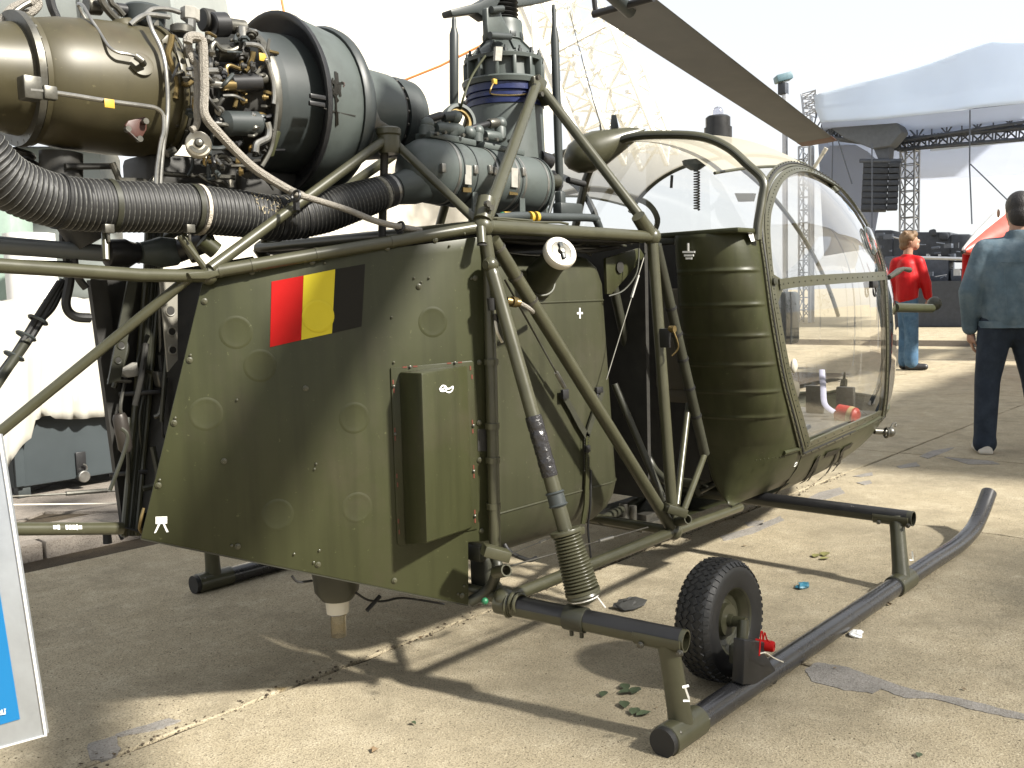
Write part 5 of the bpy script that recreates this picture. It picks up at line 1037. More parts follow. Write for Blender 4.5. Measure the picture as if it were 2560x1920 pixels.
# ------------------------------------------------------------------ door
outer = [(2003, 1130), (1980, 1045), (1960, 972), (1945, 903), (1928, 805), (1918, 740), (1908, 662), (1899, 590), (1898, 535), (1903, 500), (1918, 456), (1940, 427), (1972, 414), (2009, 420), (2048, 439), (2087, 465), (2126, 508), (2157, 552), (2183, 602), (2200, 648), (2209, 690), (2214, 757), (2216, 830), (2216, 903), (2213, 984), (2206, 1040)]
hits = [chit(u, v) for u, v in outer]
def dense(h, k=5):
    P = smoothline([a for a, _ in h], k); Nn = [n for _, n in h]; out = []
    for i in range(len(h)-1):
        for j in range(k): out.append(Nn[i].lerp(Nn[i+1], j/k).normalized())
    out.append(Nn[-1]); return P, out
P, Nn = dense(hits); bot = dense([hits[-1], chit(2110, 1083), hits[0]], 6)
dP, dN = P+bot[0][1:-1], Nn+bot[1][1:-1]
m = MB(); m.ribbon([p+n*.002 for p, n in zip(dP, dN)], dN, .030, .010, closed=True); door = m.build('door_frame', OLIVEG, cabin)
m = MB(); m.tube([p+n*.012 for p, n in zip(dP, dN)]+[dP[0]+dN[0]*.012], .0045, 6, caps=False); m.build('door_seal', BLACK, door)
# inner frame (door leaf) about 30 mm inside
cen = V((0, 0, 0))
for p in dP: cen += p
cen /= len(dP)
def inset(P, N, dist):
    out = []
    n = len(P)
    for i in range(n):
        t = (P[(i+1) % n]-P[i-1]).normalized(); b = t.cross(N[i]).normalized()
        if b.dot(cen-P[i]) < 0: b = -b
        out.append(P[i]+b*dist)
    return out
iP = inset(dP, dN, .036)
m = MB(); m.ribbon([p+n*.004 for p, n in zip(iP, dN)], dN, .032, .008, closed=True); m.build('door_leaf', OLIVEG, door)
rv = MB(); s = 0
for i in range(0, len(iP)):
    p = iP[i]+dN[i]*.012; rv.sph(p, .0032, 6)
for i in range(0, len(dP), 1):
    q = dP[i].lerp(dP[(i+1) % len(dP)], .5); rv.sph(q+dN[i]*.012+(q-cen).normalized()*.008, .0028, 6)
tag(rv.build('rivets', OLIVED, door), kind='stuff')
mb = [chit(u, v) for u, v in [(1942, 712), (1990, 705), (2050, 700), (2110, 696), (2160, 693), (2206, 690)]]; bP, bN = dense(mb, 4)
m = MB(); m.ribbon([p+n*.004 for p, n in zip(bP, bN)], bN, .040, .010); m.build('door_bar', OLIVEG, door)
rv = MB()
for i in range(len(bP)): rv.sph(bP[i]+bN[i]*.014, .0035, 6)
tag(rv.build('rivets', OLIVED, door), kind='stuff')
m = MB(); p, n_ = chit(1928, 705); m.lathe(p, n_, [(0, .016), (.02, .014), (.022, 0)], 14); m.build('door_hinge', OLIVED, door)
m = MB(); p, n_ = chit(2175, 712); m.box(p+n_*.015, (.06, .02, .03)); m.tor(p+n_*.02+V((0, 0, -.03)), n_, .022, .005, 18, 6); m.build('door_handle', BLACKP, door, bevel=.005)
m = MB(); p, n_ = chit(2172, 603); m.lathe(p, n_, [(0, .062), (.012, .066), (.02, .058), (.024, .03), (.025, 0)], 28); m.build('scoop_window', glassmat('scoop_perspex', (.8, .84, .84), mul=2.5), door); m = MB(); m.tor(p+n_*.004, n_, .066, .004, 28, 6); m.build('scoop_ring', GREY, door)
# gussets at the bar ends
for px in ([(1918, 680), (1950, 700), (1952, 722), (1935, 770), (1926, 770)],):
    q = [chit(u, v) for u, v in px]; m = MB(); m.prism([a+b*.005 for a, b in q], q[0][1]*.005); m.build('door_gusset', OLIVEG, door)
m = MB(); q = [chit(u, v)[0]+V((0, -.02, 0)) for u, v in [(1858, 585), (1879, 586), (1882, 602), (1866, 605)]]; m.prism(q, V((-.004, -.002, 0))); m.build('latch_plate', WHITE, cabin, smooth=False)
# ---- rear wall pods (ribbed, rounded)
RV = [1.215, 1.09, .975, .865, .76, .66]
def xrear(z): k = max(0.0, (1.35-z)/.85); return 1.165+.235*min(1, k)**1.15+.12*max(0, k-1)
def table(pairs):
    t = sorted(pairs, key=lambda a: a[0])
    def f(z):
        if z <= t[0][0]: return t[0][1]
        for (z0_, p0_), (z1_, p1_) in zip(t, t[1:]):
            if z0_ <= z <= z1_: return p0_.lerp(p1_, (z-z0_)/max(1e-6, z1_-z0_))
        return t[-1][1]
    return f
lt = []
for u, v in [(1690, 596), (1695, 680), (1700, 760), (1706, 845), (1714, 925), (1728, 1000), (1748, 1075), (1768, 1140), (1782, 1195), (1802, 1238), (1822, 1262), (1845, 1270)]:
    x_ = 1.2
    for _ in range(6): x_ = xrear(W(u, v, x=x_).z)
    p = W(u, v, x=x_); lt.append((p.z, p))
rt_ = [(p.z, p+n*.004) for p, n in zip(dP[:42], dN[:42])]
for u, v in [(1995, 1162), (1975, 1195), (1950, 1228), (1920, 1250), (1895, 1262)]: p, n = chit(u, v); rt_.append((p.z, p+n*.003))
LT, RT = table(lt), table(rt_)
zlow = max(min(a for a, _ in lt), min(a for a, _ in rt_))
def pod(sgn):
    rows = []; z = 1.352; zs = []
    while z > .52: zs.append(z); z -= .0035
    while z > zlow+.004: zs.append(z); z -= .014
    zs.append(zlow+.003)
    for z in zs:
        R_, L_ = RT(z), LT(z); bump = 0
        rvs = [1.36]+RV+[.545]
        for q in RV: d_ = (z-q)/.010; bump += (.0055*math.exp(-(d_*2.6)**2) if d_ < 0 else .0055*math.exp(-(d_*1.1)**2))
        for q0, q1 in zip(rvs[1:], rvs):
            if q0 <= z <= q1: bump += .0028*sin(pi*(z-q0)/(q1-q0))**.7
        xr = min(L_.x, R_.x-.03); dx_ = R_.x-xr; row = []
        c1 = V((R_.x-dx_*.75, R_.y-.004, z)); c2 = V((xr-.01, R_.y+(L_.y-R_.y)*.30, z)); Rz = V((R_.x, R_.y, z)); Lz = V((xr, L_.y, z))
        for i in range(17):
            t = i/16; p = Rz*(1-t)**3+c1*(3*t*(1-t)**2)+c2*(3*t*t*(1-t))+Lz*t**3
            amp = bump*min(1, max(0, (t-.10)/.06))
            tg = (V((0, 1, 0))*t+V((-1, 0, 0))*(1-t)); nn = V((-tg.y, tg.x, 0)); nn = V((-max(.15, t)*1.0, -(1-t), 0)).normalized()
            p = p+nn*amp; row.append(V((p.x, p.y*sgn, z)))
        row.append(V((xr+.03, (L_.y+.025)*sgn, z))); row.append(V((xr+.22, (L_.y+.03)*sgn, z)))
        rows.append(row)
    m = MB(); m.grid(rows); k_ = len(m.v); m.f.append(tuple(range(k_-19, k_))); m.f.append(tuple(range(19)))
    return m.build('rear_wall', OLIVE, cabin, ang=60)
kp = lambda c: c.z > 1.37 or c.x > RT(c.z).x-.004
band(0, .32, CX0, XR_, 'side_window', GL, xn=110, n=24, keep=kp); band(.69, 1, CX0, XR_, 'side_window', GL, xn=110, n=24, keep=kp)
podo = pod(1); pod(-1)
# belly
rows = []
for x in xs:
    a0 = abelow(x); rows.append([cpt(x, a0-(a0+pi/2)*k/24) for k in range(25)]+[cpt(x, -pi/2-(a0+pi/2)*k/24) for k in range(1, 25)])
m = MB(); m.grid(rows)
def kb(c): return abs(c.y) < .22 or c.x > RT(max(c.z, zlow)).x-.012
m.f = [f for f in m.f if kb(sum((V(m.v[i]) for i in f), V((0, 0, 0)))/len(f))]
m.build('cabin_belly', OLIVE, cabin, ang=60)

# far door hoop (mirror)
m = MB(); m.ribbon([YM(p+n*.002) for p, n in zip(dP, dN)], [YM(n) for n in dN], .030, .010, closed=True); m.build('door_frame', OLIVED, cabin)
m = MB(); m.tube([YM(p) for p in bP], .014, 8); m.build('door_bar', OLIVED, cabin)
# window panes of the rear quarter: front vertical of nose window
nv = [chit(u, v) for u, v in [(2214, 700), (2222, 800), (2222, 900), (2218, 1000), (2206, 1050)]]
# belly lettering 'A75' seen from the side
def letter(px, wd=.018):
    q = [chit(u, v) for u, v in px]; m = MB(); m.ribbon([p+n*.004 for p, n in q], [n for _, n in q], wd*1.35, .0015); m.build('registration_letter', FLAGBLK, cabin, smooth=False)
letter([(2003, 1205), (2015, 1195), (2028, 1175), (2040, 1150), (2045, 1140)], .022); letter([(2018, 1200), (2034, 1178), (2043, 1150)], .010)
letter([(2062, 1136), (2095, 1126)], .022); letter([(2092, 1128), (2084, 1150), (2066, 1180), (2046, 1198)], .014)
letter([(2104, 1123), (2127, 1112)], .022); letter([(2104, 1124), (2100, 1146)], .016); letter([(2084, 1160), (2098, 1158), (2098, 1150)], .014); letter([(2100, 1142), (2092, 1162), (2080, 1176)], .012)
# seam between pod and belly, oval drain mark
q = [chit(u, v) for u, v in [(2003, 1136), (1990, 1170), (1965, 1205), (1935, 1238)]]; m = MB(); m.tube([p+n*.002 for p, n in q], .003, 6); m.build('belly_seam', SHADOWM, cabin)
p, n_ = chit(1987, 1160); m = MB(); m.tor(p+n_*.003, n_, .010, .0022, 16, 5, flat=1); m.build('drain_ring', WHITEM, cabin)
rv = MB()
for u in range(1890, 2000, 10):
    p, n_ = chit(u, 1150-(u-1890)*.12); rv.sph(p+n_*.001, .003, 6)
tag(rv.build('rivets', OLIVE, cabin), kind='stuff')
# ------------------------------------------------------------------ cabin interior
INT = MB(); INT.box((2.3, 0, .50), (1.3, 1.1, .02)); INT = INT.build('cabin_floor', mat('grey_floor', (.07, .07, .065), .6), cabin, smooth=False)
SEAT = mat('seat_canvas', (.10, .09, .065), .8)
for yy in (-.36, .36):
    m = MB(); m.box((1.72, yy, .72), (.42, .46, .08)); m.build('seat_cushion', SEAT, cabin, bevel=.025); m = MB(); m.box((1.53, yy, .95), (.06, .46, .42)); m.build('seat_back', SEAT, cabin, bevel=.02)
    for a in (-.18, .18):
        for b in (-.18, .18): m = MB(); m.tube([(1.72+a, yy+b, .5), (1.72+a, yy+b, .69)], .012, 8); m.build('seat_leg', GREYD, cabin)
m = MB(); m.box((2.55, .0, .70), (.24, .30, .38)); m.box((2.6, 0, 1.0), (.10, .5, .26)); m.build('instrument_console', GREYD, cabin, bevel=.02)
for yy in (-.36, .36):
    m = MB(); m.tube(smoothline([V((2.2, yy, .51)), V((2.18, yy, .75)), V((2.05, yy, .95)), V((2.06, yy, 1.05))], 5), .013, 8); m.sph((2.06, yy, 1.07), .025, 10); m.build('control_stick', BLACKP, cabin)
    for b in (-.08, .08): m = MB(); m.box((2.75, yy+b, .58), (.03, .09, .14)); m.build('rudder_pedal', STEELD, cabin, bevel=.006)
p = W(2113, 1041, y=-.52); m = MB(); m.lathe(p+V((0, -.06, 0)), (.1, 1, .15), [(0, 0), (0, .03), (.01, .042), (.05, .044), (.10, .042)], 20, caps=False); ext = m.build('fire_extinguisher', mat('red_extinguisher', (.40, .03, .02), .35), cabin)
m = MB(); m.lathe(p+V((0, -.06, 0)), (.1, 1, .15), [(.018, .0447), (.04, .0452)], 20, caps=False); m.build('extinguisher_label', mat('tan_label', (.45, .33, .16), .5), ext)
m = MB(); m.tube(smoothline([W(2055, 925, y=-.35), W(2058, 970, y=-.4), W(2062, 1010, y=-.45), W(2085, 1030, y=-.5)], 5), .014, 8, flat=.3); m.build('safety_belt', mat('pale_webbing', (.36, .36, .46), .8), cabin)
m = MB(); p = W(1985, 915, y=-.6); m.sph(p, .022, 12, sc=(1, .6, 1.4)); m.build('door_knob', CREAM, cabin)
# curly cord and roof fittings
P = []; a, b = W(1742, 425, x=1.7), W(1742, 525, x=1.7)
for i in range(121): t = i/120; P.append(a.lerp(b, t)+V((.012*cos(t*2*pi*15), .012*sin(t*2*pi*15), 0)))
m = MB(); m.tube(P, .0032, 5); m.build('curly_cord', BLACK, cabin)
m = MB(); m.lathe(W(1738, 425, x=1.7), (0, 0, 1), [(0, .02), (.02, .05), (.04, .055)], 16); m.build('cord_bracket', GREYD, cabin); m = MB(); m.tube([W(1680, 438, x=1.7), W(1678, 470, x=1.7)], .007, 6); m.build('roof_hook', BLACKP, cabin)
m = MB(); q = [W(u, v, x=1.9) for u, v in [(1836, 483), (1885, 483), (1880, 503), (1845, 504)]]; m.prism(q, (.02, 0, 0)); m.build('sun_visor', mat('visor', (.35, .36, .34), .5), cabin)
# ------------------------------------------------------------------ roof fairing with antennas, beacon, rods
c = W(1478, 392, x=1.22)
rows = []; fA, fB = W(1416, 405, x=1.2), W(1572, 340, x=1.38)
d_, a_, b_ = frame(fB-fA)
m = MB(); m.lathe(fA-d_*.01, d_, [(0, 0), (.01, .03), (.04, .06), (.09, .078), (.15, .075), (.22, .055), (.30, .03), (.36, .0)], 28, caps=False); fai = m.build('roof_fairing', OLIVEG, cabin, ang=60)
q = [W(u, v, x=1.36) for u, v in [(1526, 328), (1529, 286), (1541, 287), (1549, 328)]]; m = MB(); m.prism(q, (.012, .012, 0)); m.build('blade_antenna', GREYD, fai, bevel=.003)
m = MB(); m.tube([W(1504, 325, x=1.3), W(1502, 312, x=1.3)], .007, 8); m.tube([W(1502, 314, x=1.3), W(1480, 240, x=1.3), W(1425, 33, x=1.3)], [.0025, .0022, .0016], 6); m.build('whip_antenna', STEELD, fai)
bc = W(1795, 335, x=2.0); bt_ = W(1795, 290, x=2.0); hb = (bt_-bc).length
m = MB(); m.lathe(bc+V((0, 0, -.04)), (0, 0, 1), [(0, .062), (.04+hb*.35, .062), (.04+hb*.36, .055), (.04+hb*.9, .055), (.04+hb, .045)], 30); bea = m.build('anti_collision_beacon', BLACKP, cabin)
m = MB(); m.lathe(bc+V((0, 0, hb)), (0, 0, 1), [(0, .026), (.02, .026), (.035, .018), (.042, 0)], 20); m.build('beacon_lens', glassmat('beacon_glass', (.8, .8, .85), mul=3), bea)
m = MB(); a, b = W(2035, 420, x=2.2), W(2066, 370, x=2.2); m.tube([a, b], .008, 10); m.tube([b-(b-a)*.25, b], .0095, 10); m.build('temperature_probe', CREAM, cabin)
# nose probe, landing light, mirror arm
m = MB(); a, b = W(2236, 769, y=-.42), W(2328, 771, y=-.42); m.tube([a, b], .026, 18); pr_ = m.build('pitot_boom', OLIVE, cabin); m = MB(); m.tube([b, b+(b-a).normalized()*.006], .023, 18); m.build('pitot_tip', BRASS, pr_)
m = MB(); m.sph(W(2336, 759, y=-.30), .045, 16); m.build('pitot_ball', OLIVED, pr_)
m = MB(); m.tube(smoothline([W(2225, 690, y=-.62), W(2245, 680, y=-.62), W(2258, 672, y=-.62), W(2275, 674, y=-.62)], 4), [.010]*13, 8) if False else m.tube([W(2222, 694, y=-.62), W(2245, 678, y=-.62), W(2258, 672, y=-.62), W(2274, 675, y=-.62)], [.012, .016, .010, .014], 10); m.build('door_stay', OLIVED, cabin)
m = MB(); p = chit(2186, 1078)[0]; yq = p.y-.05; q = W(2220, 1080, y=yq); m.tube([p, q], .016, 12); m.sph(W(2226, 1080, y=yq), .026, 14); m.tor(W(2216, 1082, y=yq), (q-p), .024, .006, 18, 6); m.build('towing_ball', STEELD, cabin)
m = MB(); m.tube(smoothline([W(2226, 1072, y=yq), W(2232, 1060, y=yq), W(2240, 1058, y=yq), W(2238, 1066, y=yq)], 4), .005, 6); m.build('tow_hook', STEELD, cabin)
# ================================================================== BACKGROUND
def fabric(name, col, trans=.35, rough=.7):
    m = D.materials.new(name); m.use_nodes = True; n = m.node_tree.nodes; l = m.node_tree.links; b = n['Principled BSDF']
    nz = n.new('ShaderNodeTexNoise'); nz.inputs['Scale'].default_value = .6; nz.inputs['Detail'].default_value = 6; g = n.new('ShaderNodeNewGeometry'); l.new(g.outputs['Position'], nz.inputs['Vector'])
    cr = n.new('ShaderNodeValToRGB'); cr.color_ramp.elements[0].color = tuple(c*.9 for c in col)+(1,); cr.color_ramp.elements[1].color = tuple(min(1, c*1.06) for c in col)+(1,); l.new(nz.outputs['Fac'], cr.inputs['Fac'])
    l.new(cr.outputs['Color'], b.inputs['Base Color']); b.inputs['Roughness'].default_value = rough
    t = n.new('ShaderNodeBsdfTranslucent'); l.new(cr.outputs['Color'], t.inputs['Color'])
    x = n.new('ShaderNodeMixShader'); x.inputs[0].default_value = trans; l.new(b.outputs[0], x.inputs[1]); l.new(t.outputs[0], x.inputs[2]); l.new(x.outputs[0], n['Material Output'].inputs['Surface'])
    return m
TENTM = fabric('cream_tent_membrane', (.80, .76, .66)); MARQ = fabric('white_marquee_fabric', (.82, .82, .80)); PALEB = fabric('pale_blue_canvas', (.84, .89, .97), .72); DRAPE = fabric('blue_grey_drape', (.46, .50, .60), .4)
WTUBE = mat('white_truss_paint', (.86, .85, .80), .5, var=.05); ALU = mat('dull_aluminium', (.42, .43, .45), .4, metal=.6, var=.1)
SBLK = mat('stage_black_with_glare', (.042, .048, .06), .7, var=.25); SGREY = mat('stage_grey_with_glare', (.085, .098, .125), .6, var=.2)  # lifted towards blue-grey to stand in for glare over the distant stage
def sheet(rows, th, name, mt, par=None):
    m = MB(); m.grid(rows); o = m.build(name, mt, par, ang=75); md = o.modifiers.new('thick', 'SOLIDIFY'); md.thickness = th; md.offset = 0; return o
def lattice(m, a, b, wd, n, r_, up=None, sides=3):
    d, e1, e2 = frame(b-a, up); L = (b-a).length
    off = [e1*wd/2+e2*wd/2, e1*-wd/2+e2*wd/2, e1*-wd/2+e2*-wd/2, e1*wd/2+e2*-wd/2] if sides == 4 else [e1*wd/2, e1*-wd/2, e2*wd*.8]
    for o_ in off: m.tube([a+o_, b+o_], r_, 6)
    for i in range(n):
        for k in range(len(off)):
            k2 = (k+1) % len(off); p0 = a+d*(L*i/n); p1 = a+d*(L*(i+1)/n); m.tube([p0+off[k if i % 2 else k2], p1+off[k2 if i % 2 else k]], r_*.55, 5); m.tube([p0+off[k], p0+off[k2]], r_*.5, 5)
    return m
# big cream tent behind the engine
def quadsheet(c00, c10, c11, c01, nu, nv, sag):
    rows = []
    for j in range(nv+1):
        t = j/nv; rr = []
        for i in range(nu+1):
            s = i/nu; a = c00.lerp(c10, s); b = c01.lerp(c11, s); p = a.lerp(b, t); rr.append(p+V((0, 0, -sag*sin(pi*s)*sin(pi*t)))+(CF*(.25*sin(s*23)*sin(t*3.1))))
        rows.append(rr)
    return rows
tent = thing('event_tent', W(900, 800, d=16)*1.0, 'huge cream membrane tent rising behind the engine and rotor mast', 'tent'); tent.location.z = 0
t0 = quadsheet(W(420, 790, d=15), W(1330, 760, d=20), W(1460, -420, d=21), W(300, -420, d=15), 24, 16, .4)
sheet(t0, .01, 'membrane_wall', TENTM, tent)
for px in ([(698, -30), (712, 40), (720, 80)], [(970, 217), (1100, 165), (1206, 112), (1300, 70)]):
    m = MB(); m.tube([W(u, v, d=13.5) for u, v in px], .018, 6); m.build('guy_rope', mat('orange_rope', (.55, .20, .06), .7), tent)
for (a, b, nm) in (((1290, -60), (1500, 330), 12), ((1440, -60), (1600, 330), 12)):
    m = MB(); lattice(m, W(a[0], a[1], d=16), W(b[0]+35, b[1]+90, d=17), .75, 9, .045); m.build('roof_truss', WTUBE, tent)
m = MB(); m.tube([W(1310, 20, d=15.5), W(1370, 165, d=15.5), W(1460, 400, d=15.5)], .085, 8); m.build('tent_mast', WTUBE, tent)
m = MB(); m.tube([W(1330, -40, d=15), W(1340, 150, d=15)], .05, 8); m.tube([W(1372, 135, d=15), W(1510, 63, d=15)], .05, 8); m.build('tent_brace', WTUBE, tent)
for (u, v) in ((1418, 140), (1434, 88+45), (1440, 190), (1460, 190), (1500, 80), (1540, 132), (1555, 182), (1568, 230), (1590, 318)): m = MB(); m.box(W(u+6, v, d=15.8), (.14, .08, .05)); m.build('truss_plate', WTUBE, tent)
# grey aircraft behind the engine
PLG = mat('pale_aircraft_grey', (.23, .25, .24), .4, var=.06, scale=1.5, dirt=(.18, .195, .19), dscale=2)
pa, pb = W(-500, 120, d=8.5), W(515, 60, d=8.5)
d_, e1, e2 = frame(pb-pa)
m = MB(); L = (pb-pa).length; m.lathe(pa, pb-pa, [(0, .85), (L*.55, .92), (L*.8, .90), (L-.02, .87), (L, .85), (L, 0)], 40, caps=False); plane = m.build('aircraft_body', PLG, None)
plr = thing('grey_aircraft', (pa.x*.5+pb.x*.5, pa.y*.5+pb.y*.5, 0), 'pale grey aircraft body parked behind the engine exhaust', 'aircraft')
plane.parent = plr; plane.matrix_parent_inverse = M.Translation(-plr.location)
for t in (.45, .62, .8): m = MB(); m.tor(pa+d_*(L*t), d_, .915 if t < .9 else .89, .008, 48, 5); m.build('panel_line', GREYD, plane)
for q in (200, 235): m = MB(); q_ = radians(q); m.tube([pa+d_*(L*.2)+(e1*cos(q_)+e2*sin(q_))*.90, pb+(e1*cos(q_)+e2*sin(q_))*.885], .006, 5); m.build('panel_line', GREYD, plane)
m = MB(); lg = W(70, 560, d=7.6); m.lathe(V((lg.x, lg.y, .05)), (0, 0, 1), [(0, .25), (.03, .20), (1.1, .19), (1.7, .19)], 30); m.build('support_column', WHITE, plr)
m = MB(); m.box(W(170, 590, d=9)+V((0, 0, .1)), (.9, .5, 1.4), frame(CR)); m.build('wheel_fairing', PLG, plr, bevel=.08)
m = MB(); m.box(W(-40, 650, d=8.2), (.7, .4, 1.5), frame(CR)); m.build('green_support', mat('pale_green', (.25, .33, .28), .6), plr, bevel=.04)
# grey crate with padlock, white cloth over it
CY = 3.35
ca, cb_ = W(36, 1222, y=CY), W(330, 1180, y=CY)
czb = ca.z; cx0, cx1 = ca.x, 1.6; ctop = W(60, 760, y=CY).z
m = MB(); m.box(((cx0+cx1)/2, CY+.30, (czb+ctop)/2), (cx1-cx0, .60, ctop-czb)); CRATEM = mat('slate_grey_crate', (.040, .050, .054), .55, var=.12, scale=4)
crate = m.build('crate_body', CRATEM, None, bevel=.01)
cr_ = thing('storage_crate', ((cx0+cx1)/2, CY+.3, KH), 'slate grey crate with padlock under a white cloth, left of helicopter', 'crate'); crate.parent = cr_; crate.matrix_parent_inverse = M.Translation(-cr_.location)
for x_ in (cx0+.06, cx1-.06):
    for y_ in (CY+.05, CY+.55): m = MB(); m.box((x_, y_, (czb+KH)/2), (.07, .07, czb-KH+.002)); m.build('crate_leg', GREYD, crate, bevel=.004)
m = MB(); m.box((cx0+.03, CY-.012, (czb+ctop)/2), (.05, .02, ctop-czb-.02)); m.build('crate_edge', CRATEM, crate, bevel=.003)
pl = W(206, 1178, y=CY-.02); m = MB(); m.box(pl+V((0, .012, .05)), (.06, .012, .13)); m.build('hasp', BLACKP, crate, bevel=.003)
m = MB(); m.lathe(pl+V((0, -.005, -.03)), (0, -1, 0), [(0, .035), (.02, .035), (.024, .03), (.024, 0)], 22, caps=False); m.tor(pl+V((0, -.015, .02)), (0, 1, 0), .022, .005, 18, 6, a0=0, a1=pi, up=V((1, 0, 0))); m.build('padlock', STEEL, crate)
# cloth
bot = [(-60, 1230), (0, 1180), (20, 1155), (50, 1115), (75, 1085), (72, 1050), (95, 1042), (115, 1037), (130, 1046), (180, 1047), (240, 1042), (300, 1040), (420, 1036)]
def bz(u):
    for i in range(len(bot)-1):
        if bot[i][0] <= u <= bot[i+1][0]: t = (u-bot[i][0])/(bot[i+1][0]-bot[i][0]); return bot[i][1]*(1-t)+bot[i+1][1]*t
    return bot[-1][1]
rows = []
for j in range(19):
    rr = []
    for i in range(61):
        u = -60+480*i/60
        if j < 4: p = W(u, 757, y=CY-.03); p = V((p.x, CY+.62-.21*j, ctop+.02+.012*sin(u*.06+j)))
        else:
            t = (j-4)/14; v = 757+(bz(u)-757)*t; fold = (.006+.028*t)*(sin(u*.045+1.5*t)+.6*sin(u*.11+2)); p = W(u, v, y=CY-.035); p = V((p.x, CY-.035-abs(fold)-.02*t, p.z))
        rr.append(p)
    rows.append(rr)
cl_ = sheet(rows, .004, 'dust_cloth', mat('white_canvas', (.40, .385, .335), .8, var=.05, scale=3, bump=.15, bscale=12)); tag(cl_, 'wrinkled white cloth draped over the slate grey crate', 'cloth')
# bracing cables of the next exhibit in front of the crate
m = MB(); m.tube([W(20, 1242, y=2.6), W(250, 1230, y=2.6), W(340, 1222, y=2.6)], .006, 6); m.tube([W(165, 1234, y=2.6), W(268, 1226, y=2.6)], .012, 8); cab = m.build('tie_down_cable', STEELD); tag(cab, 'steel tie-down cable with turnbuckle stretched in front of grey crate', 'cable')
m = MB(); m.tube([W(20, 1262, y=2.5), W(350, 1258, y=2.5)], .004, 6); tag(m.build('guard_rope', CREAM), 'thin pale rope running low above the paving stones', 'rope')
m = MB(); a = W(265, 1298, y=1.9); m.lathe(V((a.x, a.y, KH)), (0, 0, 1), [(0, .02), (.06, .018), (.065, .02)], 12); m.tube(smoothline([V((a.x, a.y, KH+.05)), V((a.x+.04, a.y-.02, KH+.05)), V((a.x+.06, a.y-.02, KH+.01))], 4), .009, 8); tag(m.build('ground_anchor', BLACKP), 'small black hooked anchor standing on the paving', 'anchor')
# ------------------------------------------------------------------ STAGE (right)
XS = 26
stage = thing('concert_stage', W(2350, 820, x=XS), 'open-air concert stage with pale roof canopy, trusses and black equipment', 'stage'); stage.location.z = 0
def S(u, v, dx=0): return W(u, v, x=XS+dx)
P00 = [S(2036, 238), S(2200, 196), S(2360, 147), S(2480, 104), S(2580, 105), S(2760, 120)]
P10 = [S(2042, 272), S(2200, 256), S(2360, 236), S(2480, 214), S(2580, 205), S(2760, 200)]
P20 = [S(2052, 306), S(2200, 298), S(2330, 284), S(2440, 270), S(2580, 256), S(2760, 240)]
back = V((9, 3.2, .5))
rows = [[p+back for p in P00], P00, [p+V((-.12, 0, 0)) for p in P10], P20]
def densify(rows, k):
    out = []
    for r in rows: out.append([r[i].lerp(r[i+1], j/k) for i in range(len(r)-1) for j in range(k)]+[r[-1]])
    res = []
    for j in range(len(out)-1):
        for s in range(5): res.append([a.lerp(b, s/5)+V((.02*sin(i*.7+j), 0, .012*sin(i*.5+s))) if 0 < i < len(out[0])-1 and j > 0 else a.lerp(b, s/5) for i, (a, b) in enumerate(zip(out[j], out[j+1]))])
    res.append(out[-1]); return res
sheet(densify(rows, 6), .02, 'stage_roof', PALEB, stage)
# underside lining
m = MB(); q = [S(2052, 306, .1), S(2330, 284, .1), S(2580, 256, .1), S(2760, 245, .1)]; qb = [p+V((8.8, 3.0, -.9)) for p in q]; m.grid([q, qb]); m.build('roof_lining', DRAPE, stage, smooth=False)
# trusses
for (a, b, wd, n) in ((S(2230, 335, 2), S(2700, 262, 2), .55, 12), (S(2240, 362, 2.2), S(2700, 322, 2.2), .30, 16), (S(2045, 312, 1.2), S(2250, 335, 1.5), .7, 9), (S(2060, 330, 1.2), S(2240, 352, 1.5), .35, 9)):
    m = MB(); lattice(m, a, b, wd, n, .045, None, 4); m.build('stage_truss', SGREY, stage)
for (u, v0, v1, wd, mt_) in ((2275, 345, 640, .42, ALU), (2015, 366, 700, .35, ALU)):
    m = MB(); lattice(m, S(u, v0, 2.5), V((S(u, v0, 2.5).x, S(u, v0, 2.5).y, .0)), wd, 14 if mt_ is ALU else 12, .035, V((0, 1, 0)), 4); m.build('stage_tower', mt_, stage)
m = MB(); q = [S(u, v, 3) for u, v in [(2045, 350), (2110, 345), (2170, 380), (2215, 420), (2180, 620), (2060, 640)]]; m.prism(q, (.03, 0, 0)); m.build('side_drape', DRAPE, stage, smooth=False)
m = MB(); q = [S(u, v, 4) for u, v in [(2322, 320), (2580, 280), (2580, 352), (2325, 378)]]; m.prism(q, (.03, 0, 0)); m.build('hanging_banner', PALEB, stage, smooth=False)
# hanging black bundle where the trusses meet
m = MB(); q = [S(u, v, .8) for u, v in [(2058, 308), (2240, 300), (2255, 330), (2225, 365), (2180, 372), (2110, 345)]]; m.prism(q, (.6, 0, 0)); m.build('rigging_cover', mat('faded_grey_cover', (.13, .145, .17), .8), stage, bevel=.05)
m = MB(); q = [S(u, v, 1) for u, v in [(2180, 365), (2225, 360), (2222, 400), (2195, 400)]]; m.prism(q, (.4, 0, 0)); m.build('hoist_motor', SGREY, stage, bevel=.04)
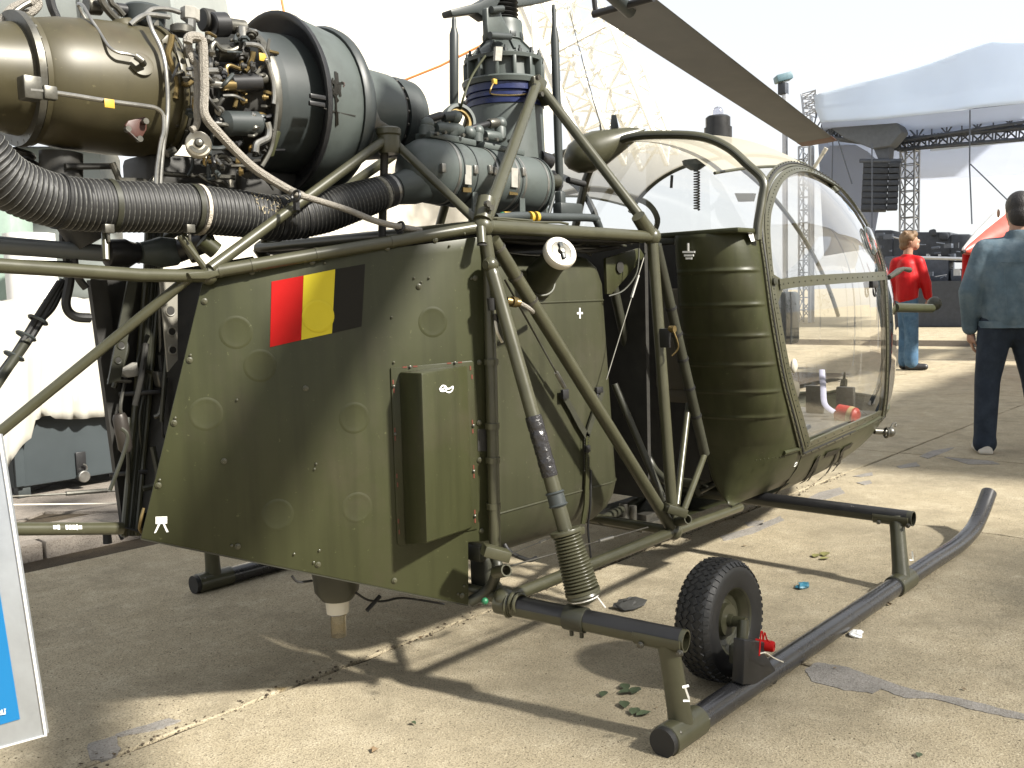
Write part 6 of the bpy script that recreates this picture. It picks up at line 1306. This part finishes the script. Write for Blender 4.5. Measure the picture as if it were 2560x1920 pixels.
# loudspeaker column
for k in range(8):
    v0 = 404+k*15.2; sh = -k*.8; q = [S(u+sh, v, 1) for u, v in [(2158, v0), (2222, v0+1), (2222, v0+14.4), (2158, v0+14.4)]]; m = MB(); m.prism(q, (.9, .35, 0)); m.build('loudspeaker', SBLK, stage, bevel=.02)
    q = [S(u+sh, v, .9) for u, v in [(2223, v0+1), (2250, v0), (2250, v0+13), (2223, v0+14)]]; m = MB(); m.prism(q, (.5, .2, 0)); m.build('loudspeaker', SBLK, stage, bevel=.02)
m = MB(); m.tube([S(2150, 402, 1), S(2255, 402, 1)], .06, 8); m.build('flying_frame', SGREY, stage)
for px in ([(2082, 345), (2080, 450)], [(2180, 360), (2180, 570)], [(2425, 275), (2424, 420), (2430, 560)], [(2426, 410), (2560, 540)], [(2095, 350), (2130, 460)]):
    m = MB(); m.tube([S(u, v, -.2) for u, v in px], .02, 5); m.build('rigging_cable', SGREY, stage)
# platform and equipment
m = MB(); q = [S(u, v, -1) for u, v in [(2190, 704), (2600, 700), (2600, 835), (2190, 826)]]; q = [V((p.x, p.y, p.z if i < 2 else .0)) for i, p in enumerate(q)]; m.prism(q, (6, 1, 0)); m.build('stage_platform', SBLK, stage, smooth=False)
for (u0, v0, u1, v1, dp, mt_) in ((2185, 575, 2232, 705, 1.2, SBLK), (2228, 592, 2300, 705, 1.6, SBLK), (2290, 580, 2378, 640, 1.5, SBLK), (2300, 640, 2372, 705, 1.2, SGREY), (2376, 585, 2428, 655, 1.0, SBLK), (2210, 640, 2290, 705, .8, SGREY), (2376, 672, 2432, 704, .9, SGREY), (2330, 572, 2342, 590, .3, SBLK), (2348, 580, 2372, 600, .4, SBLK), (2436, 620, 2520, 700, 1, SBLK)):
    q = [S(u, v, -.3+dp*.1) for u, v in [(u0, v0), (u1, v0), (u1, v1), (u0, v1)]]; m = MB(); m.prism(q, (dp, .2, 0)); m.build('stage_equipment', mt_, stage, bevel=.06)
rnd = random.Random(4)
for i in range(40):
    u, v = rnd.uniform(2195, 2425), rnd.uniform(585, 695); p = S(u, v, -.6); m = MB()
    if rnd.random() < .5: m.tube([p, S(u+rnd.uniform(-30, 30), v+rnd.uniform(-6, 6), -.6)], rnd.uniform(.015, .04), 6)
    else: m.box(p, (rnd.uniform(.05, .2), rnd.uniform(.05, .25), rnd.uniform(.04, .2)))
    m.build('stage_rigging', rnd.choice([SBLK, SGREY, ALU, SGREY]), stage)
m = MB(); m.tube([S(2300, 644, -.8), S(2440, 648, -.8)], .05, 6); m.build('stage_rail', ALU, stage)
# floodlight on its pole
fl_ = thing('floodlight', W(1960, 240, d=30), 'blue-grey floodlight on a pole beyond the rotor blade tip', 'floodlight'); fl_.location.z = 0
m = MB(); p = W(1958, 195, d=30); m.box(p, (.5, .45, .22), frame(CR+V((0, 0, .25)))); m.build('lamp_head', mat('blue_grey_enamel', (.10, .17, .20), .5), fl_, bevel=.04)
m = MB(); m.box(W(1958, 222, d=30), (.26, .26, .36)); m.build('lamp_gear', SBLK, fl_, bevel=.03); m = MB(); q = W(1962, 235, d=30); m.tube([q, V((q.x, q.y, 0))], .09, 8); m.build('pole', ALU, fl_)
m = MB(); lattice(m, W(2022, 230, d=31), W(2028, 290, d=31), .5, 5, .04, None, 3); q = W(2028, 290, d=31); m.tube([q, V((q.x, q.y, 0))], .06, 6); tag(m.build('mast_bracket', ALU), 'thin metal bracket mast at the left corner of the stage roof', 'mast')
# red and white aircraft nose behind the man in denim
nz_ = thing('aircraft_nose', W(2480, 640, d=11), 'red and white pointed aircraft nose behind the man in denim', 'aircraft'); nz_.location.z = 0
na, nb_ = W(2411, 628, d=10.5), W(2560, 560, d=11.6); d_, e1, e2 = frame(nb_-na); L = (nb_-na).length
REDW = mat('red_aircraft_paint', (.50, .07, .05), .4); m = MB(); m.lathe(na, nb_-na, [(0, .02), (.05, .05), (L*.3, .15), (L*.7, .27), (L*1.2, .36), (L*2.2, .42), (L*4, .42), (L*4, 0)], 28, a0=radians(20), a1=radians(105), caps=False); m.build('nose_upper', mat('white_aircraft_paint', (.72, .70, .66), .4), nz_)
m = MB(); m.lathe(na, nb_-na, [(0, .021), (.05, .051), (L*.3, .151), (L*.7, .271), (L*1.2, .361), (L*2.2, .421), (L*4, .421)], 36, a0=radians(104), a1=radians(381), caps=False); m.build('nose_lower', REDW, nz_)
m = MB(); m.tube([na, na-(nb_-na).normalized()*.06], .02, 8); m.build('nose_probe', BLACKP, nz_); m = MB(); q = W(2416, 636, d=10.8); m.tube([q, W(2412, 745, d=10.8)], [.045, .04], 10); m.build('red_ribbon', RED, nz_)
q = na+(nb_-na).normalized()*L*2.5; m = MB(); m.tube([q, V((q.x, q.y, 0))], .06, 10); m.build('red_prop', RED, nz_)
# ------------------------------------------------------------------ marquees and trees on the sun side (out of frame; they shade the ground)
def marquee(c, lx, ly, rot, h, label):
    t = thing('marquee', (c[0], c[1], 0), label, 'marquee'); ca_, sa_ = cos(rot), sin(rot)
    def L_(x, y, z): return V((c[0]+x*ca_-y*sa_, c[1]+x*sa_+y*ca_, z))
    rows = []
    for j in range(13):
        y = -ly/2+ly*j/12; rows.append([L_(-lx/2+lx*i/16, y, h+1.3*(1-abs(y)/(ly/2))-.08*sin(pi*i/4)**2) for i in range(17)])
    sheet(rows, .006, 'canopy', MARQ, t)
    for x in (-lx/2, 0, lx/2):
        for y in (-ly/2, ly/2): m = MB(); m.tube([L_(x, y, 0), L_(x, y, h)], .04, 8); m.build('pole', ALU, t)
    m = MB(); a = [L_(-lx/2+lx*i/24, -ly/2, h) for i in range(25)]; m.grid([a, [p+V((0, 0, -.3-.06*(i % 2))) for i, p in enumerate(a)]]); m.build('valance', MARQ, t)
marquee((9.0, -5.6), 8.4, 6.0, .06, 3.3, 'long white marquee with open sides standing on the sunny side')
marquee((18.5, -3.6), 8.5, 6.0, .22, 3.4, 'second white marquee farther along the sunny side')
LEAF = mat('tree_leaf', (.045, .075, .022), .55, var=.4, scale=2); BARK = mat('tree_bark', (.09, .07, .05), .9, var=.3, bump=.5, bscale=20)
def tree(x, y, h, r_, n, label, seedv):
    t = thing('broadleaf_tree', (x, y, 0), label, 'tree', 'trees on the sunny side' if 'round' in label else 'added unseen row of trees behind the photographer'); rnd = random.Random(seedv)
    m = MB(); m.tube(smoothline([V((x, y, -.05)), V((x+.1, y, h*.3)), V((x-.05, y+.1, h*.6)), V((x, y, h*.85))], 5), [.2-.15*i/15 for i in range(16)], 10)
    for k in range(9):
        a = k*2.4; z = h*(.35+.05*k); m.tube([V((x, y, z)), V((x+cos(a)*r_*.4, y+sin(a)*r_*.4, z+.5)), V((x+cos(a)*r_*.75, y+sin(a)*r_*.75, z+.9))], [.06, .04, .015], 6)
    m.build('trunk', BARK, t)
    m = MB(); cl = [(V((rnd.gauss(0, .5), rnd.gauss(0, .5), rnd.gauss(0, .42))), rnd.uniform(.25, .5)) for _ in range(26)]
    for i in range(n):
        c_, q = rnd.choice(cl); e = V((rnd.gauss(0, 1), rnd.gauss(0, 1), rnd.gauss(0, 1))).normalized()*q*rnd.random()**.4; p = V((x, y, h*.68))+V(((c_+e).x*r_, (c_+e).y*r_, (c_+e).z*h*.34))
        a = V((rnd.gauss(0, 1), rnd.gauss(0, 1), rnd.gauss(0, .5))).normalized(); b = a.orthogonal().normalized(); s = rnd.uniform(.05, .10)
        m.add([p-a*s, p+b*s*.6, p+a*s, p-b*s*.6], [(0, 1, 2, 3)])
    tag(m.build('crown', LEAF, t, smooth=False), kind='stuff'); return t
tree(3.1, -8.6, 6.6, 2.3, 4200, 'round leafy tree standing between the marquee and the apron', 2)
far_tree = tree(-14, -15.5, 9, 3.0, 6000, 'unseen leafy tree in the added row behind the photographer, first from the tail end', 3)  # unseen row, added to cut low sky light on the side panel
for k_, (x_, y_, a_, s_) in enumerate(((-9, -17, 1.1, 1.0), (-4, -16, 2.4, 1.1), (1, -18, .4, .95), (6, -17, 3.3, 1.15), (11, -18, 5.1, 1.0), (16, -17.5, 4.2, 1.1), (22, -18, .9, 1.05), (27, -18, 2.0, 1.1))):
    r_ = far_tree.copy(); C.objects.link(r_); r_.location = (x_, y_, 0); r_.rotation_euler = (0, 0, a_); r_.scale = (s_, s_, s_); r_['label'] = 'unseen leafy tree in the added row behind the photographer, ' + ('second', 'third', 'fourth', 'fifth', 'sixth', 'seventh', 'eighth', 'ninth', 'tenth', 'eleventh')[k_] + ' from the tail end'
    for ch in far_tree.children: c_ = ch.copy(); C.objects.link(c_); c_.parent = r_; c_.matrix_parent_inverse = M.Translation(-far_tree.location)
# ------------------------------------------------------------------ information board, bottom left
bd = 1.5; q = [W(u, v, d=bd) for u, v in [(-420, 1985), (115, 1838), (-2, 1085), (-560, 1130)]]
bn = (q[1]-q[0]).cross(q[3]-q[0]).normalized(); bn = bn if bn.dot(CP-q[0]) > 0 else -bn
board = thing('information_board', (q[0].x, q[0].y, 0), 'brushed aluminium information board with blue panel, cut off at the left edge', 'sign')
m = MB(); m.prism(q, -bn*.012); m.build('board_face', mat('brushed_aluminium', (.34, .36, .38), .38, metal=.5, var=.10, scale=18), board, bevel=.002)
m = MB(); e_ = [a+bn*.001 for a in q]; m.tube([e_[0], e_[1], e_[2]], .0022, 6); m.build('board_edge', WHITE, board)
def bq(u, v, o=.0015): return Wp(u, v, q[0]+bn*o, bn)
m = MB(); m.prism([bq(u, v) for u, v in [(-420, 1935), (49, 1798), (-70, 1050), (-480, 1080)]], -bn*.001); m.build('blue_panel', mat('printed_blue', (.005, .15, .36), .4, var=.06, scale=2), board, smooth=False)
for px in ([(-4, 1783), (0, 1777), (3, 1783)], [(5, 1774), (5, 1783), (8, 1783)], [(10, 1773), (14, 1772), (11, 1778), (14, 1780), (10, 1782)], [(-10, 1788), (14, 1784)]):
    P = [bq(u, v, .003) for u, v in px]; m = MB(); m.ribbon(P, [bn]*len(P), .0016, .0004); m.build('white_lettering', WHITEM, board, smooth=False)
for s in (.1, .55):
    p = q[0].lerp(q[1], s)-bn*.02; m = MB(); m.tube([p+V((0, 0, .3)), V((p.x, p.y, 0))], .015, 8)
    if s < .5: m.build('stand_leg', ALU, board)
# ------------------------------------------------------------------ litter
rnd = random.Random(77); LG = mat('green_leaf', (.055, .075, .038), .6, var=.3); LB = mat('dry_leaf', (.15, .10, .05), .7, var=.4, scale=30)
def leafmesh(m, c, s, a, curl=.2):
    d = V((cos(a), sin(a), 0)); b = V((-sin(a), cos(a), 0)); pts = []
    pr = [(0, .0), (.2, .22), (.45, .32), (.7, .24), (1, 0)]
    up = [c+d*(t*s)+b*(w_*s)+V((0, 0, .004+curl*s*w_*.5)) for t, w_ in pr]; mid = [c+d*(t*s)+V((0, 0, .004)) for t, w_ in pr]; dn = [c+d*(t*s)-b*(w_*s)+V((0, 0, .004+curl*s*w_*.7)) for t, w_ in pr]
    m.grid([up, mid, dn])
lit = MB(); lit2 = MB(); crumbs = MB()
for i in range(18):
    u = rnd.uniform(900, 2560); v = rnd.uniform(1330, 1900); p = W(u, v, z=.002); leafmesh(lit2 if rnd.random() < .75 else lit, p, rnd.uniform(.008, .028), rnd.uniform(0, 6.28), rnd.uniform(.3, 1.4))
for i in range(1500):
    u = rnd.uniform(-50, 2600); v = 1080+rnd.random()**.8*840; p = W(u, v, z=.0)
    s = rnd.uniform(.0007, .0022); a = rnd.uniform(0, 6.28); crumbs.box(p+V((0, 0, s*.4)), (s*rnd.uniform(1, 3), s, s*.8), (V((cos(a), sin(a), 0)), V((-sin(a), cos(a), 0)), V((0, 0, 1))))
for x_ in [i*.012 for i in range(-80, 320)]:   # debris along the joint
    for _ in range(1):
        p = V((x_+rnd.uniform(-.01, .01), rnd.gauss(0, .02), 0)); s = rnd.uniform(.0015, .006); a = rnd.uniform(0, 6.28); crumbs.box(p+V((0, 0, s*.3)), (s*1.5, s, s*.7), (V((cos(a), sin(a), 0)), V((-sin(a), cos(a), 0)), V((0, 0, 1))))
tag(lit.build('green_leaf_litter', LG, None), 'small green leaves scattered on the concrete', 'leaves', kind='stuff'); tag(lit2.build('dry_leaf_litter', LB, None), 'small dry leaves scattered on the concrete', 'leaves', kind='stuff'); tag(crumbs.build('grit', mat('grit', (.085, .065, .042), .95, var=.5, scale=60), None, smooth=False), 'grit and crumbs on the concrete', 'grit', kind='stuff')
spr = MB()
for (u, v, s, a) in ((1505, 1745, .042, .4), (1545, 1735, .05, 5.6), (1560, 1755, .05, 3.8), (1580, 1738, .055, .2), (1570, 1728, .05, 1.0)): leafmesh(spr, W(u, v, z=.003), s, a, .5)
tag(spr.build('leaf_sprig', LG), 'sprig of green leaves lying behind the rear skid leg', 'leaves')
spr = MB()
for (u, v, s, a) in ((1580, 1790, .05, .3), (1590, 1792, .05, 5.9)): leafmesh(spr, W(u, v, z=.003), s, a, .5)
tag(spr.build('leaf_sprig', LG), 'single green leaf nearest the black end of the near skid', 'leaves')
spr = MB()
for (u, v, s, a) in ((2035, 1395, .06, .1), (2060, 1392, .07, .3), (2050, 1400, .05, 5.8)): leafmesh(spr, W(u, v, z=.003), s, a, .4)
tag(spr.build('leaf_sprig', mat('yellow_green_leaf', (.18, .17, .06), .6, var=.3)), 'yellowing leaves on the concrete between wheel and front skid leg', 'leaves')
def crumple(u, v, s, mt_, nm, label, cat, sq=.5):
    rn = random.Random(int(u)); m = MB(); c = W(u, v, z=.0); m.sph(c+V((0, 0, s*sq*.8)), s, 10, sc=(1.3, .8, sq)); m.v = [(x+rn.uniform(-.25, .25)*s, y+rn.uniform(-.25, .25)*s, max(.001, z+rn.uniform(-.25, .25)*s*sq)) for x, y, z in m.v]; tag(m.build(nm, mt_, smooth=False), label, cat)
crumple(2008, 1470, .028, mat('blue_wrapper', (.03, .13, .19), .35, var=.4), 'sweet_wrapper', 'crumpled blue wrapper on the concrete in front of the wheel', 'litter', .4)
crumple(2142, 1590, .026, mat('scrap_paper', (.7, .7, .68), .6), 'paper_scrap', 'white paper scrap beside the near skid tube', 'litter', .35)
crumple(1572, 1518, .055, mat('wet_rag', (.04, .04, .037), .6, var=.4), 'rag', 'dark rag lying on the concrete left of the wheel', 'litter', .3)
# ================================================================== PEOPLE
def capsule(m, p0, r0, p1, r1, n=14, fl=(1, 1)):
    p0, p1 = V(p0), V(p1); d = (p1-p0); L = d.length; pr = []
    for i in range(5): q = pi/2*i/4; pr.append((-r0*cos(q), r0*sin(q)))
    for i in range(5): q = pi/2*i/4; pr.append((L+r1*sin(q), r1*cos(q)))
    m.lathe(p0, d, pr, n, caps=False)
def organic(build, name, mt, par, X, vox=.012, sm=6, fac=.5):
    m = MB(); build(m)
    me = D.meshes.new('tmp'); me.from_pydata([tuple(X(V(p))) for p in m.v], [], m.f); me.validate()
    o = D.objects.new('tmp', me); C.objects.link(o)
    md = o.modifiers.new('r', 'REMESH'); md.mode = 'VOXEL'; md.voxel_size = vox
    s = o.modifiers.new('s', 'SMOOTH'); s.iterations = sm; s.factor = fac
    dg = bpy.context.evaluated_depsgraph_get(); me2 = D.meshes.new_from_object(o.evaluated_get(dg)); D.objects.remove(o)
    me2.name = name
    for mm in (mt if isinstance(mt, (list, tuple)) else [mt]): me2.materials.append(mm)
    me2.polygons.foreach_set('use_smooth', [True]*len(me2.polygons)); return obj(name, me2, par)
def cloth(name, col, var=.15, sc=14, bump=.35, bs=26, rough=.85, dirt=None):
    return mat(name, col, rough, var=var, scale=sc, bump=bump, bscale=bs, spec=.2, dirt=dirt, dscale=7, dlo=.45, dhi=.75)
SKIN = mat('skin', (.33, .185, .125), .5, var=.08)
def hand(m, w, dr, side, up):
    """palm and five bent fingers hanging from wrist w along dr"""
    d = V(dr).normalized(); s = V(side).normalized(); u = d.cross(s)
    p = V(w); capsule(m, p, .024, p+d*.05, .03); m.sph(p+d*.055, .036, 12, sc=(.42, 1.05, 1.05), ax=(u, s, d))
    for k, ln in enumerate((.062, .072, .068, .052)):
        b = p+d*.085+s*(-.027+.018*k); c = b+d*ln*.5+u*.008; e = c+d*ln*.4+u*.022; capsule(m, b, .0092, c, .0085, 8); capsule(m, c, .0085, e, .0072, 8)
    b = p+d*.03-s*.032; c = b+d*.03-s*.018+u*.01; e = c+d*.03-s*.002+u*.012; capsule(m, b, .012, c, .0095, 8); capsule(m, c, .0095, e, .008, 8)
# ---- man in denim
sc1 = 371.0
base1 = W(2520, 1132, z=0)
fw = V((cos(YAW-.25), sin(YAW-.25), 0)); rt = V((fw.y, -fw.x, 0))
X1 = lambda p: base1+rt*p.x+fw*p.y+V((0, 0, p.z))
man = thing('person', base1, 'person in faded denim jacket and dark jeans walking away at the right edge', 'person', None)
lw = (-.235, .05, .835); ld = V((.10, .15, -1)); rw = (.30, .10, .86)
def body1(m):
    m.sph((.045, .03, 1.615), .1, 20, sc=(.80, .98, 1.18)); capsule(m, (.045, .10, 1.545), .05, (.045, .085, 1.58), .055); capsule(m, (.04, .005, 1.40), .066, (.043, .015, 1.54), .056)
    for sx in (-.078, .168): m.sph((sx, .03, 1.60), .03, 10, sc=(.35, .7, 1.1))
    m.sph((.045, .135, 1.60), .02, 8, sc=(.7, 1, 1.4))
    capsule(m, (0, 0, 1.15), .11, (0, 0, 1.33), .10); capsule(m, (0, 0, .95), .09, (0, 0, 1.2), .11)
    capsule(m, (-.17, 0, 1.37), .05, (-.26, -.03, 1.08), .042); capsule(m, (-.26, -.03, 1.08), .042, lw, .026); capsule(m, (.19, 0, 1.37), .05, (.28, -.02, 1.1), .042); capsule(m, (.28, -.02, 1.1), .042, rw, .026)
    capsule(m, (-.09, 0, .90), .08, (-.13, .02, .5), .05); capsule(m, (-.13, .02, .5), .05, (-.15, -.02, .1), .035); capsule(m, (.09, 0, .90), .08, (.16, .06, .5), .05); capsule(m, (.16, .06, .5), .05, (.21, .02, .1), .035)
    hand(m, V(lw)+V((.004, .006, -.02)), ld, (0, 1, .1), 1); hand(m, V(rw)+V((0, 0, -.02)), (-.05, .15, -1), (0, 1, .1), 1)
organic(body1, 'body', SKIN, man, X1, .0075, 3)
def jacket1(m):
    capsule(m, (-.01, -.01, .93), .165, (0, -.01, 1.12), .165, 20); capsule(m, (.0, -.012, 1.12), .165, (0.005, -.01, 1.28), .155, 20)
    for k in range(2):
        for sx in (-1, 1):
            capsule(m, (.06*sx, -.01, .92), .125, (.075*sx, -.005, 1.2), .13); capsule(m, (.075*sx, -.005, 1.2), .13, (.09*sx, -.005, 1.315), .105); capsule(m, (.05*sx, 0, 1.37), .075, (.16*sx, 0, 1.365), .075)
    capsule(m, (-.165, 0, 1.355), .078, (-.265, -.035, 1.09), .064); capsule(m, (-.265, -.035, 1.09), .066, (-.24, .045, .86), .050); capsule(m, (-.24, .045, .875), .054, (-.238, .048, .845), .052)
    capsule(m, (.17, 0, 1.355), .078, (.285, -.025, 1.1), .064); capsule(m, (.285, -.025, 1.1), .066, (.30, .095, .88), .05)
    m.lathe((.035, .0, 1.40), (.05, .12, 1), [(0, .02), (0, .085), (.03, .082), (.075, .078), (.08, .07), (.075, .02)], 20)
DEN = cloth('faded_denim', (.085, .125, .155), .25, 9, .6, 22, dirt=(.15, .19, .215)); DEN2 = cloth('dark_denim', (.020, .027, .040), .3, 9, .4, 18, dirt=(.033, .045, .062))
jk = organic(jacket1, 'denim_jacket', DEN, man, X1, .011, 7)
def flat_bottom(o, zmin):
    for v_ in o.data.vertices:
        if v_.co.z < zmin and abs((v_.co-o.parent.location).dot(rt)) < .19: v_.co.z = zmin+(v_.co.z-zmin)*.08
flat_bottom(jk, .855)
def seam(pts, name, par, X, r_=.004, mt_=None):
    m = MB(); m.tube([X(V(p)) for p in smoothline(pts, 5)], r_, 6); m.build(name, mt_ or DEN, par)
# waistband, yoke seam and placket lines on the back
m = MB(); m.lathe(X1(V((0, -.008, .845))), (0, 0, 1), [(0, .172), (.002, .178), (.045, .180), (.048, .174)], 36); 
for i, v_ in enumerate(m.v): p = V(v_)-X1(V((0, -.008, .845))); a, b = p.dot(rt), p.dot(fw); q = X1(V((0, -.008, .845)))+rt*a*1.10+fw*b*.84; m.v[i] = (q.x, q.y, v_[2])
m.build('waistband', DEN, jk)
seam([(-.17, -.125, 1.285), (-.08, -.168, 1.275), (0, -.178, 1.27), (.08, -.168, 1.275), (.17, -.125, 1.285)], 'yoke_seam', jk, X1, .003)
for sx in (-1, 1): seam([(.085*sx, -.172, 1.27), (.075*sx, -.178, 1.1), (.06*sx, -.176, .9)], 'back_seam', jk, X1, .003)
def trousers1(m):
    capsule(m, (-.06, 0, .92), .125, (-.085, 0, .82), .118); capsule(m, (.06, 0, .92), .125, (.085, 0, .82), .118)
    capsule(m, (-.09, 0, .84), .112, (-.13, .02, .5), .082); capsule(m, (-.13, .02, .5), .082, (-.15, -.02, .10), .070); capsule(m, (.09, 0, .84), .112, (.165, .06, .5), .082); capsule(m, (.165, .06, .5), .082, (.215, .02, .10), .070)
    capsule(m, (-.15, -.02, .12), .07, (-.15, -.025, .07), .078); capsule(m, (.215, .02, .12), .07, (.215, .015, .07), .078)
organic(trousers1, 'jeans', DEN2, man, X1, .012, 6)
def shoes1(m):
    for (x, y) in ((-.15, -.02), (.215, .015)):
        capsule(m, (x, y-.04, .045), .042, (x-.01, y+.15, .04), .038); m.box((x-.005, y+.05, .016), (.085, .27, .03))
organic(shoes1, 'shoes', mat('white_trainer', (.45, .42, .37), .6), man, X1, .008, 4)
def hair1(m): m.sph((.045, .012, 1.645), .1, 20, sc=(.86, 1.02, .98)); m.sph((.045, -.02, 1.59), .09, 16, sc=(.86, .85, 1.0)); 
organic(hair1, 'hair', mat('black_hair', (.012, .010, .010), .55, var=.3, bump=.5, bscale=140), man, X1, .008, 3)
# ---- person in red
base2 = W(2276, 925, z=0); f2 = V((cos(YAW-1.15), sin(YAW-1.15), 0)); r2 = V((f2.y, -f2.x, 0)); k2 = 1.04
# local: x = image right, y = away
ir = V((sin(YAW-.22), -cos(YAW-.22), 0)); ia = V((cos(YAW-.22), sin(YAW-.22), 0))
X2 = lambda p: base2+ir*(p.x*k2)+ia*(p.y*k2)+V((0, 0, p.z*k2))
man2 = thing('person', base2, 'person with light brown hair in red jacket and blue jeans near the stage', 'person', None)
def body2(m):
    m.sph((-.02, .02, 1.66), .1, 20, sc=(.98, .85, 1.2)); capsule(m, (.05, .02, 1.585), .045, (.055, .02, 1.60), .045); capsule(m, (-.05, .01, 1.44), .06, (-.03, .015, 1.58), .056); m.sph((.088, .015, 1.655), .022, 8, sc=(1.0, .7, 1.2)); m.sph((-.03, -.075, 1.655), .03, 10, sc=(.7, .35, 1.1)); capsule(m, (.075, .015, 1.61), .016, (.082, .015, 1.61), .014, 8)
    capsule(m, (-.05, 0, .97), .09, (-.05, 0, 1.33), .10); capsule(m, (.10, -.08, 1.38), .05, (.16, -.1, 1.12), .045); capsule(m, (.16, -.1, 1.12), .045, (.19, -.06, .92), .03); capsule(m, (-.18, .05, 1.38), .05, (-.22, .08, 1.1), .045); capsule(m, (-.22, .08, 1.1), .045, (-.15, .12, .92), .03)
    capsule(m, (-.04, -.06, .92), .08, (.0, -.06, .5), .05); capsule(m, (.0, -.06, .5), .05, (-.0, -.06, .1), .035); capsule(m, (-.06, .07, .92), .08, (-.05, .07, .5), .05); capsule(m, (-.05, .07, .5), .05, (-.06, .07, .1), .035)
    hand(m, (.195, -.055, .90), (.1, .05, -1), (.9, .3, 0), 1)
organic(body2, 'body', SKIN, man2, X2, .009, 3)
def jacket2(m):
    for sy in (-.05, .05):
        capsule(m, (-.055, sy, .96), .135, (-.055, sy, 1.2), .15); capsule(m, (-.055, sy, 1.2), .15, (-.06, sy, 1.33), .125)
    capsule(m, (-.13, .03, 1.40), .075, (.05, -.05, 1.40), .075); capsule(m, (.07, -.07, 1.385), .082, (.155, -.1, 1.12), .068); capsule(m, (.155, -.1, 1.12), .07, (.19, -.062, .95), .055); capsule(m, (-.17, .05, 1.385), .08, (-.225, .08, 1.1), .066); capsule(m, (-.225, .08, 1.1), .066, (-.16, .115, .95), .055)
    m.lathe((-.045, .01, 1.44), (.1, 0, 1), [(0, .02), (0, .08), (.05, .074), (.055, .02)], 18)
j2 = organic(jacket2, 'red_jacket', cloth('red_jacket_cloth', (.36, .006, .008), .12, 8, .4, 18, .5), man2, X2, .013, 7)
def trousers2(m):
    capsule(m, (-.045, -.05, .93), .12, (-.03, -.055, .82), .115); capsule(m, (-.055, .06, .93), .12, (-.05, .065, .82), .11); capsule(m, (-.03, -.055, .84), .11, (.0, -.06, .5), .085); capsule(m, (.0, -.06, .5), .085, (.0, -.06, .10), .085); capsule(m, (-.05, .065, .84), .11, (-.05, .07, .5), .085); capsule(m, (-.05, .07, .5), .085, (-.06, .07, .10), .08)
organic(trousers2, 'jeans', cloth('blue_jeans', (.055, .11, .18), .3, 8, .4, 16, dirt=(.12, .20, .28)), man2, X2, .013, 6)
def shoes2(m):
    capsule(m, (-.03, -.06, .05), .05, (.16, -.08, .045), .042); capsule(m, (-.08, .07, .05), .05, (.11, .07, .045), .042)
organic(shoes2, 'shoes', mat('black_shoe', (.02, .02, .022), .4), man2, X2, .01, 4)
def hair2(m):
    m.sph((-.045, .02, 1.69), .108, 18, sc=(1.0, .95, 1.0)); m.sph((.03, .01, 1.745), .05, 10)
    m.sph((-.09, .02, 1.60), .06, 10)
    m.sph((-.03, -.06, 1.70), .05, 10)
    for k in range(14): m.sph((-.05+.07*cos(k*2.1), .02+.07*sin(k*1.7), 1.75+.02*sin(k*3.3)), .026, 8)
    m.sph((-.045, .02, 1.69), .1, 18, sc=(1.0, .95, 1.0)); m.sph((-.07, .02, 1.63), .085, 14, sc=(.8, 1, 1.1)); m.sph((.01, .0, 1.735), .06, 12, sc=(1.1, 1, .7))
hr = organic(hair2, 'hair', mat('light_brown_hair', (.15, .09, .045), .6, var=.35, bump=.5, bscale=90), man2, X2, .012, 2)
